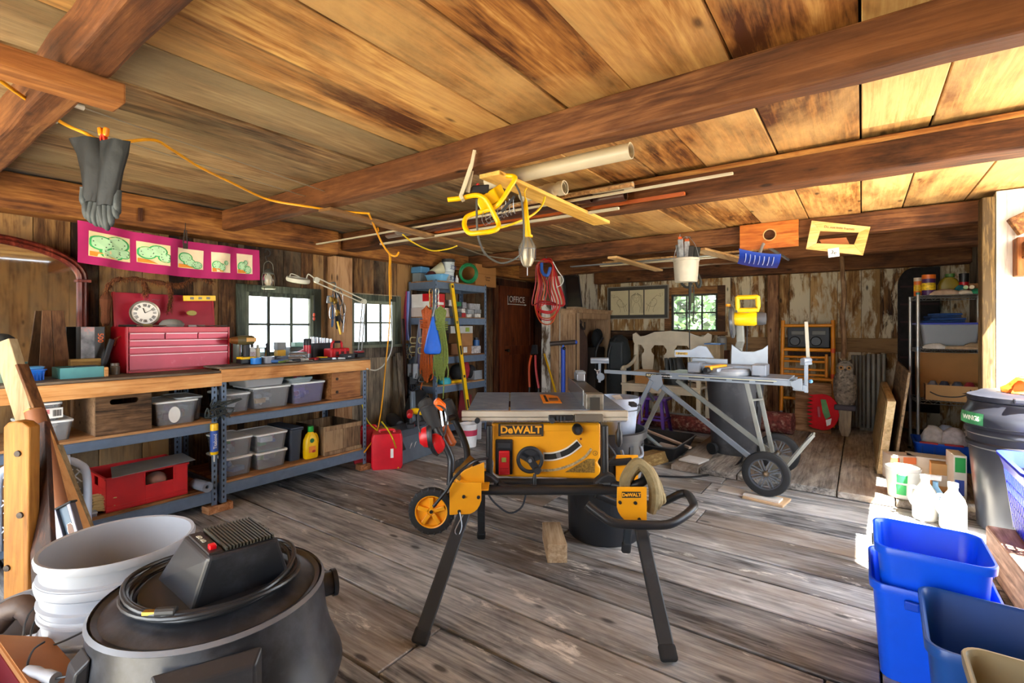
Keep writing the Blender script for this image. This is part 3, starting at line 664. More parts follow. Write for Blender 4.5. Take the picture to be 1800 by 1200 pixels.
MB().bx(X0, X0+.05, yc+hw-.06, yc+hw+.012, zs-.03, zs-.012).b('capital', w_cherry, t, bevel=.003)
t = T('tool_chest', 'red metal tool chest with drawers and raised lid on the left bench', 'tool chest')
m_tool = mat('a31320', .32, .15, nz=.15, sc=5, dirt_or_glare='6d2a2a', dn=.35); m_toolglare = mat('a3263a', .3, .2, nz=.2, sc=4, dirt_or_glare='b9707f', dn=.36)  # second red: its pink patches are highlights painted on drawers and lid
xf, xb, y0, y1, zb, zt = -3.78, -4.08, yx(222, -3.78), yx(404, -3.78), T1, T1+.295
MB().bx(xb, xf-.012, y0, y1, zb, zt).b('body', m_tool, t, bevel=.004)
MB().bx(xf-.012, xf, y0, y0+.012, zb, zt).bx(xf-.012, xf, y1-.012, y1, zb, zt).bx(xf-.012, xf, y0+.012, y1-.012, zt-.035, zt).bx(xf-.012, xf, y0+.012, y1-.012, zb, zb+.012).b('face_frame', m_tool, t, bevel=.002)
def drw(a, b2, z0, z1):
    d = MB().bx(xf-.011, xf-.001, y0+.014+a*(y1-y0-.028)+.002, y0+.014+b2*(y1-y0-.028)-.002, z0+.003, z1).b('drawer', m_toolglare, t, bevel=.002)
    MB().bx(xf-.001, xf+.008, y0+.014+a*(y1-y0-.028)+.004, y0+.014+b2*(y1-y0-.028)-.004, z1-.006, z1-.001).b('drawer_pull', mat('caa0a0', .3, .7), d, bevel=.001)
z = zt-.04
for i in range(3): drw(i/3, (i+1)/3, z-.043, z)
drw(0, 1, z-.088, z-.046); drw(0, 1, z-.135, z-.091); drw(0, 1, z-.24, z-.138)
mb = MB(); ylo = yx(203, -4.07); yhi = yx(376, -4.07)
mb.hexa([(xb+.01, ylo, zt), (xb+.018, ylo, zt), (xb+.018, yhi, zt), (xb+.01, yhi, zt), (xb-.03, ylo, zt+.235), (xb-.02, ylo, zt+.235), (xb-.02, yhi, zt+.235), (xb-.03, yhi, zt+.235)])
mb.b('lid', m_toolglare, t, bevel=.004)
mb = MB().bar((xb+.0, ylo-.003, zt), (xb-.03, ylo-.003, zt+.235), .012, .03, (1, 0, 0)).bar((xb+.0, yhi, zt), (xb-.03, yhi, zt+.235), .012, .03, (1, 0, 0)); mb.b('lid_flange', m_tool, t)
MB().tube(bez([(xf-.1, y0, zt-.06), (xf-.1, y0-.02, zt-.075), (xf-.15, y0-.02, zt-.12), (xf-.2, y0-.02, zt-.1), (xf-.2, y0, zt-.075)], 4), .005).b('side_handle', mat('7a2a14', .5, .3), t, smooth=1)
text('JACK', .045, frame((xb-.013, yx(270, -4.07), zt+.18), (0, -1, 0), (0, 0, 1)), mat('8a4a5a', .6), t, sx=-1)
def on(px, X, z=None): return V((X, yx(px, X), z if z is not None else (T1 if px < 384 else T2)))
c = on(255, -3.97, zt+.002); t = T('wall_clock', 'small round clock with white face and roman numerals on the tool chest', 'clock')
cc = c+V((0, 0, .092)); d = V((1, -.12, .18)).normalized()
MB().lathe([(.001, -.02), (.07, -.02), (.085, -.01), (.088, 0), (.084, .01), (.076, .006), (.073, -.004)], cc, 32, d, cap=False).b('case', mat('8d8378', .35, .5), t, smooth=1)
MB().lathe([(.001, -.004), (.074, -.004), (.074, -.002), (.001, -.002)], cc, 32, d).b('dial', mat('efece4', .5, nz=.02), t)
a_, b_, _ = basis(d); mb = MB()
for i in range(12):
    an = 2*PI*i/12; e = a_*math.cos(an)+b_*math.sin(an); tt = a_*-math.sin(an)+b_*math.cos(an)
    for q in (-1, 0, 1)[: 2+(i % 2)]: mb.bar(cc+e*.045+tt*q*.006, cc+e*.064+tt*q*.008, .0035, .001, d)
mb.b('numerals', m_dark, t)
MB().bar(cc+d*.002, cc+d*.002+(a_*.3+b_*.95)*.036, .005, .001, d).bar(cc+d*.003, cc+d*.003+(-a_*.8+b_*.5)*.05, .003, .001, d).b('hand', m_dark, t)
mb = MB(); p = W(322, 524, X=-4.02); q = W(379, 524, X=-4.02)
t = T('torpedo_level', 'short yellow level propped against the red chest lid', 'level'); mb.bar(p, q, .012, .04); mb.b('body', m_yel, t, bevel=.003)
for k in (.25, .5, .75): c = p.lerp(q, k); MB().bx(c.x+.005, c.x+.008, c.y-.012, c.y+.012, c.z-.009, c.z+.009).b('vial', mat('6b5a20', .3), t)
c = W(337, 550, X=-4.0); mb = MB(); mb.lathe([(.001, -.008), (.03, -.008), (.034, 0), (.03, .008), (.001, .008)], c, 20, (1, 0, 0), sx=1, sy=.6)
mb.b('tape_measure', mat('9a8f3a', .5), None, smooth=1, label='flat oval olive tape gauge hanging inside the red chest lid', cat='tape measure')
mb = MB(); c = on(302, -3.93, zt);
mb.loft([[(c.x+a*.05*s_, c.y+b2*.07*s_, c.z+h) for a, b2 in [(math.cos(k*PI/5), math.sin(k*PI/5)) for k in range(10)]] for s_, h in ((1, 0), (1.1, .02), (.8, .045), (.3, .055))])
mb.b('rag', mat('8d8b84', .9, nz=.3), None, smooth=1, label='crumpled grey rag on top of the red tool chest', cat='rag', bevel=0)
for i, (px, ln, col) in enumerate(((240, .16, '2a2a28'), (268, .1, 'c8b23a'), (345, .2, 'b9b9b9'), (360, .14, '8a8a8a'), (225, .13, '3a302a'))):
    c = on(px, -3.9-.02*i, zt+.006); MB().tube([c, c+V((.03, ln, .004))], .0045, 6).mat(1).tube([c, c+V((-.006, -.05, 0))], .009, 8).b('screwdriver', [m_chrome, mat(col, .5)], None, smooth=1, label='%s-handled thin tool lying on the red tool chest, %s' % (('black', 'yellow', 'silver', 'grey', 'brown')[i], ('by the clock', 'before the clock', 'at the lid middle', 'at the lid right end', 'at the left end')[i]), cat='hand tool')
mb = MB(); path = bez([W(186, 572, X=-4.06), W(187, 520, X=-4.06), W(198, 494, X=-4.06), W(240, 490, X=-4.05), W(300, 500, X=-4.04), W(318, 500, X=-4.04), W(350, 487, X=-4.05), W(372, 496, X=-4.05)], 7)
rr = [.012+.018*math.sin(PI*min(1, i/9))+.006*math.sin(i*1.3) for i in range(len(path))]
mb.tube(path, rr, 10); p2 = bez([W(296, 498, X=-4.035), W(300, 520, X=-4.03), W(296, 548, X=-4.03)], 6); mb.tube(p2, [.02, .018, .018, .016, .016, .014, .012, .012, .012, .012, .011, .006, .004][:len(p2)], 8)
p3 = bez([W(252, 496, X=-4.045), W(258, 508, X=-4.03), W(254, 518, X=-4.03)], 4); mb.tube(p3, [.014]*4+[.01]*(len(p3)-4), 8)
q = random.Random(4)
for pth in (path, p2, p3):
    for i in range(len(pth)*26):
        k = q.randrange(len(pth)); c = pth[k]; dv = V((q.uniform(-.2, 1), q.uniform(-1, 1), q.uniform(-1, 1))).normalized()
        r0 = .018; a = c+dv*r0; e = a+(dv+V((0, 0, -1.2))).normalized()*.022; s_ = dv.cross(V((0, 0, 1))).normalized()*.002
        mb.mat(q.randrange(2)); mb.add([a-s_, a+s_, e], [(0, 1, 2)])
mb.b('fur_pelt', [mat('5a2e12', .9), mat('8a5226', .9)], None, label='brown fur pelt draped over the lid of the red tool chest', cat='fur pelt')
t = T('plastic_tub', 'blue ribbed plastic tub on the left bench beside the teal box', 'tub'); c = on(55, -3.72); w = yx(78, -3.72)-yx(33, -3.72)
MB().tub((c.x, c.y, c.z), .10, w*.8, .12, w, .062, r=.02, th=.003, lip=.006).b('body', mat('1566c8', .35), t, smooth=1)
mb = MB()
for k in range(7): mb.box((c.x+.055, c.y-w*.38+k*w*.127, c.z+.026), (.006, .005, .045))
mb.b('ribs', mat('0f4fa8', .4), t)
MB().tub((c.x, c.y, c.z+.063), .10, w*.85, .115, w*.96, .012, r=.02, th=.003).b('tray', mat('5a9ad0', .4), t, smooth=1)
t = T('teal_box', 'open teal painted shallow box at the front of left bench', 'box'); xf = -3.66; y0, y1 = yx(106, xf), yx(183, xf)
h = .062
for nm, a in (('front_panel', (xf-.006, xf, y0, y1, T1, T1+h)), ('back_panel', (xf-.18, xf-.174, y0, y1, T1, T1+h)), ('side_panel', (xf-.174, xf-.006, y0, y0+.006, T1, T1+h)), ('side_panel', (xf-.174, xf-.006, y1-.006, y1, T1, T1+h)), ('bottom_panel', (xf-.174, xf-.006, y0+.006, y1-.006, T1, T1+.005))):
    MB().bx(*a).b(nm, mat('5b9fa3', .6) if nm == 'front_panel' else mat('2f6b62', .7), t, bevel=.001)
MB().bx(xf-.1, xf-.03, y1-.13, y1-.02, T1+.052, T1+.066).b('file', mat('3a4448', .5, .5), None, label='dark flat file lying in the teal box', cat='tool')
mb = MB(); mb.bx(xf-.16, xf-.1, y0+.02, y1-.03, T1+.006, T1+.058); mb.b('black_case', m_blk, None, bevel=.004, label='black case lying inside the teal box', cat='case')
MB().bx(-3.9, -3.85, yx(122, -3.87), yx(176, -3.87), T1, T1+.10).b('wood_offcut', wood('7a5a2c', 'b08b4c', 'cdaa6a', 'Y', 1), None, bevel=.002, label='tan wood offcut behind the teal box', cat='wood block')
MB().bx(-3.70, -3.65, yx(184, -3.65), yx(191, -3.65), T1, T1+.055).b('wood_block', w_2x, None, bevel=.002, label='small upright wood block right of the teal box', cat='wood block')
for k, (a, b2, s_) in enumerate(((66, 93, 1), (94, 122, -1))):
    y0, y1 = yx(a, -3.98), yx(b2, -3.98); zt2 = zx(90, 545, -3.98)
    mb = MB(); tp0 = y0+(.028 if s_ == 1 else 0); tp1 = y1-(.018 if s_ == -1 else 0)
    mb.hexa([(-3.96, y0, T1), (-3.945, y0, T1), (-3.945, y1, T1), (-3.96, y1, T1), (-4.03, tp0, zt2), (-4.015, tp0, zt2), (-4.015, tp1, zt2), (-4.03, tp1, zt2)])
    mb.b('tapered_board', wood('2a190d', '4f3320', '6d4a2f', 'Z', 1), None, bevel=.002, label='dark tapered board leaning on the mirror, %s of the joined pair' % ('left' if k == 0 else 'right'), cat='board')
t = T('photo_box', 'glossy box with grey and orange picture beside the red tool chest', 'box'); y0, y1 = yx(142, -3.9), yx(184, -3.9); zt2 = zx(160, 574, -3.9)
MB().bx(-4.0, -3.9, y0, y1, T1, zt2).b('body', mat('1c1a18', .4), t, bevel=.001)
mb = MB().bx(-3.9, -3.899, y0, y1-.05, T1+.02, zt2-.002); mb.b('picture', mat('6d6a6c', .25, nz=.8, sc=14, dirt_or_glare='d0532c', dn=.4), t)
text('500', .04, frame((-3.898, y1-.022, zt2-.07), (0, 0, -1), (0, 1, 0)), mat('e0641c', .5), t)
t = T('utility_knife', 'grey and black handled scraper propped by the photo box', 'knife'); p, q_ = W(180, 612, X=-3.83), W(197, 604, X=-3.85); p.z = T1+.03
MB().bar(p, q_+V((0, 0, .03)), .016, .03).b('handle', m_blk2, t, bevel=.006); MB().bar(p, p+V((.01, -.07, -.025)), .003, .018).b('blade', m_chrome, t)
t = T('glass_jar', 'small dusty glass jar with a metal lid left of the red chest', 'jar'); c = on(202, -3.76)
MB().lathe([(.001, 0), (.024, 0), (.025, .05), (.02, .056)], c, 18).b('glass', mat('5c5346', .3, nz=.3), t, smooth=1); MB().lathe([(.022, .054), (.022, .07), (.001, .071)], c, 18).b('lid', mat('6e665c', .4, .6), t, smooth=1)
MB().bx(-3.9, -3.78, yx(13, -3.8), yx(27, -3.8), T1, T1+.20).b('cardboard_sheet', mat('8a6d4c', .8), None, label='upright brown cardboard piece at the left end of the bench', cat='cardboard')
t = T('dark_jar', 'green glass jar stuffed with a black rag at far left of the bench', 'jar'); c = on(4, -3.72)
MB().lathe([(.001, 0), (.05, 0), (.055, .02), (.055, .11), (.045, .14)], c, 20).b('glass', glass((.5, .65, .5), .5), t, smooth=1)
MB().sph((c.x, c.y, c.z+.2), (.055, .06, .06), 10, 7).b('rag', mat('262826', .9, bump=.5, sc=20), t, smooth=1)
m_mag = mat('a8125e', .75, nz=.1); x = -3.985
def BP(k, v):       # k along, v down 0..1
    a = V((x, .90, 1.917)); b2 = V((x, 2.03, 1.874)); p = a.lerp(b2, k); p.z -= v*(.262-.02*k)+.018*math.sin(PI*k)*(1+.6*v); p.x += .012*math.sin(k*19)+.006*math.sin(k*43+v*3)+.012; return p
t = T('fabric_banner', 'magenta fabric banner with five ice cream squares pinned along the timber', 'banner')
mb = MB(); N = 60; g1 = [[BP(i/N, j/6) for j in range(7)] for i in range(N+1)]
vs = [p for c in g1 for p in c]+[p-V((.003, 0, 0)) for c in g1 for p in c]; o = (N+1)*7; fs = []
for i in range(N):
    for j in range(6):
        a = i*7+j; fs.append((a, a+1, a+8, a+7)); fs.append((o+a, o+a+7, o+a+8, o+a+1))
mb.add(vs, fs); mb.b('cloth', m_mag, t, smooth=1)
sq = ((.045, .24, .20, .80), (.27, .44, .22, .76), (.485, .635, .22, .76), (.68, .80, .22, .80), (.845, .955, .18, .80))
for n, (k0, k1, v0, v1) in enumerate(sq):
    def SP(a, b2, e=.0025): return BP(k0+(k1-k0)*a, v0+(v1-v0)*b2)+V((e, 0, 0))
    mb = MB(); vs = [SP(i/8, j/4) for i in range(9) for j in range(5)]; mb.add(vs, [(i*5+j, i*5+j+1, i*5+j+6, i*5+j+5) for i in range(8) for j in range(4)])
    o = mb.b('print_square', mat('e3cfa0' if n < 2 else 'ecd6b4', .8), t, smooth=1)
    blobs = (((.28, .42, .30), (.68, .35, .30), (.85, .7, .2), (.55, .75, .3)), ((.3, .5, .3), (.62, .35, .28), (.85, .65, .22)), ((.3, .45, .26), (.45, .7, .22), (.75, .8, .2)), ((.25, .65, .22), (.5, .75, .2), (.75, .5, .12)), ((.3, .65, .25), (.55, .45, .14), (.7, .8, .22)))[n]
    mb = MB()
    for (a, b2, r) in blobs:
        P = [(min(.99, max(.01, a+r*1.05*math.cos(2*PI*k/18))), min(.99, max(.01, b2+r*math.sin(2*PI*k/18)))) for k in range(18)]
        mb.mat(0).add([SP(p[0], p[1], .004) for p in P], [tuple(range(18))]); P = [(a+(p[0]-a)*.82, b2+(p[1]-b2)*.82) for p in P]
        mb.mat(1).add([SP(p[0], p[1], .0085) for p in P], [tuple(range(18))])
        mb.mat(3)
        for k in range(5):
            aa, bb = a+r*.6*math.cos(k*2.4), b2+r*.6*math.sin(k*2.4); aa = min(.95, max(.05, aa)); bb = min(.95, max(.05, bb)); mb.add([SP(aa+.02*math.cos(j*PI/3), bb+.02*math.sin(j*PI/3), .0105) for j in range(6)], [tuple(range(6))])
    mb.mat(2).add([SP(.02, .8, .010), SP(.62, .97, .010), SP(.02, .99, .010)], [(0, 1, 2)]); mb.add([SP(.02, .8, .010), SP(.34, .82, .010), SP(.62, .97, .010)], [(0, 1, 2)])
    mb.b('ice_cream_print', [mat('3fae62', .8), mat('b4e0b0', .8), mat('e08a2c', .8), m_dark], o)
mb = MB(); c = W(326, 404, X=-3.93); mb.tube([c+V((0, 0, .05)), c+V((0, -.004, -.06))], .0025, 6); mb.tube([c+V((0, .006, .0)), c+V((0, .012, -.1)), c+V((0, .0, -.13))], .004, 6); mb.tube([c+V((0, -.006, 0)), c+V((0, -.014, -.1)), c+V((0, 0, -.13))], .004, 6); mb.box(c+V((0, 0, -.115)), (.006, .03, .04))
mb.b('iron_clip', mat('3a302a', .6, .6), None, label='rusty iron clip hanging over the third banner square', cat='clip')
for px, nm in ((247, 'left peg above the banner'), (640, 'peg by the corner post')):
    c = W(px, 377 if px < 300 else 440, X=-3.985 if px < 300 else -4.0)
    if px < 300: MB().bx(-3.999, -3.98, c.y-.012, c.y+.012, c.z-.045, c.z+.045).b('wood_peg', w_dark, None, bevel=.002, label='dark upright wooden peg on the timber above the banner', cat='peg')
mb = MB(); c = W(470, 447, X=-3.96); mb.tube(bez([c+V((-.04, 0, .02)), c+V((0, 0, .045)), c+V((0, .025, .02)), c+V((0, .015, -.01)), c+V((0, -.012, -.02)), c+V((0, -.004, -.05)), c+V((0, .01, -.07))], 5), .006)
mb.b('iron_hook', mat('2f2a26', .6, .5), None, smooth=1, label='black iron hook holding the lantern beside the banner', cat='hook')
c = W(472, 508, X=-3.93); t = T('oil_lantern', 'dusty glass oil lantern hanging before the left wall window', 'lantern', loc=c)
MB().lathe([(.001, 0), (.05, 0), (.055, .008), (.045, .022), (.03, .028)], n=24).b('fuel_base', mat('8d9a86', .4, .5), t, smooth=1)
MB().lathe([(.03, .028), (.042, .05), (.045, .085), (.035, .12), (.03, .125)], n=24, cap=False).b('glass_globe', glass((.85, .85, .75), .3), t, smooth=1)
MB().lathe([(.038, .122), (.04, .13), (.03, .15), (.012, .165), (.001, .167)], n=24).b('cap', mat('5d5f58', .5, .6), t, smooth=1)
MB().lathe([(.001, .03), (.02, .03), (.022, .08), (.001, .09)], n=16).b('burner', mat('b08a4c', .5, .4), t, smooth=1)
for s_ in (-1, 1): MB().tube(bez([(0, s_*.046, .02), (0, s_*.053, .09), (0, s_*.04, .14)], 5), .0025, 6).b('wire_guard', mat('8f9388', .4, .7), t)
MB().tube(bez([(0, -.042, .13), (0, -.035, .2), (0, -.01, .225), (0, .01, .225), (0, .035, .2), (0, .042, .13)], 5), .002, 6).b('bail', mat('8f9388', .4, .7), t)
MB().cyl((.03, -.05, -.035), (.03, -.05, .01), .003).b('wick_knob', mat('3a302a', .6), t)
t = T('magnifier_lamp', 'cream magnifier lamp on a long spring arm clamped to the right bench', 'lamp'); m_cream = mat('c9c8b8', .4)
c = W(524, 492, X=-3.72); d = V((.25, 0, 1)).normalized()
MB().lathe([(.062, -.014), (.088, -.014), (.092, 0), (.088, .016), (.06, .02), (.058, .004), (.062, -.014)], c, 32, d, cap=False).b('lamp_shade', m_cream, t, smooth=1)
MB().lathe([(.001, -.006), (.06, -.006), (.06, .002), (.001, .002)], c, 32, d).b('lens', glass((.8, .9, .8), .25, .02), t)
MB().lathe([(.064, -.016), (.084, -.016), (.084, -.0145), (.064, -.0145)], c, 32, d, cap=False).b('light_ring', mat('dff0c8', .4), t)
e0 = W(556, 492, X=-3.70); el = W(640, 530, X=-3.80); bs = W(633, 606, X=-3.78); bs.z = T2+.06
MB().tube(bez([c+V((0, .07, .01)), c+V((0, .085, .05)), c+V((0, .105, .05)), e0], 5), .005, 8).b('neck', m_cream, t, smooth=1)
MB().tube(bez([c+V((0, -.07, .015)), c+V((0, -.06, .045)), c+V((0, -.01, .035)), c+V((0, .02, .02))], 5), .004, 8).b('handle', m_cream, t, smooth=1)
for k in (0, 1):
    o_ = V((0, 0, .022*(1-2*k)))
    MB().bar(e0+o_, el+o_*.8, .009, .009).b('upper_arm', m_cream, t, bevel=.001)
    o2 = V((0, .018*(1-2*k), 0)); MB().bar(el+o2, bs+o2, .009, .009, (1, 0, 0)).b('lower_arm', mat('8a8a84', .4, .3), t, bevel=.001)
for p in (e0, el): MB().cyl(p-V((.012, 0, 0)), p+V((.012, 0, 0)), .024).b('joint', m_cream, t, smooth=1)
MB().tube([el.lerp(bs, .1), el.lerp(bs, .5)], .005, 8).b('spring', m_gal, t)
MB().bar(V((bs.x, bs.y, T2)), bs, .03, .03).b('clamp', m_blk2, t, bevel=.003)
mb = MB(); p0 = bs+V((.02, 0, -.1)); p0.z = .9; mb.tube(bez([W(645, 648, X=-3.5), W(662, 650, X=-3.6), W(678, 637, X=-3.75), W(689, 610, X=-3.95), W(688, 570, X=-4.1), W(685, 535, X=-4.15)], 6), .006)
mb.b('white_cable', mat('c8cabf', .5), None, smooth=1, label='white cable looping from bench end up beside the far left window', cat='cable')
t = T('pulley_cluster', 'brass and steel pulleys, carabiners and straps hanging from post hook', 'pulleys'); c = W(588, 508, X=-3.98)
MB().tube(bez([c+V((-.09, 0, .06)), c+V((0, .0, .06)), c+V((.02, .0, .03)), c+V((0, 0, .0)), c+V((-.02, 0, .02))], 5), .006).b('hook', m_gal, t, smooth=1)
def karab(p, h, w, m, ry=0):
    pts = bez([p, p+V((.004, w, -h*.3)), p+V((.006, w*.8, -h)), p+V((0, -w*.3, -h*1.05)), p+V((0, -w*.7, -h*.6))], 4, True); return MB().tube(pts, .0045, 6, closed=True).b('carabiner', m, t, smooth=1)
karab(c+V((.02, -.02, -.02)), .11, .03, m_chrome); karab(c+V((.02, .04, -.01)), .13, .03, m_chrome); karab(c+V((.03, .06, -.12)), .12, .03, m_chrome); karab(c+V((.03, -.05, -.14)), .13, .03, m_chrome)
for dy, dz in ((-.06, -.10), (-.02, -.11), (.005, -.22)):
    MB().lathe([(.02, -.012), (.03, -.01), (.024, 0), (.03, .01), (.02, .012)], c+V((.03, dy, dz)), 18, (0, 1, .2)).b('pulley_wheel', mat('a8873e', .3, .8), t, smooth=1)
MB().box(c+V((.03, -.075, -.1)), (.012, .05, .07)).b('pulley_plate', m_chrome, t, bevel=.004)
for dy, col in ((-.035, '2b4f7a'), (.015, '1b1c1e'), (.03, '26282a'), (.075, '1d1e20')):
    MB().tube(bez([c+V((.0, dy*.4, -.02)), c+V((.02, dy, -.15)), c+V((.02, dy*1.1+.01, -.3)), c+V((.01, dy, -.38+abs(dy))), c+V((0, dy*.6, -.2))], 6), .0065, 6).b('strap', mat(col, .7), t, smooth=1)
MB().bar(c+V((.045, .0, -.30)), c+V((.05, .03, -.42)), .006, .022, (1, 0, 0)).b('rule', m_yel, t)
MB().tube([c+V((.03, .085, -.22)), c+V((.02, .075, -.40))], .008).b('snap_shaft', m_chrome, t, smooth=1)
mb = MB(); c = W(552, 553, X=-4.14); mb.tube([W(552, 510, X=-4.16), c], .0015, 5); mb.mat(1).sph(c, (.011, .011, .018)); mb.sph(c-V((0, 0, .037)), (.011, .011, .018))
mb.b('plumb_line', [m_blk, mat('d0482a', .4)], None, smooth=1, label='thin cord with two orange red beads hanging at the window edge', cat='plumb line')
c = on(433, -3.68); t = T('cordless_drill', 'black and yellow cordless drill standing beside the red tool chest', 'drill', loc=c)
MB().box((0, 0, .022), (.075, .115, .036)).b('battery', m_blk, t, bevel=.006); MB().box((.002, 0, .044), (.078, .11, .018)).b('battery_clip', m_yel, t, bevel=.005)
MB().loft([[(x*k+sh, y, z) for x, y in rrect(.04, .045, .018)] for k, z, sh in ((1, .05, 0), (.95, .10, .004), (1.1, .14, .0))]).b('grip', m_blk2, t, smooth=1)
MB().lathe([(.001, -.075), (.03, -.07), (.036, -.03), (.036, .03), (.03, .05)], (0, 0, .175), 18, (0, 1, 0)).b('motor_housing', mat('5a5030', .5), t, smooth=1)
MB().lathe([(.028, 0), (.024, .03), (.016, .045), (.001, .046)], (0, -.07, .175), 16, (0, -1, 0)).b('chuck', mat('7a4a20', .4, .4), t, smooth=1)
MB().box((.034, .02, .178), (.01, .07, .03)).b('side_badge', mat('d8a050', .4), t, bevel=.004)
def cylthing(name, label, px, X, prof, m, cat, z=None, extra=None, n=18, group=None):
    c = on(px, X, z)
    if not extra: return MB().lathe(prof, c, n).b(name, m, None, smooth=1, label=label, cat=cat, group=group)
    t = T(name, label, cat, loc=c, group=group); MB().lathe(prof, (0, 0, 0), n).b('body', m, t, smooth=1)
    for nm, pr, mm in extra: MB().lathe(pr, (0, 0, 0), n).b(nm, mm, t, smooth=1)
    return t
can = lambda r, h: [(.001, 0), (r, 0), (r, h), (r*.85, h+.006), (.001, h+.008)]
t = T('white_bottle', 'white label bottle standing right of the cordless drill', 'bottle', loc=on(443, -3.75))
MB().loft([[(x, y, z) for x, y in rrect(.03*k, .05*k, .01)] for k, z in ((1, 0), (1, .1), (.6, .115), (.5, .12))]).b('body', m_white, t, smooth=1); MB().cyl((0, 0, .12), (0, 0, .145), .011).b('cap', m_blk, t)
MB().bx(.0155, .0165, -.02, .02, .02, .085).b('front_label', mat('c9b8bb', .5, nz=.4, sc=60), t)
cylthing('cream_bottle', 'cream glue bottle beside the white label bottle', 453, -3.78, can(.017, .1), mat('ddd3ae', .4), 'bottle', extra=[('cap', [(.012, .105), (.008, .135), (.001, .136)], m_cream)])
cylthing('clear_tub', 'translucent aqua tub standing by the window behind the bottles', 457, -3.98, can(.05, .10), glass((.7, .85, .85), .35), 'tub')
t = T('tape_roll', 'bright blue masking tape roll at the front of the right bench', 'tape'); c = on(450, -3.62)
MB().lathe([(.026, 0), (.036, 0), (.036, .045), (.026, .045), (.026, 0)], c, 24, cap=False).b('roll', mat('1d7fd8', .5), t, smooth=1)
t = T('tape_roll', 'grey duct tape roll right of the blue tape roll', 'tape'); c = on(471, -3.64)
MB().lathe([(.032, 0), (.045, 0), (.045, .048), (.032, .048), (.032, 0)], c, 24, cap=False).b('roll', mat('8c8f99', .35), t, smooth=1)
t = T('spice_tub', 'clear jar with yellow labelled box inside on the window sill side', 'tub', loc=on(492, -3.96))
MB().bx(-.04, .04, -.045, .045, 0, .03).b('riser', m_gal, t); MB().bx(-.03, .03, -.035, .035, .03, .08).b('yellow_carton', mat('d8a81c', .5), t, bevel=.002); MB().bx(-.033, .033, -.038, .038, .081, .145).b('grey_lid', mat('7f8585', .5), t, bevel=.004)
mb = MB(); c = on(473, -3.9); mb.bar(c+V((0, -.01, 0)), c+V((-.04, 0, .14)), .004, .028, (1, 0, 0)); mb.bar(c+V((0, .012, 0)), c+V((-.035, .008, .14)), .004, .012, (1, 0, 0)); mb.b('multi_wrench', mat('4a4e50', .4, .7), None, bevel=.002, label='dark slotted steel bracket standing before the window', cat='bracket')
t = T('spray_can', 'tall black and red canister in the middle of the right bench', 'can', loc=on(540, -3.78))
MB().lathe([(.001, 0), (.03, 0), (.03, .165)], n=24).b('body', mat('c22a38', .35), t, smooth=1); MB().lathe([(.031, .12), (.031, .165), (.026, .175), (.001, .176)], n=24).b('cap', m_blk, t, smooth=1); MB().lathe([(.0305, .0), (.0305, .05)], n=24, cap=False).b('lower_band', mat('8a8d92', .3, .5), t, smooth=1)
t = T('socket_set', 'dark rack of chrome sockets standing behind the red battery charger', 'socket set', loc=on(563, -3.92))
MB().box((0, 0, .065), (.12, .21, .13)).b('case', mat('1d1e22', .5), t, bevel=.004)
for k in range(6):
    r = .02-.0018*k; MB().lathe([(r*.6, .131), (r, .131), (r, .131+.055-.004*k), (r*.6, .131+.055-.004*k), (r*.6, .131)], (.02, -.085+k*.036, 0), 14, cap=False).b('socket', m_chrome, t, smooth=1)
t = T('battery_charger', 'red battery charger with carry handle on the right bench', 'charger', loc=on(592, -3.74), rz=.05)
MB().box((0, 0, .045), (.10, .20, .085)).b('body', m_red, t, bevel=.01)
for k in (-.06, -.005, .05): MB().box((.05, k, .045), (.014, .014, .075)).b('rib', m_red, t, bevel=.004)
for k in (-.033, .022, .077): MB().box((.047, k, .04), (.01, .03, .04)).b('battery_slot', mat('4a0d10', .5), t, bevel=.003)
MB().tube([(0, -.055, .08), (0, -.05, .13), (0, -.03, .148)], .011).tube([(0, .055, .08), (0, .05, .13), (0, .03, .148)], .011).b('handle_bracket', m_red, t, smooth=1); MB().cyl((0, -.04, .142), (0, .04, .142), .010).b('handle_grip', m_blk, t, smooth=1)
t = T('charger_block', 'black flat battery charger block at the bench end front', 'charger', loc=on(610, -3.6)); MB().box((0, 0, .02), (.07, .11, .04)).b('body', m_blk2, t, bevel=.004); MB().box((.036, 0, .02), (.002, .03, .008)).b('front_label', mat('b9b9b9', .4), t)
t = T('battery_pack', 'black and red battery pack at the far right end of bench', 'battery', loc=on(631, -3.68)); MB().box((0, 0, .02), (.07, .08, .04)).b('body', m_blk, t, bevel=.006); MB().box((.0, 0, .05), (.06, .07, .018)).b('red_base', mat('8a1a20', .4), t, bevel=.005)
for (px, X, ln, lab) in ((524, -3.66, .13, 'upper silver cylinder tin lying on the right bench'), (519, -3.6, .10, 'lower clear silver tin lying at the right bench edge')):
    c = on(px, X); c.z += .024 if 'lower' in lab else .05
    MB().lathe([(.001, -ln/2), (.023, -ln/2), (.023, ln/2), (.021, ln/2+.002), (.001, ln/2+.002)], c, 20, (.45, .9, 0)).b('tin', mat('a9acb3', .2, .8), None, smooth=1, label=lab, cat='tin')
c = on(533, -3.585); MB().lathe([(.012, 0), (.022, 0), (.022, .016), (.012, .016), (.012, 0)], c+V((0, 0, .023)), 18, (1, .4, 0), cap=False).b('wire_spool', m_chrome, None, smooth=1, label='small round silver spool at the bench edge by the tins', cat='spool')
t = T('glue_gun', 'red and white hand gun tool lying behind the tins', 'tool', loc=on(527, -3.82)); MB().box((0, 0, .05), (.04, .1, .04), rx=.4).b('body', m_red, t, bevel=.008); MB().box((0, .02, .02), (.03, .03, .05)).b('grip', m_white, t, bevel=.004)
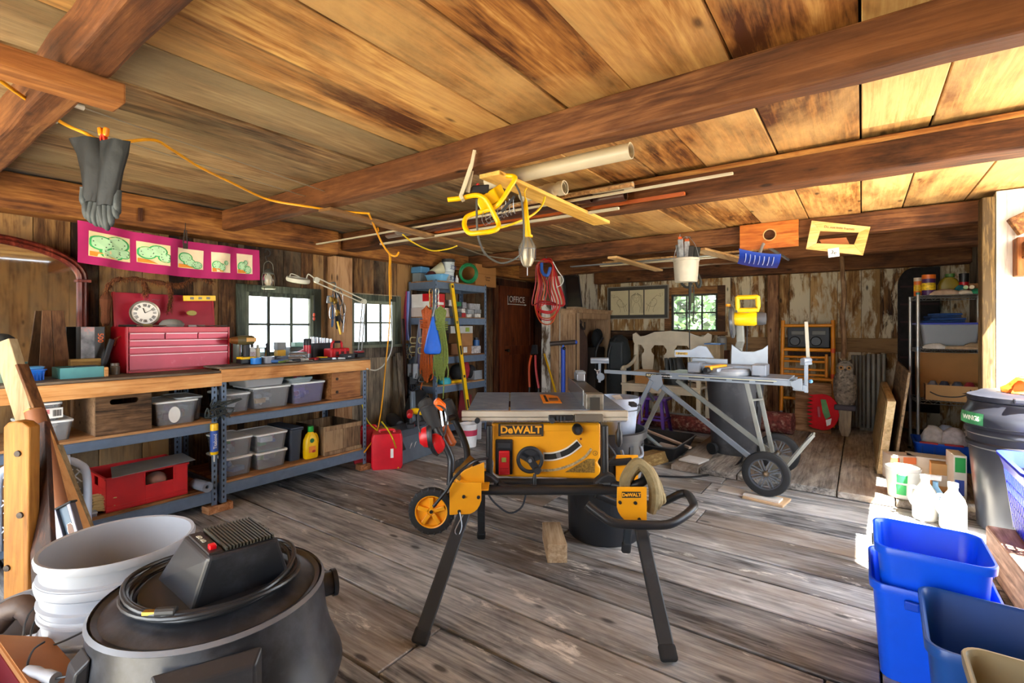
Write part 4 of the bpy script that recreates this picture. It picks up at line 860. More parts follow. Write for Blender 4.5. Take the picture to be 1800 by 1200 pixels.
t = T('green_case', 'grey green small case near the window behind the red gun', 'case', loc=on(519, -4.0)); MB().box((0, 0, .05), (.09, .14, .1)).b('body', mat('4a5450', .5), t, bevel=.01); MB().box((.0, .02, .12), (.07, .08, .04)).b('top_box', mat('7fae9c', .5), t, bevel=.006)
hc = ['c81e28', 'f0c000', '3a3c42', '2d5fa0', '9a4a2a', 'd8d8d4', '20242c', '6d7f3a', 'e0701c']
nmx = ['red', 'yellow', 'charcoal', 'blue', 'brown', 'white', 'black', 'olive', 'orange']
q = random.Random(11)
spots = [(466, -3.86), (480, -3.78), (488, -3.7), (494, -3.62), (500, -3.75), (508, -3.84), (506, -3.58), (486, -3.56), (516, -3.74), (548, -3.60), (556, -3.68), (562, -3.58), (476, -3.6), (497, -3.88), (528, -3.56), (574, -3.6)]
for i, (px, X) in enumerate(spots):
    c = on(px, X); a = q.uniform(-.9, .9)+PI/2; k = i % 9; kind = ('screwdriver', 'pliers')[i % 2]; side = ('left', 'middle', 'right')[0 if px < 490 else 1 if px < 530 else 2]
    dep = 'near the wall' if X < -3.8 else 'mid depth' if X < -3.65 else 'at the front edge'
    t = T(kind, '%s handled %s in the %s heap on the right bench, %s' % (nmx[k], kind, side, dep), 'hand tool', loc=c, rz=a)
    if i % 2 == 0:
        MB().lathe([(.001, 0), (.011, .004), (.013, .03), (.010, .06), (.012, .085), (.006, .092)], (0, 0, .014), 10, (1, 0, 0)).b('handle', mat(hc[k], .4), t, smooth=1)
        MB().cyl((.09, 0, .014), (.18, 0, .010), .003, n=8).b('shaft', m_chrome, t)
    else:
        for s_ in (-1, 1): MB().tube(bez([(0, s_*.03, .012), (.04, s_*.028, .012), (.085, s_*.01, .014), (.1, 0, .014)], 4), .008, 8).b('handle', mat(hc[k], .4), t, smooth=1)
        MB().hexa([(.095, -.014, .004), (.15, -.005, .006), (.15, .005, .006), (.095, .014, .004), (.095, -.014, .022), (.15, -.005, .018), (.15, .005, .018), (.095, .014, .022)]).b('jaw', m_gal, t, bevel=.002)
for i, (px, X, h, lab, col) in enumerate(((488, -3.8, .04, 'dark blue folded glove heap on the right bench', '39475e'), (502, -3.68, .045, 'blue grey bunched cloth among the right bench tools', '55647d'), (480, -3.9, .03, 'pink white crumpled packet among the right bench tools', 'c9a8a8'))):
    c = on(px, X); rg = [[(c.x+r*.06*math.cos(2*PI*k/12)*(1+.3*q.random()), c.y+r*.07*math.sin(2*PI*k/12)*(1+.3*q.random()), c.z+z*h) for k in range(12)] for r, z in ((1, 0), (1.05, .4), (.7, .8), (.25, 1))]
    MB().loft(rg).b('cloth', mat(col, .85, bump=.4, sc=30), None, smooth=80, label=lab, cat='cloth')
cylthing('pale_jar', 'pale green glass jar standing left of the cordless drill', 415, -3.9, can(.035, .16), glass((.75, .85, .78), .4), 'jar')
m_dw = mat('f0a310', .42, nz=.05); m_tube = mat('2b2c2f', .35, .3, dirt_or_glare='55504a', dn=.3); m_leg = mat('2c3136', .5, .2, dirt_or_glare='3c434a', dn=.4)
m_rub = mat('1b1c1e', .75); m_cast = mat('66788f', .4, 0, nz=.15, sc=12, dirt_or_glare='8a94a2', dn=.45); m_ralu = mat('cfc5b2', .35, .4); m_gray = mat('7c8590', .45, .3)
saw = T('table_saw', 'yellow portable table saw mounted on a folding wheeled stand', 'table saw', cam=True)
def sx_(px, t): return (px-900)/F*t
tf, tb = 2.42, 3.07; z0, z1 = .79, .842
edges = [(822, 893), (896, 1028), (1056, 1099)]
for i, (a, b2) in enumerate(((822, 894), (897, 1057), (1060, 1100))):
    MB().bx(sx_(a, tf), sx_(b2, tf), tf, tb, z1-.03, z1).b('table_top', m_cast, saw, bevel=.004)
MB().bx(sx_(812, 2.4), sx_(1103, 2.4), 2.385, 2.418, .812, z1-.002).bx(sx_(812, 2.4), sx_(1103, 2.4), 2.39, 2.418, .793, .809).b('front_rail', m_ralu, saw, bevel=.002)
MB().bx(sx_(822, 2.4), sx_(1103, 2.4), 3.075, 3.11, .785, z1-.008).b('rear_rail', m_ralu, saw, bevel=.002)
mb = MB(); x = sx_(815, 2.4)
while x < sx_(1100, 2.4): mb.bx(x, x+.003, 2.386, 2.39, .787, .793); x += .0065
mb.b('rack_teeth', m_gal, saw)
t_ = 2.38; c = C(839, 739, t_); MB().cyl(c-V((0, .012, 0)), c+V((0, .02, 0)), .013, n=20).b('rail_knob', m_blk, saw, bevel=.002)
y0 = 2.45; A = lambda px, py: (sx_(px, y0), H+(HOR-py)/F*y0)
out = [A(864, 744), (A(1056, 744)), A(1056, 805), A(1050, 812), A(1056, 822), A(1056, 832), A(1047, 842), A(877, 838), A(866, 832), A(868, 812), A(864, 806)]
body = MB().prism(out, (0, y0, 0), (1, 0, 0), (0, 0, 1), (0, .52, 0)).b('body', m_dw, saw, bevel=.012, seg=3)
MB().bx(A(872, 0)[0], A(1050, 0)[0], y0-.006, y0-.001, A(0, 764)[1]+.02, A(0, 746)[1]).b('upper_panel', m_dw, saw, bevel=.003)
def pl(a, b2, c_, d_, nm, m, dy=.01, th=.004, par=saw, bev=.002): return MB().bx(A(a, 0)[0], A(b2, 0)[0], y0-dy, y0-dy+th, A(0, d_)[1], A(0, c_)[1]).b(nm, m, par, bevel=bev)
m_lab = mat('2c2822', .5)
lab = pl(876, 955, 744, 766, 'name_plate', m_lab)
yy = y0-.0115
for py in (745.8, 763.6): MB().bx(A(880, 0)[0], A(951, 0)[0], yy, yy+.001, A(0, py+.7)[1], A(0, py)[1]).b('plate_line', m_dw, saw)
m_let = mat('f2a81c', .5)
fx = lambda px, py: frame((A(px, py)[0], yy, A(px, py)[1]), (1, 0, 0), (0, 0, 1))
text('DeWALT', .05, fx(915.5, 755), m_let, saw, off=.0016, sx=1.02)
sw = pl(871, 901, 771, 832, 'switch_box', m_blk, .02, .02, bev=.006)
pl(877, 896, 789, 831, 'switch_paddle', m_red, .04, .02, bev=.006); pl(882, 890, 800, 808, 'safety_tab', mat('8a8a3a', .4), .045, .006); pl(874, 898, 775, 786, 'switch_top', m_blk2, .03, .012, bev=.004)
for k in range(4): pl(879, 894, 818+k*3, 819+k*3, 'paddle_rib', mat('8f0f18', .5), .043, .004)
c = V((A(931, 803)[0], y0-.05, A(931, 803)[1]))
MB().tube([c+V((math.cos(a)*.058, 0, math.sin(a)*.058)) for a in [2*PI*i/32 for i in range(32)]], .0095, 10, closed=True).b('hand_wheel', m_blk2, saw, smooth=1)
mb = MB(); mb.lathe([(.001, -.012), (.018, -.012), (.022, .012), (.001, .016)], c, 18, (0, 1, 0))
for a, w in ((.35, .03), (2.6, .035), (-.95, .035)): mb.bar(c, c+V((math.cos(a)*.055, 0, math.sin(a)*.055)), w, .008, (0, 1, 0))
mb.prism([(.05*math.cos(a), .05*math.sin(a)) for a in [.35+(2.25)*i/10 for i in range(11)]]+[(0, 0)], c-V((0, .004, 0)), (1, 0, 0), (0, 0, 1), (0, .008, 0))
mb.b('wheel_spokes', m_blk2, saw); MB().cyl(c-V((0, .02, 0)), c, .009).b('wheel_nut', m_gal, saw)
k_ = V((A(943, 820)[0], y0-.07, A(943, 820)[1])); MB().lathe([(.001, -.01), (.016, -.01), (.02, .01), (.001, .02)], k_, 18, (0, 1, 0)).b('crank_hub', m_blk2, saw, smooth=1)
MB().tube([k_+V((-.012, 0, -.015)), k_+V((-.013, -.003, -.03)), k_+V((-.014, -.005, -.05)), k_+V((-.014, -.005, -.085)), k_+V((-.014, -.005, -.09))], [.007, .009, .011, .011, .004], 10).b('crank_handle', m_blk, saw, smooth=1)
c = V((A(1014, 753)[0], y0-.03, A(1014, 753)[1])); MB().lathe([(.001, -.018), (.018, -.018), (.026, -.006), (.026, .03), (.001, .03)], c, 22, (0, 1, 0)).b('bevel_lock_knob', m_blk, saw, smooth=1); MB().cyl(c-V((0, .022, 0)), c, .011).b('knob_cap', m_blk2, saw)
def band(P, w, nm, m, dy=.004, th=.002):
    mb = MB(); P = bez([(A(*p)[0], y0-dy, A(*p)[1]) for p in P], 6)
    for i, (a, b2) in enumerate(zip(P, P[1:])):
        ov = (b2-a).normalized()*.001; mb.bar(a-ov, b2+ov, w, th, (0, 1, 0))
    return mb.b(nm, m, saw)
band([(955, 802), (975, 801), (998, 793), (1018, 778)], .043, 'slot_surround', mat('eee9dc', .4))
band([(957, 802), (975, 801), (998, 793), (1017, 778.5)], .028, 'slot', mat('1c1a18', .7), .0055, .002)
band([(978, 800), (985, 798)], .028, 'slot_bracket', m_chrome, .007, .002)
band([(948, 826), (975, 825), (1005, 816), (1028, 802), (1039, 788)], .012, 'bevel_scale', mat('b9a37a', .5, nz=.5, sc=90), .004, .002)
mb = MB().prism([A(993, 829), A(1045, 830), A(1045, 806), (A(1033, 806))], (0, y0-.006, 0), (1, 0, 0), (0, 0, 1), (0, .004, 0)); mb.b('warning_label', mat('8a6a2c', .5, nz=.6, sc=120), saw)
c = A(1046, 796); MB().tube([V((c[0]+.011*math.cos(a), y0-.003, c[1]+.011*math.sin(a))) for a in [PI*k/8 for k in range(16)]], .0012, 5, closed=True).b('round_mark', m_lab, saw)
text('R', .012, fx(1046, 796), m_lab, saw)
c = A(1021, 771); MB().sph((c[0], y0-.002, c[1]), .006).b('screw', mat('7a3a12', .5), saw)
MB().prism([(-.05, -.16), (.05, -.16), (.05, .1), (.0, .16), (-.05, .16)], (sx_(968, 2.75), 2.78, z1+.001), (1, 0, 0), (0, 1, 0), (0, 0, .0025)).b('throat_plate', mat('e88f10', .45), saw)
MB().bx(sx_(960, 2.7)-.004, sx_(960, 2.7)+.010, 2.66, 2.9, z1+.0036, z1+.0045).b('blade_slot', m_dark, saw)
MB().box((sx_(972, 2.75), 2.72, z1+.006), (.05, .06, .012)).b('plate_clip', mat('5a3a1a', .6), saw, bevel=.003)
fx0, fx1 = sx_(1029, 2.46), sx_(1058, 2.46)
MB().bx(fx0, fx1, 2.5, 3.14, z1+.002, z1+.075).b('fence_beam', mat('55504a', .4, .5, dirt_or_glare='9a958a', dn=.4), saw, bevel=.003)
MB().bx(fx0-.006, fx0-.001, 2.5, 3.16, z1+.002, z1+.086).b('fence_face', m_chrome, saw, bevel=.001)
MB().bx(fx0, fx1+.003, 2.43, 2.495, z1-.02, z1+.076).b('fence_head', mat('8d877b', .4, .5, nz=.3, sc=40), saw, bevel=.003)
MB().bx(sx_(1036, 2.43), sx_(1054, 2.43), 2.42, 2.429, z1-.01, z1+.06).b('fence_label', mat('3a3834', .3), saw, bevel=.001)
MB().bx(fx0+.03, fx1-.005, 3.0, 3.15, z1+.077, z1+.12).b('riving_store', mat('9a9ca0', .3, .6), saw, bevel=.003)
for k in range(4): MB().bx(fx0+.034, fx1+.0, 3.0+k*.035, 3.012+k*.035, z1+.12, z1+.135).b('fence_rib', m_gal, saw)
MB().bx(sx_(964, 2.37), sx_(1008, 2.37), 2.36, 2.385, .798, .824).b('rail_lever', m_blk, saw, bevel=.005); MB().bx(sx_(1010, 2.37), sx_(1060, 2.37), 2.355, 2.385, .796, .828).b('rail_block', mat('6f675b', .45, .3), saw, bevel=.003)
for k in range(3): MB().bx(sx_(978+k*6, 2.36), sx_(982+k*6, 2.36), 2.352, 2.36, .80, .82).b('lever_rib', m_blk2, saw)
MB().cyl(C(970, 738, 2.36)-V((0, .02, 0)), C(970, 738, 2.36), .014).b('lever_knob', m_blk2, saw, bevel=.002)
mb = MB().quad((sx_(1080, 2.8), 2.75, z1+.001), (sx_(1097, 2.75), 2.78, z1+.001), (sx_(1093, 2.9), 2.95, z1+.001), (sx_(1075, 2.9), 2.92, z1+.001)); mb.b('pale_sticker', mat('dfe3e4', .4), saw)
c = C(1088, 760, 2.42); MB().tube([c+V((0, 0, .05)), c+V((0, 0, .02)), c, c-V((0, 0, .05)), c-V((0, 0, .07))], [.006, .008, .018, .017, .008], 12).b('side_lever', m_blk, saw, smooth=1)
for s_ in (0, 1):
    mb = MB()
    for k in range(4): mb.bx(sx_(1100, 2.75), sx_(1100, 2.75)+.03, 2.62+k*.02, 2.628+k*.02, z1-.02, z1+.0)
    if s_: mb = MB().tube([(sx_(1100, 2.75), 2.6, z1-.01), (sx_(1100, 2.75)+.045, 2.6, z1-.005), (sx_(1100, 2.75)+.05, 2.6, z1-.09)], .004, 6)
    mb.b('push_stick_holder', m_blk2, saw)
TP = lambda L_: [C(*p) for p in L_]
MB().tube(bez(TP([(1063, 748, 2.40), (1063, 790, 2.40), (1063, 832, 2.40), (1062, 846, 2.42)]), 5), .018, 12).b('cage_tube', m_tube, saw, smooth=1)
MB().tube(bez(TP([(860, 748, 2.40), (860, 790, 2.40), (860, 832, 2.40)]), 5), .016, 12).b('cage_tube', m_tube, saw, smooth=1)
MB().tube(TP([(850, 846, 2.42), (1075, 848, 2.42)]), .018, 12).b('cage_tube', m_tube, saw, smooth=1)
MB().tube(bez(TP([(878, 850, 2.36), (895, 857, 2.34), (960, 858, 2.33), (1040, 858, 2.34), (1060, 850, 2.36)]), 6), .016, 12).b('cage_tube', m_tube, saw, smooth=1)
for s_, px in ((-1, 858), (1, 1063)):
    MB().prism([(-.05, -.035), (.05, -.035), (.06, -.01), (.045, .03), (.01, .045), (-.02, .03), (-.055, .0)] if s_ > 0 else [(.05, -.035), (-.05, -.035), (-.06, -.01), (-.045, .03), (-.01, .045), (.02, .03), (.055, .0)][::-1], C(px, 845, 2.38)-V((0, .03, 0)), (1, 0, 0), (0, 0, 1), (0, .06, 0)).b('corner_foot', m_blk2, saw, bevel=.01, seg=3)
    MB().bar(C(px-10, 850, 2.345), C(px+10, 850, 2.345), .006, .008).b('foot_slot', m_gal, saw)
    MB().tube(TP([(px, 846, 2.42), (px, 838, 2.95)]), .018, 12).b('cage_tube', m_tube, saw, smooth=1)
def plate(px0, px1, py0, py1, t, nm='leg_plate'):
    a, b2, c_, d_ = C(px0, py0, t), C(px1, py0, t), C(px1, py1, t), C(px0, py1, t); w = b2.x-a.x; P = [(a.x, a.z), (b2.x, b2.z)]
    if px0 < 1000: P += [(c_.x, c_.z+(b2.z-c_.z)*.45)]+[(a.x+w*(.45+.52*math.cos(an)), c_.z+(b2.z-c_.z)*.42*(1-math.sin(an))) for an in (.3, .6, .9, 1.2)]+[(d_.x, d_.z)]
    else: P += [(c_.x, c_.z), (d_.x+w*.12, d_.z)]+[(a.x+w*(.45-.47*math.cos(an)), c_.z+w*.05+(b2.z-c_.z)*.5*(1-math.sin(an))) for an in (1.1, .8, .5, .2)]
    return MB().prism(P, (0, t, 0), (1, 0, 0), (0, 0, 1), (0, .008, 0)).b(nm, m_dw, saw, bevel=.002)
plate(790, 846, 848, 905, 2.22); plate(1085, 1137, 856, 919, 2.20)
p2 = C(1110, 869.5, 2.195); MB().bx(p2.x-.042, p2.x+.042, p2.y-.001, p2.y+.004, p2.z-.013, p2.z+.013).b('name_plate', m_lab, saw)
text('DeWALT', .021, frame((p2.x, p2.y-.0015, p2.z), (1, 0, 0), (0, 0, 1)), m_let, saw, off=.0008)
for q in ((815, 873, 2.215), (841, 874, 2.215), (807, 899, 2.215), (1117, 884, 2.195), (1124, 913, 2.195), (1090, 883, 2.195)):
    c = C(*q); MB().lathe([(.001, -.005), (.007, -.004), (.008, .004), (.001, .004)], c, 12, (0, 1, 0)).b('bolt', m_blk, saw, smooth=1)
def leg(a, b2, w=.058):
    a, b2 = C(*a), C(*b2); b2.z = max(b2.z, .012); MB().bar(a, b2, w, .024, (0, 1, 0)).b('leg', m_leg, saw, bevel=.006)
    d = (b2-a).normalized(); MB().bar(b2-d*.055, b2+d*.004, w+.008, .032, (0, 1, 0)).b('leg_foot', m_rub, saw, bevel=.012, seg=3)
leg((816, 900, 2.24), (736, 1132, 1.915)); leg((1123, 915, 2.22), (1177, 1166, 1.815)); leg((846, 850, 2.62), (846, 948, 2.88), .042); leg((1112, 850, 2.63), (1100, 970, 2.64), .042)
MB().bx(sx_(800, 2.3), sx_(800, 2.3)+.16, 2.24, 2.58, .50, .506).b('stand_bracket', m_dw, saw, bevel=.002)
MB().prism([(0, 0), (.14, 0), (.14, .1), (.04, .06)], C(798, 850, 2.26), (1, 0, 0), (0, 0, 1), (0, .008, 0)).b('stand_bracket', m_dw, saw, bevel=.003)
MB().hexa([C(796, 838, 2.24), C(808, 846, 2.24), C(835, 812, 2.5), C(826, 805, 2.5), C(796, 831, 2.24), C(808, 838, 2.24), C(835, 806, 2.5), C(826, 799, 2.5)]).b('latch_channel', mat('8a6a30', .5, .3), saw, bevel=.003)
MB().bx(sx_(1086, 2.55), sx_(1086, 2.55)+.12, 2.6, 2.608, .42, .57).b('stand_bracket', m_dw, saw, bevel=.003)
MB().tube(TP([(845, 862, 2.3), (1085, 862, 2.3)]), .02, 10).tube(TP([(845, 850, 2.62), (1110, 850, 2.62)]), .02, 10).b('cross_rail', m_tube, saw, smooth=1)
def wheel(c, R, w, m_hub, par, sp=6, d=(0, 1, 0), tread=True):
    c = V(c); a, b_, dd = basis(d); wv = MB().lathe([(R*.70, -w*.42), (R*.86, -w*.5), (R*.97, -w*.4), (R, -w*.15), (R, w*.15), (R*.97, w*.4), (R*.86, w*.5), (R*.70, w*.42), (R*.70, -w*.42)], c, 40, d, cap=False).b('wheel', m_rub, par, smooth=1)
    if tread:
        mb = MB()
        for i in range(22): an = 2*PI*i/22; e = a*math.cos(an)+b_*math.sin(an); mb.bar(c+e*R*.90-dd*w*.5, c+e*R*1.005-dd*w*.22, .006, .006, dd)
        mb.b('tread_lug', mat('33343a', .7), wv)
    return wv
cw_ = C(759, 897, 2.27); wv = wheel(cw_, .107, .045, m_dw, saw)
MB().lathe([(.001, -.014), (.016, -.014), (.02, -.004), (.04, .0), (.066, -.004), (.070, -.018), (.075, -.02), (.076, .018), (.001, .018)], cw_, 32, (0, 1, 0)).b('hub', m_dw, wv, smooth=1)
mb = MB()
for i in range(5):
    an = 2*PI*i/5+.3; e = V((math.cos(an), 0, math.sin(an))); u_ = V((-e.z, 0, e.x)); mb.bar(cw_+e*.016+V((0, -.008, 0)), cw_+e*.066+V((0, -.012, 0)), .02, .02, (0, 1, 0))
mb.b('spoke', m_dw, wv, bevel=.003); MB().cyl(cw_-V((0, .02, 0)), cw_, .008).b('axle_nut', m_blk, wv)
cw2 = C(820, 838, 2.72); wv = wheel(cw2, .107, .045, m_dw, saw); MB().lathe([(.001, -.01), (.076, -.01), (.076, .018), (.001, .018)], cw2, 28, (0, 1, 0)).b('hub', m_dw, wv)
MB().tube([cw_, cw2], .008, 8).b('axle', m_tube, saw)
MB().tube(bez(TP([(791, 852, 2.26), (793, 820, 2.27), (791, 800, 2.28), (772, 762, 2.29), (762, 742, 2.3)]), 6), .0175, 12).b('push_handle', m_tube, saw, smooth=1)
MB().tube(bez(TP([(820, 822, 2.62), (821, 795, 2.62), (815, 772, 2.62), (800, 740, 2.62), (796, 728, 2.62)]), 6), .0175, 12).b('push_handle', m_tube, saw, smooth=1)
MB().tube(TP([(765, 745, 2.3), (798, 732, 2.62)]), .016, 10).b('handle_bar', m_tube, saw, smooth=1)
MB().tube(TP([(766, 752, 2.29), (756, 727, 2.3), (746, 706, 2.32), (743, 702, 2.32)]), [.028, .037, .036, .02], 14).b('grip', m_rub, saw, smooth=1)
MB().tube(TP([(800, 740, 2.62), (793, 722, 2.62), (785, 706, 2.63), (783, 702, 2.63)]), [.024, .032, .032, .018], 14).b('grip', m_rub, saw, smooth=1)
P = TP([(1031, 886, 2.16), (1052, 902, 2.14), (1080, 919, 2.12), (1125, 922, 2.12), (1170, 922, 2.13), (1195, 912, 2.16), (1218, 893, 2.22), (1217, 880, 2.32), (1208, 868, 2.42), (1195, 868, 2.45), (1165, 882, 2.5), (1130, 886, 2.5), (1090, 884, 2.5), (1070, 878, 2.5), (1048, 868, 2.5)])
MB().tube(bez(P, 4), .0195, 12).b('front_handle', m_tube, saw, smooth=1)
MB().tube(bez(TP([(1078, 852, 2.36), (1095, 854, 2.33), (1115, 852, 2.30), (1130, 846, 2.3), (1134, 838, 2.34)]), 5), .021, 12).b('hook_arm', m_tube, saw, smooth=1)
MB().tube(bez(TP([(1060, 812, 2.6), (1085, 812, 2.6), (1110, 810, 2.6)]), 3), .019, 12).b('cage_tube', m_tube, saw, smooth=1)
MB().tube(bez(TP([(1067, 780, 2.45), (1080, 797, 2.45), (1079, 803, 2.45), (1066, 812, 2.45)]), 4), .007, 8).b('side_handle', m_blk2, saw, smooth=1)
MB().tube(bez(TP([(856, 865, 2.5), (870, 884, 2.5), (895, 901, 2.52), (915, 893, 2.52), (923, 875, 2.5), (923, 858, 2.45)]), 6), .005, 7).b('power_cable', mat('3f4a58', .5), saw, smooth=1)
MB().tube(bez(TP([(762, 890, 2.2), (785, 862, 2.19), (800, 838, 2.19), (830, 812, 2.24), (856, 805, 2.38)]), 6), .007, 8).b('power_cable', m_blk, saw, smooth=1)
mb = MB().tube(bez(TP([(808, 900, 2.2), (812, 925, 2.18), (806, 940, 2.17), (800, 932, 2.17), (814, 905, 2.2)]), 4), .0025, 6); mb.b('safety_wire', m_gal, saw)
t = T('ear_muffs', 'red and black ear muffs hanging from the table saw push handle', 'ear muffs', cam=True)
def cup(c, d, k):
    c = C(*c); MB().lathe([(.001, -.03), (.022, -.028), (.037, -.012), (.040, .006), (.001, .006)], c, 22, d, sx=.85, sy=1.15).b('ear_cup', m_red, t, smooth=1)
    MB().lathe([(.001, .006), (.042, .006), (.046, .016), (.038, .026), (.001, .026)], c, 22, d, sx=.85, sy=1.15).b('ear_cushion', m_blk, t, smooth=1)
cup((749, 768, 2.12), (.95, .1, .1), 0); cup((768, 779, 2.14), (-.9, .1, -.35), 1)
MB().tube(bez(TP([(741, 765, 2.1), (735, 742, 2.12), (738, 720, 2.16), (755, 712, 2.2), (775, 714, 2.2), (786, 730, 2.19), (782, 760, 2.16), (775, 778, 2.14)]), 6), .004, 8).b('headband', m_blk2, t, smooth=1)
t = T('spring_clamp', 'orange handled long clamp hanging over the saw push handle', 'clamp', cam=True)
MB().bar(C(765, 703, 2.22), C(781, 718, 2.23), .035, .05, (0, 1, 0)).b('orange_grip', mat('f06a14', .4), t, bevel=.012, seg=3)
for k in (0, 1): MB().bar(C(774+k*8, 714, 2.22), C(780+k*8, 756, 2.2), .009, .006, (0, 1, 0)).b('clamp_bar', m_chrome, t)
MB().tube(TP([(782, 748, 2.2), (788, 765, 2.19), (796, 780, 2.18), (797, 783, 2.18)]), [.014, .02, .019, .008], 10).b('wood_grip', mat('9a4a1a', .4), t, smooth=1)
t = T('folded_trousers', 'khaki work trousers draped over the right end of the table saw', 'trousers', cam=True)
mb = MB(); q = random.Random(3)
for k in range(9):
    o = k*.018; dp = k*.008
    rr = .024-.0012*k
    P = [C(1099+k*1.2, 862-k*3-(k % 3)*5, 2.30+dp), C(1099+k*2.2, 842-k*1.4, 2.27+dp), C(1108+k*2.2, 822, 2.26+dp), C(1122+k*2.1, 814+k*1.0, 2.26+dp), C(1137+k*1.8, 824+k*1.6, 2.26+dp), C(1146+k*1.9, 850+k*1, 2.26+dp), C(1148+k*2+(k % 2)*3, 880-(k*3 % 7), 2.27+dp), C(1144+k*2.6, 898-k*2.3-(k % 3)*6, 2.28+dp)]
    mb.mat(k % 2); mb.tube(bez([p+V((q.uniform(-.004, .004), 0, q.uniform(-.004, .004))) for p in P], 5), rr, 8)
mb.b('cloth', [mat('8a7a55', .9, bump=.6, sc=40), mat('a3916a', .9, bump=.6, sc=40)], t, smooth=1)
w_lum = wood('8a6e50', 'b59a78', 'd3bd9c', 'Y', 1, .7); w_lum2 = wood('8a6a3c', 'c9a86c', 'e4cb96', 'Y', 1, .7)
a = C(978, 990, 2.6); MB().box((a.x, a.y+.14, .05), (.105, .30, .10), rz=.03).b('lumber_block', w_lum, None, cam=True, bevel=.003, label='short square lumber block standing on the floor below the table saw', cat='wood block')
c = V((sx_(1062, 2.98), 2.98, 0)); t = T('trash_can', 'black trash can with grey worn rim directly behind the table saw', 'trash can', cam=True)
MB().lathe([(.001, .0), (.205, 0), (.215, .015), (.235, .60), (.252, .60), (.255, .64), (.238, .645), (.23, .6), (.20, .02), (.001, .02)], c, 40, cap=False).b('body', mat('23262c', .45, dirt_or_glare='5c6068', dn=.3), t, smooth=1)
mb = MB()
for k in range(12): an = 2*PI*k/12; e = V((math.cos(an), math.sin(an), 0)); mb.bar(c+e*.209+V((0, 0, .04)), c+e*.234+V((0, 0, .57)), .03, .008, e)
mb.b('rib', mat('1e2127', .5), t, bevel=.002)
MB().tube(bez([c+V((.05, -.25, .56)), c+V((.06, -.28, .53)), c+V((.12, -.265, .52)), c+V((.17, -.23, .53)), c+V((.17, -.20, .57))], 4), .010, 8).b('handle', mat('6d7784', .4), t, smooth=1)
MB().bx(c.x+.02, c.x+.16, c.y-.243, c.y-.234, .36, .52).b('worn_panel', mat('8b8f94', .5, nz=.3), t)
t = T('grey_pail', 'blue grey dusty pail sitting in the rim of the black trash can', 'pail', cam=True); c2 = c+V((.09, .02, .55))
MB().lathe([(.001, .05), (.10, .05), (.118, .24), (.124, .24), (.126, .275), (.119, .275), (.10, .06), (.001, .06)], c2, 32, cap=False).b('body', mat('9aa6bb', .45, nz=.25), t, smooth=1)
MB().lathe([(.1185, .2), (.1215, .2), (.1215, .205), (.1185, .205)], c2, 32, cap=False).b('ring', mat('2e3138', .5), t)
m_sil = mat('7d8691', .4, .4, nz=.06); m_sil2 = mat('8c8e88', .45, .3); m_msaw = mat('858c97', .4, .3)
S_ = lambda px, py, Y: W(px, py, Y=Y)
st = T('saw_stand', 'grey steel mobile miter saw stand with two spoked wheels', 'saw stand'); Yn, Yf, zt = 4.0, 4.30, .87
MB().bx(-1.46, -.40, Yn-.02, Yn+.02, zt-.04, zt).b('rail', m_sil, st, bevel=.002); MB().bx(-1.46, -.40, Yf-.02, Yf+.02, zt-.04, zt).b('rail', m_sil, st, bevel=.002)
MB().bx(-1.30, -.42, Yn-.03, Yf+.03, zt+.001, zt+.012).b('deck_plate', m_msaw, st, bevel=.002)
MB().bx(-1.2, -.5, Yn-.024, Yn-.021, zt-.012, zt-.008).b('ruler_strip', mat('d9cf9a', .5), st)
for k in range(4): MB().bx(-1.12+k*.16, -1.0+k*.16, Yn-.0225, Yn-.0205, zt-.024, zt-.018).b('slot', m_dark, st)
MB().bx(-1.47, -1.27, Yn-.024, Yn-.0205, zt-.036, zt-.004).b('label_strip', m_dark, st)
text('RIDGID', .026, frame((-1.42, Yn-.0245, zt-.02), (1, 0, 0), (0, 0, 1)), mat('e6d9a8', .5), st, off=.0006); text('HEAVY DUTY MITER STAND', .011, frame((-1.32, Yn-.0245, zt-.02), (1, 0, 0), (0, 0, 1)), m_white, st, off=.0004)
a = S_(1063, 657, Yn); MB().bar((a.x, Yn, zt-.01), (-1.40, Yn, zt-.012), .028, .032).b('extension_arm', m_sil, st, bevel=.002); MB().bar((a.x+.07, Yf-.08, zt-.03), (-1.38, Yf-.08, zt-.03), .028, .03).b('extension_arm', m_sil, st, bevel=.002)
MB().bar((-.40, Yn, zt-.045), (S_(1418, 0, Yn).x, Yn, zt-.05), .03, .045).b('extension_arm', m_sil, st, bevel=.002)
MB().bar((-.46, Yn+.1, zt-.02), (-.33, Yn+.1, zt-.02), .2, .02).b('end_plate', m_sil, st, bevel=.003)
def rod(p, q, w=.028, h=.028, m=m_sil, nm='leg'): return MB().bar(p, q, w, h, (0, 1, 0)).b(nm, m, st, bevel=.003)
rod(S_(1142, 662, Yn), S_(1322, 806, Yn), .036); rod(S_(1190, 668, Yf-.03), S_(1352, 792, Yf-.03), .036, m=m_sil2)
rod(S_(1312, 672, Yn+.05), S_(1342, 797, Yn+.05), .03, m=m_sil2); rod(S_(1332, 674, Yf-.06), S_(1358, 795, Yf-.06), .03, m=m_sil2)
rod(S_(1320, 703, Yn+.05), S_(1340, 701, Yf-.08), .016, .016, m_sil2, 'cross_brace')
p = S_(1146, 668, Yn-.03); q = S_(1108, 745, Yn-.03); rod(p, V((q.x, q.y, q.z)), .036); k = (p-q).normalized(); q2 = q-k*(q.z/k.z-.02/k.z); rod(q, q2, .034)
p = S_(1168, 684, Yf-.06); q = S_(1137, 748, Yf-.06); k = (p-q).normalized(); q2 = q-k*((q.z-.02)/k.z); rod(p, q2, .034, m=m_sil2)
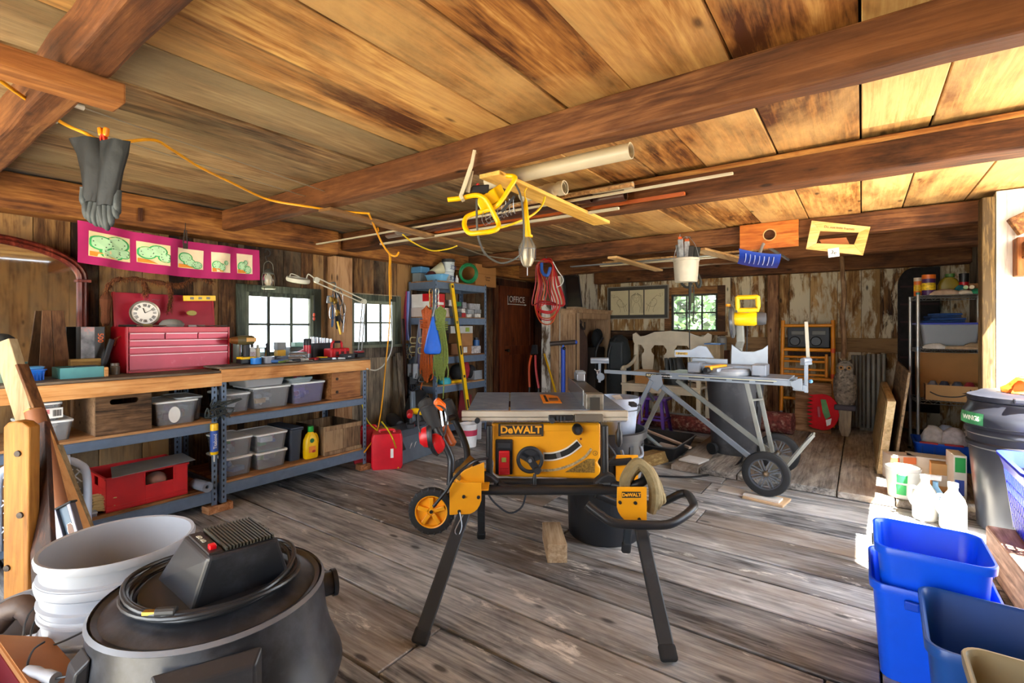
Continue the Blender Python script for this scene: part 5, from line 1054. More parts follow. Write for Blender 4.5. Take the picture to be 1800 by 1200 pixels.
MB().prism([(-.06, -.05), (.03, -.09), (.075, -.03), (.06, .05), (-.02, .045)], S_(1150, 668, Yn-.028)+V((0, 0, 0)), (1, 0, 0), (0, 0, 1), (0, -.008, 0)).b('hinge_plate', m_sil, st, bevel=.006)
c = S_(1143, 673, Yn-.04); MB().cyl(c, c+V((0, .01, 0)), .008).b('bolt', m_blk, st)
rod(S_(1150, 705, Yn-.02), S_(1140, 690, Yn-.03), .02, .03, m_blk2, 'label_strip')
def roller(px, py, Y, ln, ang, base_py, m=m_msaw):
    c = S_(px, py, Y); d = V((math.cos(ang), math.sin(ang), 0)); MB().lathe([(.001, -ln/2), (.016, -ln/2), (.019, -ln/2+.005), (.019, ln/2-.005), (.016, ln/2), (.001, ln/2)], c, 16, d).b('roller', m, st, smooth=1)
    MB().bar(c-d*ln/2-V((0, 0, .022)), c+d*ln/2-V((0, 0, .022)), .036, .02).b('roller_cradle', m_sil, st, bevel=.003)
    MB().bar(S_(px, base_py, Y), c-V((0, 0, .03)), .024, .012, (0, 1, 0)).b('roller_post', m_sil, st, bevel=.002)
roller(1054, 632, Yn, .16, .55, 672); roller(1417, 633, Yn, .10, 1.2, 690)
MB().bar(S_(1417, 565, Yn+.05), S_(1421, 640, Yn+.05), .022, .006, (0, 1, 0)).b('stop_bar', mat('9a9486', .4, .5), st, bevel=.001)
c = S_(1405, 672, Yn-.01); MB().prism([(0, .03)]+[(-.055*math.cos(a), -.055*math.sin(a)) for a in [PI*k/10 for k in range(6)]]+[(.02, -.05), (.02, .03)], c-V((0, .02, 0)), (1, 0, 0), (0, 0, 1), (0, .01, 0)).b('end_bracket', m_sil, st, bevel=.002)
c = S_(1056, 662, Yn-.02); MB().lathe([(.001, -.008), (.035, -.008), (.035, .008), (.001, .008)], c, 20, (0, 1, 0)).b('end_bracket', m_sil, st, bevel=.002)
c = S_(1050, 652, Yn-.03);
for a in range(3): MB().bar(c, c+V((.03*math.cos(a*2.1+.5), 0, .03*math.sin(a*2.1+.5))), .012, .012, (0, 1, 0)).b('clamp_knob', m_chrome, st, bevel=.003)
c = S_(1425, 670, Yn-.03); MB().sph(c, .014).b('clamp_knob', mat('4f86b0', .4), st, smooth=1)
def swheel(c, R, w):
    wv = wheel(c, R, w, None, st, tread=False); MB().lathe([(R*.64, -w*.3), (R*.71, -w*.36), (R*.71, w*.36), (R*.64, w*.3), (R*.64, -w*.3)], c, 40, (0, 1, 0), cap=False).b('rim', mat('3a3e45', .5), wv, smooth=1)
    mb = MB()
    for i in range(8):
        an = 2*PI*i/8
        for s_ in (-1, 1):
            e = V((math.cos(an), 0, math.sin(an))); e2 = V((math.cos(an+s_*.28), 0, math.sin(an+s_*.28))); mb.bar(V(c)+e*R*.12, V(c)+e2*R*.66, .008, .014, (0, 1, 0))
    mb.b('spoke', mat('6a6f76', .4, .4), wv); MB().lathe([(.001, -.035), (.012, -.03), (.02, -.01), (.026, .02), (.001, .02)], c, 16, (0, 1, 0)).b('hub', mat('7a6a55', .4, .6), wv, smooth=1)
Rw = .160; cA = S_(1346, 830, 3.93); cA.z = Rw+.034; swheel(cA, Rw, .05)
cB = V((cA.x+.0, 4.58, Rw+.05)); swheel(cB, Rw, .05); MB().tube([cA, cB], .01).b('axle', m_gal, st)
for dy in (0, .13):
    P = [S_(1378, 824, 4.02+dy), S_(1396, 802, 4.02+dy), S_(1416, 777, 4.02+dy), S_(1428, 762, 4.02+dy)]
    mb = MB(); P[3].x += .01
    for a, b_ in zip(P, P[1:]): mb.bar(a, b_+(b_-a)*.02, .09, .012, (.6, 0, -.7))
    if dy == 0: mb.b('toe_plate', m_sil2, st, bevel=.002)
    else: MB().bar(P[0], P[2]+(P[3]-P[2])*.9, .03, .03, (.6, 0, -.7)).b('toe_bar', m_sil2, st, bevel=.002)
MB().bx(cA.x-.02, cA.x+.1, 4.0, 4.5, Rw+.03, Rw+.05).b('base_plate', m_sil2, st, bevel=.002)
mb = MB()
for px, py, w, d, z, h, rz, lab in ((1297, 868, .26, .13, 0, .016, -.1, 'thin white board on the floor left of the stand wheel'), (1345, 882, .27, .2, 0, .016, -.15, 'pale plywood piece under the nearer stand wheel'), (1340, 874, .24, .10, .0165, .016, -.15, 'narrow white board stacked on plywood under the stand wheel')):
    c = W(px, py, z=z); c.y += d/2-.04
    if z > 0: c = V((cA.x-.02, cA.y+.0, 0))
    MB().box((c.x, c.y, z+h/2), (w, d, h), rz=rz).b('board', mat('d9d4cc' if 'white' in lab else 'cfae88', .5, nz=.06), None, bevel=.002, label=lab, cat='board')
c = W(1217, 812, z=.05); MB().box((c.x, c.y+.05, .06), (.19, .2, .014), rz=-.2).b('tile', mat('dcd8d2', .4, nz=.05), None, bevel=.002, label='square white tile lying on the raised boards by the black tray', cat='tile')
c = W(1150, 822, z=0); MB().box((c.x-.06, c.y+.10, .055), (.11, .36, .11), rz=-.3).b('lumber_block', w_lum2, None, bevel=.003, label='pale square lumber block on the floor beside the black tray', cat='wood block')
ms = T('miter_saw', 'yellow handled miter saw bolted on the grey mobile stand', 'miter saw'); zb = zt+.013; cx_ = -.86; cy_ = 4.14
MB().box((cx_, cy_, zb+.045), (.56, .10, .06)).b('base', m_msaw, ms, bevel=.008, seg=3)
for s_ in (-1, 1):
    MB().box((cx_+s_*.235, cy_-.03, zb+.045), (.10, .17, .085)).b('base_wing', m_msaw, ms, bevel=.008, seg=3)
    for dy in (-.09, .05): MB().cyl((cx_+s_*.25, cy_+dy, zb), (cx_+s_*.25, cy_+dy, zb+.03), .024).b('base_foot', m_msaw, ms, smooth=1)
MB().lathe([(.001, .012), (.17, .012), (.175, .03), (.17, .042), (.165, .05), (.001, .05)], (cx_, cy_-.03, zb), 40).b('turntable', m_msaw, ms, smooth=1)
MB().lathe([(.171, .0), (.178, .012), (.176, .03)], (cx_, cy_-.03, zb), 40, cap=False).b('miter_scale', mat('8a8f96', .4), ms, smooth=1)
MB().bar((cx_-.02, cy_-.05, zb+.062), (cx_-.10, cy_-.23, zb+.055), .055, .03).b('kerf_arm', m_dw, ms, bevel=.004); MB().bar((cx_+.02, cy_-.05, zb+.05), (cx_-.06, cy_-.22, zb+.04), .07, .03).b('arm_casting', m_msaw, ms, bevel=.006)
MB().lathe([(.001, -.02), (.02, -.02), (.024, .01), (.018, .03), (.001, .03)], (cx_-.10, cy_-.25, zb+.04), 18, (.4, 1, 0)).b('lock_knob', m_blk, ms, smooth=1)
fy = cy_+.075
MB().prism([(.005, 0), (.27, 0), (.27, .16), (.235, .13), (.17, .105), (.08, .105), (.01, .16)], (cx_, fy, zb+.07), (1, 0, 0), (0, 0, 1), (0, .012, 0)).b('right_fence', mat('8f949a', .35, .5), ms, bevel=.002)
MB().prism([(-.30, .03), (-.02, 0), (-.02, .06), (-.30, .06)], (cx_, fy, zb+.05), (1, 0, 0), (0, 0, 1), (0, .012, 0)).b('left_fence', mat('8f949a', .35, .5), ms, bevel=.002)
MB().prism([(-.44, .075), (-.12, .075), (-.18, .17), (-.24, .175), (-.30, .14), (-.44, .135)], (cx_, fy-.004, zb+.04), (1, 0, 0), (0, 0, 1), (0, -.012, 0)).b('left_high_fence', mat('9297a0', .35, .4), ms, bevel=.002)
MB().bx(cx_-.43, cx_-.33, fy-.018, fy-.0165, zb+.135, zb+.155).b('name_plate', mat('c09a3a', .5, nz=.5, sc=80), ms)
text('DeWALT', .016, frame((cx_-.38, fy-.0185, zb+.145), (1, 0, 0), (0, 0, 1)), m_lab, ms)
hc_ = S_(1316, 560, cy_+.08)
MB().loft([[p+V(q) for q in ((-.03, -.02, 0), (.03, -.02, 0), (.03, .02, 0), (-.03, .02, 0))] for p in (V((cx_+.03, cy_+.12, zb+.05)), V((cx_+.05, cy_+.14, zb+.2)), S_(1302, 600, cy_+.12), S_(1300, 565, cy_+.1))]).b('pivot_arm', m_sil2, ms, bevel=.008)
MB().tube(bez([V((cx_+.07, cy_+.16, zb+.1)), S_(1312, 620, cy_+.14), S_(1313, 590, cy_+.12), S_(1314, 570, cy_+.1)], 4), .005, 6).b('cable', m_blk, ms)
gc = S_(1287, 566, cy_+.05); MB().lathe([(.001, -.018), (.10, -.018), (.125, -.01), (.125, .01), (.10, .018), (.001, .018)], gc, 36, (1, .12, .05), sx=1.0, sy=1.0).b('blade_guard', mat('5b5e63', .3, .3), ms, smooth=1)
MB().lathe([(.001, -.002), (.118, -.002), (.118, .002), (.001, .002)], gc-V((0, 0, .015)), 48, (1, .12, .05)).b('blade', m_chrome, ms)
MB().lathe([(.001, 0), (.02, 0), (.018, .02), (.001, .022)], gc+V((-.03, 0, .125)), 12, (0, 0, 1)).b('guard_knob', m_dw, ms, smooth=1)
MB().lathe([(.001, -.10), (.052, -.10), (.056, -.06), (.056, .04), (.048, .06), (.001, .06)], hc_+V((0, 0, 0)), 28, (1, .1, 0)).b('motor_housing', mat('f6c80a', .4), ms, smooth=1)
MB().lathe([(.001, 0), (.05, 0), (.052, .03), (.044, .06), (.001, .065)], hc_+V((.062, .006, 0)), 24, (1, .1, 0)).b('motor_cap', mat('4a4c52', .4), ms, smooth=1)
MB().box(hc_+V((-.04, 0, .06)), (.10, .06, .05)).b('head_casting', m_sil2, ms, bevel=.01, seg=3)
h0 = S_(1294, 545, cy_+.02); h1 = S_(1334, 545, cy_+.02); top = S_(1294, 523, cy_+.02).z; hh = [V((h0.x+.012, h0.y, h0.z)), V((h0.x+.008, h0.y, top-.004)), V((h0.x+.02, h0.y, top)), V((h1.x-.025, h0.y, top)), V((h1.x-.01, h0.y, top-.008)), V((h1.x-.005, h0.y, h0.z))]
MB().tube(bez(hh, 3)+[hh[0]+V((.0, 0, 0))], .0175, 12).b('carry_handle', mat('f6c80a', .4), ms, smooth=1)
t = T('wheeled_bin', 'tall dark grey plastic bin with small wheels behind the miter saw', 'bin'); c = S_(1292, 760, 5.08); c = V((c.x, 5.08, .051))
MB().loft([[(c.x+a, c.y+b_, c.z+z) for a, b_ in rrect(w, w*.95, w*.42, 8)] for w, z in ((.38, 0), (.41, .04), (.50, .70), (.54, .70), (.54, .74), (.50, .745), (.42, .1))]).b('body', mat('43454a', .5, nz=.1, dirt_or_glare='5b5d62', dn=.4), t, smooth=1)
for s_ in (-1, 1): MB().lathe([(.001, -.02), (.055, -.02), (.055, .02), (.001, .02)], c+V((-.155, s_*.12-.1, .055)), 20, (.5, 1, 0)).b('bin_wheel', m_rub, t, bevel=.004)
MB().tube(bez([W(1331, 690, Y=4.7), W(1330, 730, Y=4.68), W(1318, 770, z=.06), W(1300, 812, z=.056), W(1262, 830, z=.01), W(1215, 838, z=.008), W(1150, 836, z=.008)], 6), .008, 8).b('power_cable', m_blk, None, smooth=1, label='black power cord running on the floor from the miter saw stand', cat='cord')
t = T('mixing_tray', 'black plastic mixing tray on the floor behind the pale lumber block', 'tray'); c = W(1190, 775, z=0)
c = V((-1.66, 4.83, 0)); MB().tub(c, .44, .62, .56, .74, .15, r=.06, th=.006, lip=.01, rz=.0).b('body', mat('1d2024', .4), t, smooth=1)
for k, (x, y, z, ln, m, lab) in enumerate(((-1.78, 4.9, .13, .7, 'b9a08a', 'pale stick lying across the black mixing tray'), (-1.62, 4.75, .10, .35, '9db4bc', 'pale blue plastic trim resting in the black mixing tray'))):
    MB().bar((x-.25, y+.22, z+.05), (x-.25+ln, y-.12, z-.03), .035, .02).b('trim_strip', mat(m, .5), None, bevel=.003, label=lab, cat='strip')
MB().lathe([(.001, -.09), (.033, -.09), (.033, .09), (.001, .09)], (-1.55, 4.8, .07), 20, (1, -.4, 0)).b('red_tin', mat('b9b0aa', .4), None, smooth=1, label='small tin lying in the black mixing tray', cat='tin')
TPc = lambda L_: [C(*p) for p in L_]
m_vac = mat('24272d', .36, nz=.12, sc=7, dirt_or_glare='484d57', dn=.45); m_vac2 = mat('26282d', .4, dirt_or_glare='45484e', dn=.35)
t = T('shop_vacuum', 'large dusty black shop vacuum in the left foreground', 'vacuum', cam=True); c = V((-.635, 1.05, 0))
MB().lathe([(.001, .06), (.19, .06), (.20, .08), (.222, .46), (.232, .465), (.234, .49)], c, 48, cap=False).b('drum', m_vac2, t, smooth=1)
MB().lathe([(.234, .48), (.252, .485), (.256, .50), (.250, .515), (.232, .56), (.222, .60), (.214, .668), (.212, .685), (.206, .690), (.196, .686), (.15, .705), (.14, .705), (.14, .69), (.001, .69)], c, 56, cap=False).b('lid', m_vac, t, smooth=1)
MB().lathe([(.212, .682), (.217, .686), (.211, .693)], c, 56, cap=False).b('lid_ridge', mat('6a6f78', .4), t, smooth=1)
MB().lathe([(.001, .69), (.135, .69), (.135, .715), (.001, .72)], c, 40).b('head_base', m_vac2, t, smooth=1)
lo = [V((-.61, .925, .705)), V((-.478, 1.062, .705)), V((-.63, 1.18, .705)), V((-.765, 1.045, .705))]; hi = [C(366, 981, .912), C(490, 946, .998), C(441, 911, 1.10), C(324, 941, 1.012)]
MB().loft([lo, hi]).b('motor_head', m_vac, t, bevel=.008, seg=3)
up_ = (hi[1]-hi[0]).cross(hi[3]-hi[0]).normalized()
def hq(a, b2): return hi[0].lerp(hi[1], a).lerp(hi[3].lerp(hi[2], a), b2)+up_*.001
MB().loft([[hq(*p) for p in ((.03, .06), (.22, .06), (.22, .94), (.03, .94))], [hq(*p)+up_*.003 for p in ((.04, .08), (.21, .08), (.21, .92), (.04, .92))]]).b('control_panel', m_vac2, t)
MB().loft([[hq(*p) for p in ((.25, .05), (.96, .05), (.96, .95), (.25, .95))], [hq(*p)+up_*.001 for p in ((.25, .05), (.96, .05), (.96, .95), (.25, .95))]]).b('grille_recess', m_dark, t)
mb = MB()
for k in range(15): f = .27+k*.048; mb.bar(hq(f, .05)+up_*.004, hq(f, .95)+up_*.004, .0028, .006, up_)
mb.b('grille', mat('4a4a42', .35), t)
p = hq(.13, .22); MB().box(p+up_*.006, (.012, .016, .01), rz=.8).b('power_switch', mat('e01020', .3), t, bevel=.002)
p = hq(.12, .62)+up_*.0042; text('ON  OFF', .011, frame(p, hi[3]-hi[0], hi[0]-hi[1]), m_cream, t)
text('CRAFTSMAN', .010, frame(hq(.985, .5)+up_*.003, hi[3]-hi[0], hi[0]-hi[1]), mat('5a5a52', .4), t)
for k in range(5):
    R = .150+.006*(k % 3); z = .712+.008*(k//2)+.003*(k % 2)
    P = [c+V(((R+.006*math.sin(3*a+k))*math.cos(a), (R+.006*math.cos(2*a+k))*math.sin(a), z+.004*math.sin(a*2+k*1.7))) for a in [2*PI*i/40 for i in range(40)]]
    MB().tube(P, .0048, 8, closed=True).b('power_cable', mat('2a2d32', .35), t, smooth=1)
p = c+V((-.015, -.158, .73)); MB().cyl(p, p+V((.035, .004, 0)), .009, n=12).b('plug', mat('26282b', .5), t, bevel=.002); MB().bar(p, p-V((.022, .001, 0)), .010, .006).b('plug_prong', mat('b8923e', .3, .8), t)
a0 = math.radians(35); e = V((math.cos(a0), math.sin(a0), 0)); p = c+e*.19+V((0, 0, .63)); MB().lathe([(.02, 0), (.027, 0), (.027, .05), (.031, .05), (.031, .06), (.02, .06), (.02, 0)], p, 20, e, cap=False).b('blower_port', m_vac2, t, smooth=1)
for an, ww in ((-62, .17), (-128, .06)):
    an = math.radians(an); e = V((math.cos(an), math.sin(an), 0)); s_ = V((-e.y, e.x, 0)); q = c+e*.236
    mb = MB().loft([[q+s_*x*ww/2+V((0, 0, z))+e*d for x, z, d in ((-1, .44, .0), (1, .44, .0), (1, .665, -.022), (-1, .665, -.022))], [q+s_*x*ww/2*.85+V((0, 0, z))+e*d for x, z, d in ((-1, .45, .032), (1, .45, .032), (1, .645, .0), (-1, .645, .0))]]); l_ = mb.b('latch_panel', m_vac2, t, bevel=.004)
    if ww > .1:
        for k in range(4): MB().bar(q+s_*-.06+e*(.036-k*.003)+V((0, 0, .475+k*.018)), q+s_*.06+e*(.036-k*.003)+V((0, 0, .475+k*.018)), .007, .009).b('latch_rib', mat('5a6068', .4), l_)
for k in range(4):
    an = 2*PI*k/4+.6; q = c+V((.17*math.cos(an), .17*math.sin(an), .03)); MB().sph(q, .03, 12, 8).b('caster', m_rub, t, smooth=1); MB().cyl(q, q+V((0, 0, .045)), .012).b('caster_stem', m_blk, t)
m_bkt = mat('9fa4ac', .5, nz=.06, dirt_or_glare='807a74', dn=.36, sc=7)
BP_ = [(.001, 0), (.128, 0), (.134, .008), (.141, .20), (.147, .285), (.155, .288), (.155, .294), (.148, .297), (.148, .312), (.156, .315), (.156, .320), (.149, .323), (.150, .350), (.158, .353), (.160, .366), (.157, .372), (.150, .370), (.146, .29), (.136, .02), (.001, .01)]
def bucket(name, label, loc, group=None, scale=1):
    t = T(name, label, 'bucket', loc=loc, group=group, rz=0); MB().lathe([(r*scale, z*scale) for r, z in BP_], (0, 0, 0), 48, cap=False).b('body', m_bkt, t, smooth=1)
    for s_ in (-1, 1): MB().cyl((s_*.148*scale, 0, .30*scale), (s_*.166*scale, 0, .30*scale), .013).b('bail_ear', m_bkt, t, smooth=1)
    MB().tube(bez([(-.163*scale, 0, .30*scale), (-.168*scale, -.05, .27*scale), (-.12*scale, -.13*scale, .2*scale), (-.03, -.158*scale, .18*scale), (.06, -.152*scale, .2*scale), (.15*scale, -.09, .25*scale), (.163*scale, 0, .30*scale)], 4), .0022, 6).b('bail', mat('3a3a3c', .5, .5), t, smooth=1)
    return t
sp = cw(-.985, 1.235); names = ['topmost', 'second from the top', 'third from the top', 'fourth from the top', 'third from the bottom', 'second from the bottom', 'bottom']
z = .345; b0 = None; off = [0, .055, .125, .185, .24, .30, .345]
for k in range(7):
    lab = 'dirty white plastic bucket, %s of the tall nested stack' % names[k]; q = sp+V((rnd.uniform(-.004, .004), rnd.uniform(-.004, .004), .345-off[k]))
    if k == 0: b0 = bucket('plastic_bucket', lab, q, 'tall stack of white buckets')
    else: copy_thing(b0, q, rz=k*.9, label=lab)
s2 = cw(-1.30, 1.37)
copy_thing(b0, s2, rz=.4, label='lower white plastic bucket of the pair at the left edge')['group'] = 'pair of white buckets at the left edge'
copy_thing(b0, s2+V((0, 0, .10)), rz=2.2, label='upper white plastic bucket with a leather glove on its rim')['group'] = 'pair of white buckets at the left edge'
t = T('leather_glove', 'brown leather glove hooked over the rim of the left edge bucket', 'glove', cam=True); cc = C(26, 1066, 1.30); cc.z = .475
MB().tube(bez([cc+V((-.05, .0, -.04)), cc+V((-.045, .02, .0)), cc+V((-.01, .03, .015)), cc+V((.02, .03, -.02)), cc+V((.02, .04, -.09))], 5), [.014, .018, .022, .026, .028, .028, .03, .03, .03, .03, .03, .028, .028, .026, .026, .024, .024, .02, .018, .014, .008][:21], 12).b('cuff', mat('5a4a42', .55, bump=.4, sc=15), t, smooth=1)
for k in range(4): MB().tube([cc+V((.008+k*.01, .05, -.07)), cc+V((.01+k*.013, .055, -.11)), cc+V((.01+k*.014, .052, -.135))], [.009, .009, .006], 8).b('finger', mat('5a4a42', .55), t, smooth=1)
t = T('cardboard_box', 'open cardboard box lined in dark red at the bottom left corner', 'box', cam=True); zt = .60
P0, P1 = V((-1.09, 1.03, 0)), V((-.865, .88, 0)); d1 = (P1-P0); d2 = V((-.16, -.25, 0)); m_cb = mat('a8713f', .75, nz=.08); m_rl = mat('6e0f1e', .6)
P2, P3 = P1+d2, P0+d2
for a, b2 in ((P0, P1), (P1, P2), (P2, P3), (P3, P0)):
    n_ = (b2-a).cross(V((0, 0, 1))).normalized()*.003; mid = (P0+P2)/2; n_ = n_ if (mid-a).dot(n_) > 0 else -n_
    MB().hexa([a, b2, b2+n_, a+n_, a+V((0, 0, zt)), b2+V((0, 0, zt)), b2+n_+V((0, 0, zt)), a+n_+V((0, 0, zt))]).b('box_side', m_cb, t)
    MB().hexa([a+n_*1.05, b2+n_*1.05, b2+n_*1.6, a+n_*1.6]+[q+V((0, 0, zt-.012)) for q in (a+n_*1.05, b2+n_*1.05, b2+n_*1.6, a+n_*1.6)]).b('red_lining', m_rl, t)
n_ = V((.05, .07, 0)); MB().hexa([P0+V((0, 0, zt)), P1+V((0, 0, zt)), P1+n_+V((0, 0, zt-.05)), P0+n_+V((0, 0, zt-.05)), P0+V((0, 0, zt+.003)), P1+V((0, 0, zt+.003)), P1+n_+V((0, 0, zt-.047)), P0+n_+V((0, 0, zt-.047))]).b('box_flap', m_cb, t)
MB().loft([[P0, P1, P2, P3], [p+V((0, 0, .004)) for p in (P0, P1, P2, P3)]]).b('box_bottom', m_cb, t)
t = T('bail_grip', 'white plastic bucket handle grip on a black wire by the cardboard box', 'handle', cam=True); a, b2 = C(48, 1178, .93), C(98, 1192, .90)
MB().tube([a, a.lerp(b2, .3), a.lerp(b2, .5), a.lerp(b2, .7), b2], [.009, .011, .009, .011, .010], 14).b('grip', m_bkt, t, smooth=1)
MB().tube(bez([C(78, 1128, 1.02), C(60, 1140, .99), C(50, 1160, .95), a], 5), .002, 6).b('wire', m_blk, t); MB().tube(bez([b2, C(128, 1186, .90), C(152, 1174, .93)], 5), .002, 6).b('wire', m_blk, t)
w_amb = wood('4a2c0c', '8f5c1f', 'ab7630', 'Z', .9, .5, var=.05, blotch='8a5a2a', bamt=.3); w_pale = wood('7a6648', 'a4906c', 'b9a786', 'Z', .9, .6); w_redb = wood('2a1207', '5e3216', '7c4824', 'Z', .9, .5)
t = T('bolted_post', 'amber wooden post with two bolt heads and rounded top at left edge', 'post', cam=True); tp = 1.62
xa, xb = sx_(5, tp), sx_(48, tp); zt = H-(740-HOR)/F*tp; w = xb-xa
MB().prism([(0, 0), (w, 0), (w+.006, zt-.02), (w*.8, zt-.004), (w*.5, zt), (w*.2, zt-.004), (0, zt-.02)], (xa, tp, 0), (1, 0, 0), (0, 0, 1), (0, .04, 0)).b('post_body', w_amb, t, bevel=.005)
for px, py in ((32, 797), (36, 905), (13, 998)): c = C(px, py, tp); MB().lathe([(.001, -.006), (.010, -.005), (.011, .002), (.001, .002)], c, 14, (0, 1, 0)).b('bolt', mat('3b332e', .5, .5), t, smooth=1)
def lean(name, a, b2, w, h, m, label, cat='board', tube_=0, up=(0, 1, 0)):
    a, b2 = C(*a), C(*b2); k = (b2-a); b2 = a+k*((a.z-.012-w*.25)/-(k.z))
    mb = MB()
    if tube_: mb.lathe([(tube_*.88, 0), (tube_, 0), (tube_, k.length*((a.z-.02)/-k.z)), (tube_*.88, k.length*((a.z-.02)/-k.z)), (tube_*.88, 0)], a, 24, k, cap=False)
    else: mb.bar(a, b2, w, h, up)
    return mb.b(name, m, None, cam=True, bevel=0 if tube_ else .003, smooth=bool(tube_), label=label, cat=cat)
lean('brown_board', (66, 745, 1.74), (78, 1000, 1.62), .075, .02, w_redb, 'reddish brown board standing behind the amber bolted post')
lean('pale_stud', (8, 600, 2.26), (52, 742, 2.24), .085, .04, w_pale, 'wide pale stud leaning above the amber bolted post')
lean('cardboard_tube', (60, 722, 2.0), (107, 908, 1.93), 0, 0, mat('8f5a38', .6, nz=.1), 'brown round cardboard tube leaning beside the amber post', 'tube', tube_=.031)
lean('pine_board', (57, 719, 2.08), (138, 918, 2.02), .03, .055, wood('8a5024', 'c98c50', 'e0a86c', 'Z', .9, .5), 'orange brown pine board leaning between tube and pale strip')
lean('pale_strip', (99, 784, 2.12), (156, 934, 2.05), .034, .03, w_pale, 'narrow pale strip leaning rightmost of the boards')
lean('pale_stud', (38, 640, 2.16), (100, 800, 2.12), .012, .05, wood('4a2c18', '77502f', '8f6840', 'Z', .9, .6), 'thin dark edge board leaning behind the cardboard tube')
t = T('aluminium_level', 'silver aluminium spirit level leaning at the bucket stack', 'level', cam=True); a, b2 = C(110, 888, 1.84), C(138, 985, 1.80)
d = (b2-a).normalized(); Lh = (a.z-.02)/-d.z; sd = V((1, 0, 0)); sd = (sd-d*sd.dot(d)).normalized()
for s_, w in ((-1, .028), (1, .016)):
    MB().bar(a+sd*s_*.03, a+sd*s_*.03+d*Lh, w, .024, (0, 1, 0)).b('rail', mat('7a7884', .35, .6), t, bevel=.003)
MB().bar(a+sd*.004, a+sd*.004+d*Lh, .05, .006, (0, 1, 0)).b('web', mat('4f6072', .4, .3), t)
MB().bar(a, a+d*.008, .095, .03, (0, 1, 0)).b('end_cap', m_blk2, t, bevel=.003)
wc = a+d*.10+sd*.008-V((0, .006, 0)); hexp = [wc+sd*x*.014+d*y*.026 for x, y in ((-.3, -1), (.6, -1), (1, -.5), (1, .5), (.6, 1), (-.3, 1), (-.6, 0))]
MB().loft([hexp, [p-V((0, .002, 0)) for p in hexp]]).b('vial_window', mat('7a4a2a', .4), t); MB().tube(hexp, .002, 6, closed=True).b('window_trim', m_chrome, t)
t = T('printed_carton', 'white and blue printed carton with red lattice behind the brown board', 'carton', cam=True); a = C(52, 825, 2.36)
MB().bx(a.x-.1, a.x+.125, 2.36, 2.44, 0, a.z+.05).b('body', mat('c9d2dc', .5, nz=.25, sc=14), t)
text('VINTAGE', .05, frame((a.x+.07, 2.358, a.z-.05), (.25, 0, -1), (1, 0, .25)), mat('30343c', .5), t)
mb = MB()
for k in range(6): mb.bar((a.x+.02+k*.02, 2.357, .45), (a.x+.07+k*.02, 2.357, .56), .004, .002, (0, 1, 0)); mb.bar((a.x+.07+k*.02, 2.357, .45), (a.x+.02+k*.02, 2.357, .56), .004, .002, (0, 1, 0))
mb.b('lattice_print', m_white, t); MB().bx(a.x+.02, a.x+.125, 2.3585, 2.3595, .44, .57).b('red_patch', mat('8a2434', .5), t)
w_fib = wood('7a5232', 'a87a4e', 'c39464', 'Y', 1)
sh = T('shelving_unit', 'grey steel shelving unit left of the office door', 'shelf'); X0, X1, Y0, Y1, ZS = -4.165, -3.75, 3.81, 4.70, 1.76
for x in (X0, X1):
    for y, s in ((Y0, 1), (Y1, -1)):
        sx2 = 1 if x == X0 else -1; mb = MB(); mb.bx(min(x, x+sx2*.035), max(x, x+sx2*.035), min(y, y+s*.003), max(y, y+s*.003), 0, ZS); mb.bx(min(x, x+sx2*.003), max(x, x+sx2*.003), min(y, y+s*.035), max(y, y+s*.035), 0, ZS)
        mb.mat(1); z = .1
        while z < ZS: mb.bx(min(x, x+sx2*.004)-.0005, max(x, x+sx2*.004)+.0005, y+s*.012, y+s*.02, z, z+.02); z += .05
        mb.b('post', [m_steel, m_hole], sh)
DZ = [ZS-.012, 1.355, .92, .60, .16]
for z in DZ:
    mb = MB(); mb.bx(X1-.03, X1-.001, Y0+.004, Y1-.004, z-.075, z); mb.bx(X0+.002, X1-.03, Y0+.004, Y0+.03, z-.075, z); mb.bx(X0+.002, X1-.03, Y1-.03, Y1-.004, z-.075, z); mb.bx(X0+.002, X0+.03, Y0+.03, Y1-.03, z-.075, z)
    mb.b('shelf_beam', m_steel, sh, bevel=.002); MB().bx(X0+.004, X1-.004, Y0+.006, Y1-.006, z+.001, z+.012).b('shelf_deck', w_fib, sh)
SZ = [z+.0125 for z in DZ]; yS = lambda px, X=-3.8: yx(px, X)
def cbox(name, px0, px1, X, z, h, dp, m, label, cat='box', extra=None, bevel=.002):
    y0, y1 = yx(px0, X), yx(px1, X); t = T(name, label, cat); MB().bx(X-dp, X, y0, y1, z, z+h).b('body', m, t, bevel=bevel)
    if extra:
        for nm, a, b2, c_, d_, mm in extra: MB().bx(X, X+.0015, y0+(y1-y0)*a, y0+(y1-y0)*b2, z+h*c_, z+h*d_).b(nm, mm, t)
    return t
m_card = mat('a8743c', .75, nz=.06); m_cardL = mat('c9a06a', .75, nz=.06)
t = cbox('cardboard_box', 836, 872, -3.84, SZ[0], .27, .33, m_card, 'brown cardboard box on top right of the shelving unit', extra=[('box_seam', .0, 1, .56, .575, mat('8a5c2c', .8))])
y_ = yS(857, -3.84); text('Captain\nTreats', .035, frame((-3.837, y_, SZ[0]+.1), (0, 1, 0), (0, 0, 1)), mat('4a2a12', .6), t)
cy_ = yS(815, -3.9)
mb = MB()
for k in range(6):
    r = .15-.012*(k % 3); P = [V((-3.815+.006*k+.02*math.sin(a), cy_+r*1.05*math.cos(a)-.01*k, SZ[0]+.012+.115+r*.72*math.sin(a)+.005*(k % 2))) for a in [2*PI*i/36 for i in range(36)]]
    mb.tube([p if p.z > SZ[0]+.011 else V((p.x, p.y, SZ[0]+.011)) for p in P], .009, 8, closed=True)
mb.b('garden_hose', mat('147a48', .4), None, smooth=1, label='coiled green garden hose on top of the shelving unit', cat='hose')
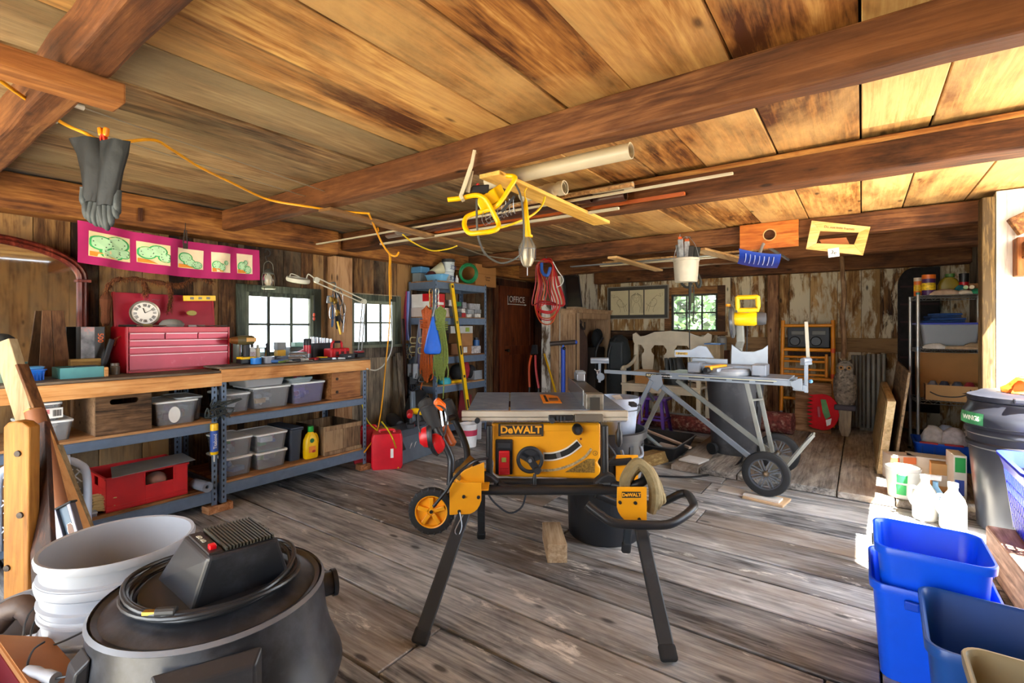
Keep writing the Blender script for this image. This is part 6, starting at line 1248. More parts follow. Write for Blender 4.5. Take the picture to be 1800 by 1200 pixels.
t = T('ice_bag_jar', 'upturned white printed ice bags stacked on top of the shelving unit', 'container'); cj = V((-3.9, yS(787, -3.9), SZ[0]))
for k, (zz, r, dx) in enumerate(((0, .075, 0), (.125, .072, .012))):
    MB().lathe([(.001, zz), (r*.95, zz), (r, zz+.02), (r*.97, zz+.1), (r, zz+.12), (.001, zz+.122)], cj+V((0, dx, 0)), 24).b('bag', mat('b9c3c8', .4, nz=.2), t, smooth=1)
    text('ICE', .07, frame((cj.x+r+.004, cj.y+dx, cj.z+zz+.055), (0, -1, .1), (0, 0, -1)), mat('1d3f7a', .5), t, sx=1)
MB().lathe([(.07, .24), (.078, .25), (.078, .275), (.001, .28)], cj+V((0, .01, 0)), 24).b('dark_lid', m_blk2, t, smooth=1)
MB().lathe([(.001, 0), (.02, 0), (.02, .05), (.008, .07), (.008, .09), (.001, .09)], (-3.82, yS(803, -3.82), SZ[0]), 16).b('small_bottle', m_white, None, smooth=1, label='little white bottle between the ice bags and the green hose', cat='bottle')
t = T('blue_tray', 'long pale blue plastic bin at the front left of the shelf top', 'bin'); MB().tub((-3.83, 3.92, SZ[0]), .22, .09, .26, .12, .07, r=.02, lip=.008).b('body', mat('5f9cc6', .4), t, smooth=1)
t = T('grey_blue_box', 'dull blue plastic box at the back left on the shelf top', 'bin'); MB().bx(-4.15, -4.02, 3.85, 3.97, SZ[0], SZ[0]+.10).b('lower_box', mat('6f7a80', .5), t, bevel=.006); MB().bx(-4.16, -4.0, 3.84, 3.98, SZ[0]+.101, SZ[0]+.17).b('upper_box', mat('4a7fa8', .5), t, bevel=.006)
mb = MB(); mb.lathe([(.02, 0), (.03, .03), (.085, .15), (.085, .155), (.028, .035), (.016, 0), (.02, 0)], (-4.02, 4.0, SZ[0]+.12), 24, (.5, .8, .25), cap=False); mb.b('funnel', mat('b9b79a', .5), None, smooth=1, label='pale plastic funnel bottle lying behind the blue tray on shelf top', cat='funnel')
MB().sph((-3.98, 3.98, SZ[0]+.07), (.07, .06, .06)).b('red_bag', mat('5a1f1c', .8, bump=.4), None, smooth=1, label='dark red bag tucked under the funnel on the shelf top', cat='bag')
def cart(x0, x1, y0, y1, z, h, m, label, pr=None):
    t = T('carton', label, 'carton'); MB().bx(x0, x1, y0, y1, z, z+h).b('body', m, t, bevel=.002)
    if pr: MB().bx(x0+(x1-x0)*pr[0], x0+(x1-x0)*pr[1], y0-.0015, y0, z+h*pr[2], z+h*pr[3]).b('print_patch', m_red, t)
cart(-4.13, -3.785, 3.815, 3.99, SZ[1], .10, mat('c3b5ae', .7), 'plain pinkish white carton, lower left of shelf second deck')
cart(-4.13, -3.84, 3.82, 3.98, SZ[1]+.101, .15, mat('d8d6d3', .7), 'tall white carton stacked at left of the second deck', (.62, .98, .45, 1))
cart(-3.83, -3.785, 3.82, 4.0, SZ[1]+.101, .15, mat('c22026', .6), 'red and white carton right of the hanging orange rope')
MB().bx(-3.785, -3.784, 3.83, 3.98, SZ[1]+.13, SZ[1]+.16).b('print_patch', m_white, bpy.data.objects['carton.002'])
cart(-4.0, -3.785, 4.0, 4.08, SZ[1], .10, mat('cdbfb4', .7), 'pinkish white carton below the red printed carton')
for i, (a, b2, h, col, zz, lab) in enumerate(((790, 800, .12, '3a3f44', 0, 'dark short box by the yellow level'), (799, 811, .05, '2f7a4a', .13, 'green flat pack behind the yellow level top'), (806, 812, .06, '50555c', 0, 'small grey box right of the yellow level'), (812, 819, .05, 'b02a2a', 0, 'small red box in the middle of second deck'), (812, 818, .05, 'e4e0da', .055, 'small white box on top of the red one'), (813, 820, .07, '8a8d92', .11, 'grey lidded jar box above the small white box'), (821, 829, .04, 'd9d9d4', 0, 'low white box of small parts'), (822, 833, .05, '9aa0a4', .045, 'clear grey parts case on the low white box'), (826, 844, .07, 'a4a6aa', .10, 'clear tray of parts high at the right'), (835, 845, .05, 'e0ddd8', 0, 'white little carton at the right of second deck'), (834, 846, .045, '8d9196', .055, 'grey blister pack above the little white carton'), (789, 797, .07, 'c4c2bc', .125, 'pale packet upper left by the level'))):
    cbox('small_box', a, b2, -3.84+.004*(i % 4), SZ[1]+zz, h, .12, mat(col, .6, nz=.3, sc=30), lab)
cbox('cardboard_box', 793, 807, -3.84, SZ[2], .13, .2, mat('7a5130', .8), 'small brown open box low behind the yellow level', 'box')
cbox('cardboard_box', 813, 829, -3.8, SZ[2], .095, .2, mat('9a6a3e', .8), 'tan printed box at the bottom of the third deck stack', 'box', [('white_print', .1, .5, .2, .9, m_white)])
cbox('cardboard_box', 811, 831, -3.82, SZ[2]+.096, .15, .2, mat('a5764a', .8), 'square brown box in the middle of the third deck stack', 'box')
cbox('white_carton', 792, 831, -3.83, SZ[2]+.247, .085, .2, mat('c9c8c2', .7), 'white carton with a green dot on top of the brown boxes', 'carton', [('green_dot', .66, .84, .2, .8, mat('9ab23a', .5))])
cbox('printed_carton', 829, 845, -3.82, SZ[2], .09, .15, mat('c5c0c0', .6, nz=.5, sc=30), 'white and blue printed carton at the right of third deck', 'carton')
cylp = (-3.86, yS(837, -3.86), SZ[2]+.091); t = T('blue_jar', 'blue lidded jar on the printed carton of the third deck', 'jar'); MB().lathe([(.001, 0), (.04, 0), (.04, .07), (.001, .07)], cylp, 18).b('body', mat('2f5f9a', .4), t, smooth=1); MB().lathe([(.03, .071), (.03, .10), (.001, .10)], cylp, 18).b('lid', mat('1d2430', .4), t, smooth=1)
MB().tube(bez([(-3.9, yS(788, -3.85)+.05*math.cos(a), SZ[2]+.13+.012+.08+.065*math.sin(a)) for a in [.2*k for k in range(60)]], 1), .009, 6).b('cable_coil', mat('4a463c', .7), None, smooth=1, label='grey brown cable coil on the third deck behind the green rope', cat='cable')
cylp = (-3.83, yS(781, -3.83), SZ[3]); MB().lathe([(.001, 0), (.075, 0), (.08, .03), (.06, .07), (.001, .075)], cylp, 20).b('aqua_tub', mat('1f9aaa', .4), None, smooth=1, label='turquoise round tub on the fourth deck behind the rope ends', cat='tub')
MB().bx(-3.9, -3.78, yS(792, -3.8), yS(810, -3.8), SZ[3], SZ[3]+.03).b('yellow_tray', m_yel, None, bevel=.004, label='flat yellow tray at the front of the fourth deck', cat='tray')
for px, X, r, col, lab in ((803, -3.93, (.09, .09, .10), '17181a', 'black tool pouch behind the yellow tray'), (818, -3.93, (.06, .05, .12), 'a01c28', 'red and black tool upright on the fourth deck'), (828, -3.9, (.07, .06, .09), '1b1c20', 'black bag right of the red tool on fourth deck')):
    MB().sph((X, yS(px, X), SZ[3]+r[2]), r, 14, 9).b('tool_bag', mat(col, .7, bump=.5, sc=20, nz=.3), None, smooth=1, label=lab, cat='bag')
cbox('parts_case', 834, 848, -3.82, SZ[3], .11, .15, glass((.7, .78, .86), .4), 'small clear blue case at the right of the fourth deck', 'case')
MB().bar((-3.85, 4.35, .01), (-3.95, 4.55, .45), .22, .02, (1, 0, 0)).b('red_sheet', mat('7a1c26', .5), None, bevel=.003, label='dark red panel leaning under the lowest visible shelf deck', cat='panel')
wy = lambda px, py, Y=3.72: W(px, py, Y=Y)
def rope(name, lab, top, bot, px0, px1, col, Y, tie, n=11):
    t = T(name, lab, 'rope'); q = random.Random(n); m = mat(col, .7, nz=.25, sc=60); mb = MB(); cx0 = (px0+px1)/2; w = (px1-px0)/2
    for k in range(n):
        f = -1+2*k/(n-1); bt = bot-q.uniform(0, 26)*abs(f);
        P = [wy(cx0+f*w*.55, top+8*abs(f), Y), wy(cx0+f*w*.75, (top*2+tie)/3, Y-.012), wy(cx0+f*w*.5, tie, Y-.015), wy(cx0+f*w*.85+q.uniform(-1, 1), (tie+bt)/2, Y-.012), wy(cx0+f*w*1.0, bt-8, Y-.01), wy(cx0+f*w*.6, bt, Y)]
        mb.tube(bez(P, 5), .0075, 6)
    mb.b('rope_strands', m, t, smooth=1); mb = MB()
    for k in range(5):
        a, b2 = wy(cx0-w*.7, tie-4+k*3.2, Y), wy(cx0+w*.7, tie-4+k*3.2, Y); c_ = (a+b2)/2; r = (b2-a).length/2
        mb.tube([c_+V((.813*math.cos(x)*r, .582*math.cos(x)*r, 0))+V((-.582, .813, 0))*math.sin(x)*.03 for x in [2*PI*i/16 for i in range(16)]], .0075, 6, closed=True)
    mb.b('rope_wrap', m, t, smooth=1)
    return t, m
t, m = rope('orange_rope', 'coiled orange rope hanging from the shelf corner', 537, 672, 739, 761, 'b85312', 3.72, 567)
MB().tube(bez([wy(742, 672), wy(738, 690), wy(733, 710), wy(731, 724)], 5), .007, 6).b('rope_tail', m, t, smooth=1)
MB().tube(bez([wy(756, 600), wy(763, 630), wy(764, 650), wy(757, 655), wy(752, 640)], 5), .007, 6).b('rope_loop', m, t, smooth=1)
t, m = rope('green_rope', 'coiled olive green rope hanging from the shelf corner', 537, 668, 762, 787, '76853a', 3.70, 570, 13)
for px, ln in ((778, 700), (767, 672), (786, 664)): MB().tube(bez([wy(px, 640, 3.69), wy(px+2, (640+ln)/2, 3.69), wy(px+1, ln, 3.69)], 4), .006, 6).b('rope_tail', m, t, smooth=1)
t = T('blue_sack', 'bright blue drawstring sack hanging between the two ropes', 'bag'); R = []; q = random.Random(5)
for py, hw in ((556, 1.2), (566, 4), (580, 8), (595, 12), (608, 15.5), (616, 16.5), (621, 14), (622.5, 8)):
    c = wy(761, py, 3.64); r = hw*4.9/859; R.append([c+V((.813, .582, 0))*math.cos(a)*r*(1+.06*math.sin(6*a+py*.1))+V((-.582, .813, 0))*math.sin(a)*r*.55 for a in [2*PI*i/24 for i in range(24)]])
MB().loft(R).b('cloth', mat('0f5fd0', .55), t, smooth=1); MB().tube([wy(761, 556, 3.64), wy(764, 542, 3.68), wy(764, 533, 3.75)], .004, 6).b('drawstring', mat('b9c0c8', .6), t)
for i, (px, py0, py1, Y, lab) in enumerate(((757, 510, 540, 3.76, 'left brass carabiner string on the shelf corner post'), (768, 508, 543, 3.76, 'right silver carabiner string on the shelf corner post'))):
    t = T('carabiner_chain', lab, 'carabiners')
    for k in range(4):
        c = wy(px, py0+(py1-py0)*(k+.5)/4, Y-.03); MB().tube(bez([c+V((0, .0, .035)), c+V((.014, .01, .02)), c+V((.012, .008, -.025)), c+V((-.008, -.006, -.035)), c+V((-.012, -.008, .02))], 3, True), .004, 6, closed=True).b('carabiner', mat('b8924a' if i == 0 else 'b0b0a4', .3, .8), t, smooth=1)
t = T('climbing_slings', 'magenta and blue webbing slings hanging from the shelf back post', 'slings')
for px, col in ((711, '8a1638'), (713.5, 'b0305a'), (716, '5a6fc0'), (718, '8a9ad8')):
    MB().tube(bez([wy(px+1, 512, 3.80), wy(px, 540, 3.78), wy(px-1+rnd.uniform(-1, 1), 575, 3.77), wy(px+rnd.uniform(-1, 2), 598, 3.77)], 5), .009, 6).b('webbing', mat(col, .7), t, smooth=1)
for k in range(6): c = wy(709+k*2.2, 604+(k % 3)*9, 3.75); MB().tube(bez([c, c+V((.02, .01, -.03)), c+V((0, 0, -.06)), c+V((-.02, -.01, -.03))], 3, True), .005, 6, closed=True).b('carabiner', mat(['6f98b0', '9aa4a8', 'c0b090'][k % 3], .3, .8), t, smooth=1)
t = T('climbing_gear', 'grey webbing ladder with cream loops hanging left of orange rope', 'climbing gear')
for k in range(5): MB().tube(bez([wy(738, 560, 3.74), wy(733+k*1.5, 600, 3.72), wy(729+k*2.2, 640+(k % 2)*8, 3.71)], 5), .010, 6).b('strap', mat(['4a4f5a', '6a6f7a', '3a3c44', '5a5078', '70747c'][k], .7), t, smooth=1)
for px, py in ((725, 598), (724, 614), (740, 598), (739, 616)): c = wy(px, py, 3.70); MB().tube(bez([c+V((.03, .02, .03)), c+V((-.01, -.01, .03)), c+V((-.02, -.012, 0)), c+V((-.01, -.01, -.03)), c+V((.03, .02, -.03))], 4), .006, 6).b('step_loop', mat('b9ae80', .5), t, smooth=1)
for px, py, w, h, col in ((721, 650, .05, .14, '7f868c'), (731, 652, .06, .17, '8e959c'), (728, 668, .10, .10, '24282e')): c = wy(px, py, 3.70); MB().box(c, (w, .07, h), rz=.6).b('metal_ascender', mat(col, .45, .3), t, bevel=.012)
mb = MB(); q = random.Random(8)
for k in range(26): c = wy(q.uniform(716, 742), q.uniform(655, 690), 3.68); mb.tube(bez([c, c+V((q.uniform(-.04, .04), q.uniform(-.03, .03), -.05)), c+V((q.uniform(-.05, .05), q.uniform(-.03, .03), q.uniform(-.08, .02)))], 4), .006, 5)
mb.b('black_cords', m_blk, t)
for i, (px, w, lab) in enumerate(((708, .03, 'dark long tool handle in the corner left of the shelving'), (699, .05, 'weathered grey plank end standing left of the shelving'))):
    a = W(px, 560+i*60, X=-4.1); MB().bar((a.x+.1, a.y, 0), (a.x, a.y, a.z), w, .03, (1, 0, 0)).b('wooden_pole', w_gray if i else w_dark, None, bevel=.003, label=lab, cat='handle')
t = T('duffel_bag', 'black bag sitting below the hanging climbing gear', 'bag'); c = V((-3.78, 3.6, 0)); MB().sph(c+V((0, 0, .3)), (.16, .15, .30), 16, 12).b('body', mat('16181c', .7, bump=.6, sc=12), t, smooth=1); MB().tube(bez([c+V((.1, -.1, .45)), c+V((.16, -.12, .5)), c+V((.14, -.02, .55)), c+V((.1, .05, .5))], 5), .01).b('strap', m_blk, t, smooth=1)
t = T('long_level', 'long yellow spirit level leaning against the shelving unit', 'level'); b2 = W(829, 768, z=.01); a = W(793.5, 498, X=-3.712)
MB().bar(a, b2, .05, .022, (1, 0, 0)).b('body', m_yel, t, bevel=.002); d = b2-a; sd = d.cross(V((1, 0, 0))).normalized()
for s_ in (-1, 1): MB().bar(a+sd*.025*s_, b2+sd*.025*s_, .003, .024, (1, 0, 0)).b('edge', mat('a89a4a', .3, .5), t)
for f, w_ in ((.02, 'black'), (.25, 'v'), (.43, 'b'), (.60, 's'), (.78, 'b'), (.99, 'black')):
    c = a+d*f+V((.0125, 0, 0)); MB().bar(c-d.normalized()*(.05 if w_ == 'b' else .015), c+d.normalized()*(.05 if w_ == 'b' else .015), .026, .004, (1, 0, 0)).b('vial_window', m_lab if w_ != 'v' else mat('7a7030', .4), t)
t = T('red_tool_case', 'red plastic tool case standing on the floor at the bench end', 'case'); c = W(671, 829, z=0)
m_rc = mat('d3182c', .35); M_ = Matrix.Translation((c.x-.05, c.y+.10, 0)) @ Matrix.Rotation(YAW+.25, 4, 'Z')
mb = MB(); mb.M = M_; mb.loft([[(x, y*k, z) for x, y in rrect(.27*k2, .085, .02)] for k, k2, z in ((1, .92, 0), (1, 1, .03), (1, 1, .27), (1, .9, .31))]); o = mb.b('front_shell', m_rc, t, smooth=1)
mb = MB(); mb.M = M_ @ Matrix.Translation((0, .09, 0)); mb.loft([[(x, y*k, z) for x, y in rrect(.27*k2, .085, .02)] for k, k2, z in ((1, .92, 0), (1, 1, .03), (1, 1, .27), (1, .9, .31))]); mb.b('back_shell', m_rc, t, smooth=1)
mb = MB(); mb.M = M_; mb.tube(bez([(-.06, .045, .305), (-.055, .045, .33), (.055, .045, .33), (.06, .045, .305)], 4), .011); mb.b('handle', m_rc, t, smooth=1)
mb = MB(); mb.M = M_; mb.bx(.03, .055, -.045, -.042, .10, .18); mb.b('white_mark', m_white, t)
t = copy_thing(t, (0, 0, 0), label='second red case lying behind, half hidden by the bench leg'); AUTO.append(t)
for ch in [k for k in bpy.data.objects if k.parent == t]: ch.location = (-.28, .02, 0)
t = T('grey_tool_chest', 'blue grey portable tool chest with a dark latch on the floor', 'tool chest'); a, b2 = W(697, 820, z=0), W(766, 795, z=0)
d = (b2-a).normalized(); n_ = V((-d.y, d.x, 0)); m_gb = mat('56616e', .45); g3 = lambda x, y, z: a+d*x+n_*y+V((0, 0, z)); Lc = (b2-a).length
MB().loft([[g3(x, 0, 0), g3(x, .3, 0), g3(x, .3, .26), g3(x, .10, .26), g3(x, .07, .22)] for x in (0, Lc)]).b('body', m_gb, t, bevel=.006)
MB().loft([[g3(x, .06, .221), g3(x, .3, .261), g3(x, .3, .285), g3(x, .08, .285)] for x in (.01, Lc-.01)]).b('lid', mat('454d58', .45), t, bevel=.006)
MB().loft([[g3(x, .02, .12), g3(x, .06, .20), g3(x, .045, .205), g3(x, .0, .125)] for x in (.06, .13)]).b('latch', m_blk, t, bevel=.003)
for x in (.22, .28, .42): MB().loft([[g3(x, .035, .11), g3(x+.05, .05, .155), g3(x+.03, .046, .145)], [g3(x, .032, .11), g3(x+.05, .047, .155), g3(x+.03, .043, .145)]]).b('white_mark', m_white, t)
def lump(name, px, py, X, r, col, lab, cat, z0=.286):
    c = W(px, py, X=X); q = random.Random(int(px)); R = []
    c.z = z0; n = 14
    for i, (k, z) in enumerate(((.75, 0), (1, .15), (1, .5), (.8, .8), (.35, 1))): R.append([c+V((r[0]*k*math.cos(2*PI*j/n)*q.uniform(.8, 1.2), r[1]*k*math.sin(2*PI*j/n)*q.uniform(.8, 1.2), r[2]*z*2)) for j in range(n)])
    return MB().loft(R).b(name, mat(col, .6, nz=.3, sc=25), None, smooth=50, label=lab, cat=cat)
def power_tool(name, px, X, rz, cb, ca, lab, z=.287, sc=1):
    t = T(name, lab, 'power tool', loc=W(px, 600, X=X)*1, rz=rz); t.location.z = z; t.scale = (sc, sc, sc)
    MB().box((0, 0, .025), (.09, .13, .045)).b('battery', m_blk2, t, bevel=.008); MB().box((.046, 0, .03), (.003, .08, .02)).b('battery_stripe', ca, t)
    MB().tube([(0, 0, .05), (0, .01, .10), (-.01, .02, .14)], [.022, .02, .024], 12).b('grip', m_blk2, t, smooth=1)
    MB().lathe([(.001, -.09), (.032, -.08), (.04, -.02), (.04, .05), (.03, .09), (.012, .12), (.001, .13)], (-.01, .01, .165), 18, (0, 1, .15)).b('housing', cb, t, smooth=1)
power_tool('cordless_driver', 722, -3.52, .8, m_red, m_red, 'red and black cordless driver on the grey tool chest', sc=.8); power_tool('cordless_driver', 738, -3.55, 2.4, m_yel, m_yel, 'yellow and black cordless tool on the right of grey chest', sc=.8)
power_tool('circular_saw', 682, -3.66, 2.8, mat('8a6a2a', .5), m_yel, 'brown and yellow power saw behind the upright red case', z=.0, sc=1.5); power_tool('black_power_tool', 664, -3.8, .4, mat('3c4046', .5), m_blk2, 'black and grey power tool behind the bench end on the floor', z=0, sc=1.5)
power_tool('black_power_tool', 699, -3.85, 1.2, mat('2a2d33', .5), m_red, 'dark power tool farther back beside the wall planks', z=0, sc=1.7)
t = T('steel_square_stand', 'blue grey steel bracket standing up among the power tools', 'bracket'); c = W(706, 700, X=-3.6); MB().bar((c.x, c.y+.15, .286), (c.x-.01, c.y+.15, c.z+.05), .05, .03, (1, 0, 0)).b('upright', mat('6c7783', .4, .4), t, bevel=.004); MB().box((c.x, c.y+.15, .30), (.08, .12, .025)).b('foot', mat('6c7783', .4, .4), t, bevel=.003)
t = T('white_pail', 'white pail with red print on the floor behind the saw handles', 'pail'); c = W(803, 800, z=0); c = V((c.x-.15, c.y+.35, 0)); MB().lathe([(.001, 0), (.08, 0), (.093, .23), (.097, .24), (.09, .24), (.078, .01), (.001, .01)], c, 28, cap=False).b('body', mat('d8d8d8', .45), t, smooth=1)
MB().lathe([(.0895, .12), (.0925, .18)], c, 28, cap=False).b('print_band', mat('b02a4a', .5), t, smooth=1)
t = T('plastic_sheet', 'clear plastic pouch standing behind the foot of the yellow level', 'pouch'); c = W(836, 771, z=0); MB().hexa([(c.x-.05, c.y, 0), (c.x+.03, c.y-.05, 0), (c.x+.07, c.y+.02, 0), (c.x-.01, c.y+.07, 0)]+[(c.x-.06, c.y-.02, .36), (c.x+.05, c.y-.06, .36), (c.x+.08, c.y+.02, .36), (c.x-.02, c.y+.07, .36)]).b('body', mat('b9bcc2', .3), t, bevel=.01)
def cord(name, P, r, m, lab, n=6): return MB().tube(bez(P, n), r, 7).b(name, m, None, smooth=1, label=lab, cat='cord')
m_cord = mat('e8a010', .45)
cord('yellow_cable', [W(664, 400, X=-3.5), W(672, 430, X=-3.6), W(684, 446, X=-3.7), W(684, 480, X=-3.7), W(685, 560, X=-3.7), W(678, 640, X=-3.7), W(670, 720, X=-3.65), W(660, 765, X=-3.6), W(640, 795, X=-3.5)], .0065, m_cord, 'thick yellow cord dropping past the far left window to the floor')
cord('yellow_cable', [W(687, 446, X=-3.72), W(687, 480, X=-3.72), W(688, 525, X=-4.1)], .005, m_cord, 'short yellow cord hanging beside the long yellow cord')
cord('yellow_cable', [W(634, 700, X=-3.7), W(645, 738, X=-3.6), W(664, 757, X=-3.6), (W(672, 762, X=-3.5))], .006, mat('e2c818', .5), 'bright yellow cord curling behind the bench end post')
cord('yellow_cable', [W(671, 741, X=-3.45), W(683, 757, X=-3.3), W(692, 775, X=-3.2), W(699, 800, z=.06), W(700, 822, z=.01)], .006, mat('e2c818', .5), 'yellow cord lying over the upright red case')
MB().tube([W(688, 530, X=-4.16), W(690, 600, X=-4.16)], .006, 8).b('conduit', m_gal, None, smooth=1, label='thin grey conduit on the wall right of the far left window', cat='conduit')
c = W(909, 527, X=XL+.067); mW = mat('d9d4c8', .6)
text('OFFICE', .125, frame((c.x, c.y, c.z), (0, 1, 0), (0, 0, 1)), mW, door); MB().bx(c.x-.001, c.x+.001, c.y-.23, c.y+.2, c.z-.072, c.z-.064).b('arrow_sign', mW, door); MB().bx(c.x-.001, c.x+.001, c.y-.235, c.y-.228, c.z-.08, c.z+.05).b('arrow_sign', mW, door)
MB().prism([(.2, -.055), (.25, -.068), (.2, -.081)], (c.x-.001, c.y, c.z), (0, 1, 0), (0, 0, 1), (.002, 0, 0)).b('arrow_head', mW, door)
m_wd = wood('7a5a3e', 'ad8a66', 'c4a480', 'Z', .9, .55, var=.05)
t = T('wardrobe', 'tan open fronted wooden wardrobe against the white boards', 'wardrobe'); X0, X1, Y0, Y1, Z1 = -3.452, -3.19, 5.99, 7.08, 1.49
for nm, a in (('side_panel', (X0, X1, Y0, Y0+.03, .0, Z1-.04)), ('side_panel', (X0, X1, Y1-.03, Y1, 0, Z1-.04)), ('back_panel', (X0, X0+.012, Y0+.03, Y1-.03, 0, Z1-.04)), ('bottom_panel', (X0, X1, Y0+.03, Y1-.03, .05, .08)), ('top_panel', (X0, X1+.02, Y0-.02, Y1+.02, Z1-.04, Z1)), ('face_trim', (X1-.02, X1+.008, Y0, Y0+.07, .0, Z1-.041)), ('face_trim', (X1-.02, X1+.008, Y1-.07, Y1, 0, Z1-.041)), ('face_trim', (X1-.02, X1+.008, Y0+.07, Y1-.07, Z1-.12, Z1-.041)), ('cornice', (X0, X1+.035, Y0-.035, Y1+.03, Z1, Z1+.02))):
    MB().bx(*a).b(nm, m_wd, t, bevel=.003)
for k in range(3): MB().bx(X0+.04+k*.08, X0+.043+k*.08, Y0-.002, Y0, .05, Z1-.06).b('panel_groove', w_dark, t)
MB().bx(X0+.02, X0+.04, 6.5, 6.56, .08, Z1-.05).b('back_batten', m_wd, t)
t = T('brown_coat', 'brown coat hanging inside the tan wardrobe', 'coat'); R = []; q = random.Random(2)
for z, w, d in ((.45, .20, .07), (.7, .24, .08), (.95, .25, .085), (1.08, .22, .08), (1.18, .13, .06), (1.27, .07, .045), (1.33, .09, .05), (1.36, .03, .03)):
    R.append([V((-3.32+d*math.sin(a)*(1+.15*math.sin(5*a+z*9)), 6.28+w*math.cos(a)*(1+.05*math.sin(7*a+z*4)), z)) for a in [2*PI*i/28 for i in range(28)]])
MB().loft(R).b('coat_body', mat('5a4238', .9, bump=.4, sc=30), t, smooth=1); MB().tube(bez([(-3.25, 6.2, 1.3), (-3.22, 6.27, 1.22), (-3.25, 6.34, 1.32)], 5), .012).b('collar', mat('2d2320', .9), t, smooth=1)
MB().cyl((-3.32, 6.28, 1.36), (-3.32, 6.28, 1.445), .004).b('hanger_hook', m_gal, t)
t = T('black_gear', 'black crumpled gear standing in the right half of the wardrobe', 'gear');
for k in range(5): MB().sph((-3.3+rnd.uniform(-.03, .03), 6.72+k*.05, 1.0-.0*k+rnd.uniform(0, .12)), (.06, .05, .12), 10, 8).b('fold', mat('17191b', .8, bump=.6, sc=20), t, smooth=1)
MB().bx(-3.4, -3.24, 6.66, 6.98, .08, .95).b('dark_box', mat('2d2622', .8), t, bevel=.01)
t = T('dark_picture', 'dark framed photograph standing on top of the wardrobe', 'picture');
def fr(b_, y0, y1, z0, z1, x, tilt, fw, mf, mi, axis='X'):
    mb = MB()
    for a in ((y0, y1, z0, z0+fw), (y0, y1, z1-fw, z1), (y0, y0+fw, z0+fw, z1-fw), (y1-fw, y1, z0+fw, z1-fw)):
        f_ = lambda z: x+tilt*(z-z0)/(z1-z0)
        mb.hexa([(f_(a[2]), a[0], a[2]), (f_(a[2])+.02, a[0], a[2]), (f_(a[2])+.02, a[1], a[2]), (f_(a[2]), a[1], a[2]), (f_(a[3]), a[0], a[3]), (f_(a[3])+.02, a[0], a[3]), (f_(a[3])+.02, a[1], a[3]), (f_(a[3]), a[1], a[3])])
    mb.b('frame', mf, b_, bevel=.002); MB().add([(x+.01, y0+fw, z0+fw), (x+.01, y1-fw, z0+fw), (x+.01+tilt, y1-fw, z1-fw), (x+.01+tilt, y0+fw, z1-fw)], [(0, 1, 2, 3)]).b('print', mi, b_)
fr(t, 6.03, 6.5, Z1+.021, 2.02, -3.38, -.06, .02, m_blk, mat('1e1c1c', .25, nz=.9, sc=7, dirt_or_glare='8a8884', dn=.32))
MB().bx(-3.36, -3.2, 6.0, 6.3, Z1+.021, Z1+.045).b('pale_book', mat('b59a78', .7), None, bevel=.003, label='thin pale book lying on the wardrobe top before the picture', cat='book')
Yw = YB-.03
t = T('framed_drawings', 'wide framed set of three line drawings on the back wall', 'picture'); a, b2 = W(1069, 503, Y=Yw-.02), W(1174, 559, Y=Yw-.02)
zt, zb = W(1120, 504, Y=Yw).z, W(1120, 559, Y=Yw).z; x0, x1 = a.x, b2.x
MB().bx(x0, x1, Yw-.015, Yw, zb, zt).b('mat_board', mat('3a352e', .6), t)
mb = MB();
for q4 in ((x0-.012, x1+.012, zb-.012, zb), (x0-.012, x1+.012, zt, zt+.012), (x0-.012, x0, zb, zt), (x1, x1+.012, zb, zt)): mb.bx(q4[0], q4[1], Yw-.03, Yw, q4[2], q4[3])
mb.b('frame', mat('8d8678', .4, .5), t)
ps = [(.045, .355), (.375, .605), (.625, .945)]; w = x1-x0; m_ink = mat('5a4c38', .8)
for n, (f0, f1) in enumerate(ps):
    px0, px1, pz0, pz1 = x0+w*f0, x0+w*f1, zb+.05, zt-.05; o = MB().bx(px0, px1, Yw-.018, Yw-.015, pz0, pz1).b('drawing_sheet', mat('c9bb94', .7, nz=.05), t)
    mb = MB(); cx_, cz = (px0+px1)/2, (pz0+pz1)/2; g = lambda P: mb.tube([(x, Yw-.0195, z) for x, z in P], .0018, 4)
    if n == 1:
        g([(cx_+.045*math.cos(k*PI/10), cz+.06+.06*math.sin(k*PI/10)) for k in range(21)])
        for s_ in (-1, 1):
            for r in (0, .012, .024): g([(cx_+s_*(.0+.01), cz+.13+r*.5), (cx_+s_*(.06+r), cz+.1), (cx_+s_*(.075+r), cz-.02), (cx_+s_*(.07+r*1.6), cz-.16)])
            g([(cx_+s_*.03, cz-.01), (cx_+s_*.06, cz-.08), (cx_+s_*.05, cz-.16)]); g([(cx_+s_*.012, cz+.075), (cx_+s_*.03, cz+.075)])
        g([(cx_-.012, cz+.03), (cx_+.012, cz+.03)]); g([(cx_, cz+.07), (cx_+.004, cz+.05)])
    else:
        s_ = 1 if n == 0 else -1
        g([(cx_+s_*(.02+r*math.cos(r*55)), cz+.02+r*math.sin(r*55)) for r in [.004*k for k in range(28)]]); g([(cx_-s_*.1, cz+.08), (cx_-s_*.04, cz+.1), (cx_+s_*.03, cz+.04), (cx_+s_*.1, cz-.06), (cx_+s_*.12, cz-.13)])
        g([(cx_-s_*.12, cz+.09), (cx_-s_*.13, cz+.13), (cx_-s_*.08, cz+.12), (cx_-s_*.1, cz+.08)]); g([(cx_-s_*.02, cz-.02), (cx_+s_*.02, cz-.12), (cx_+s_*.01, cz-.15)]); g([(cx_+s_*.05, cz-.0), (cx_+s_*.09, cz-.14)])
    mb.b('ink_drawing', m_ink, o)
t = T('white_bench', 'worn white wooden bench with shaped splat back under the window', 'bench'); m_wb = mat('cfc0a4', .6, nz=.1, sc=7, dirt_or_glare='a8967a', dn=.3); Yb = 6.72; xa, xb = -2.66, -1.62
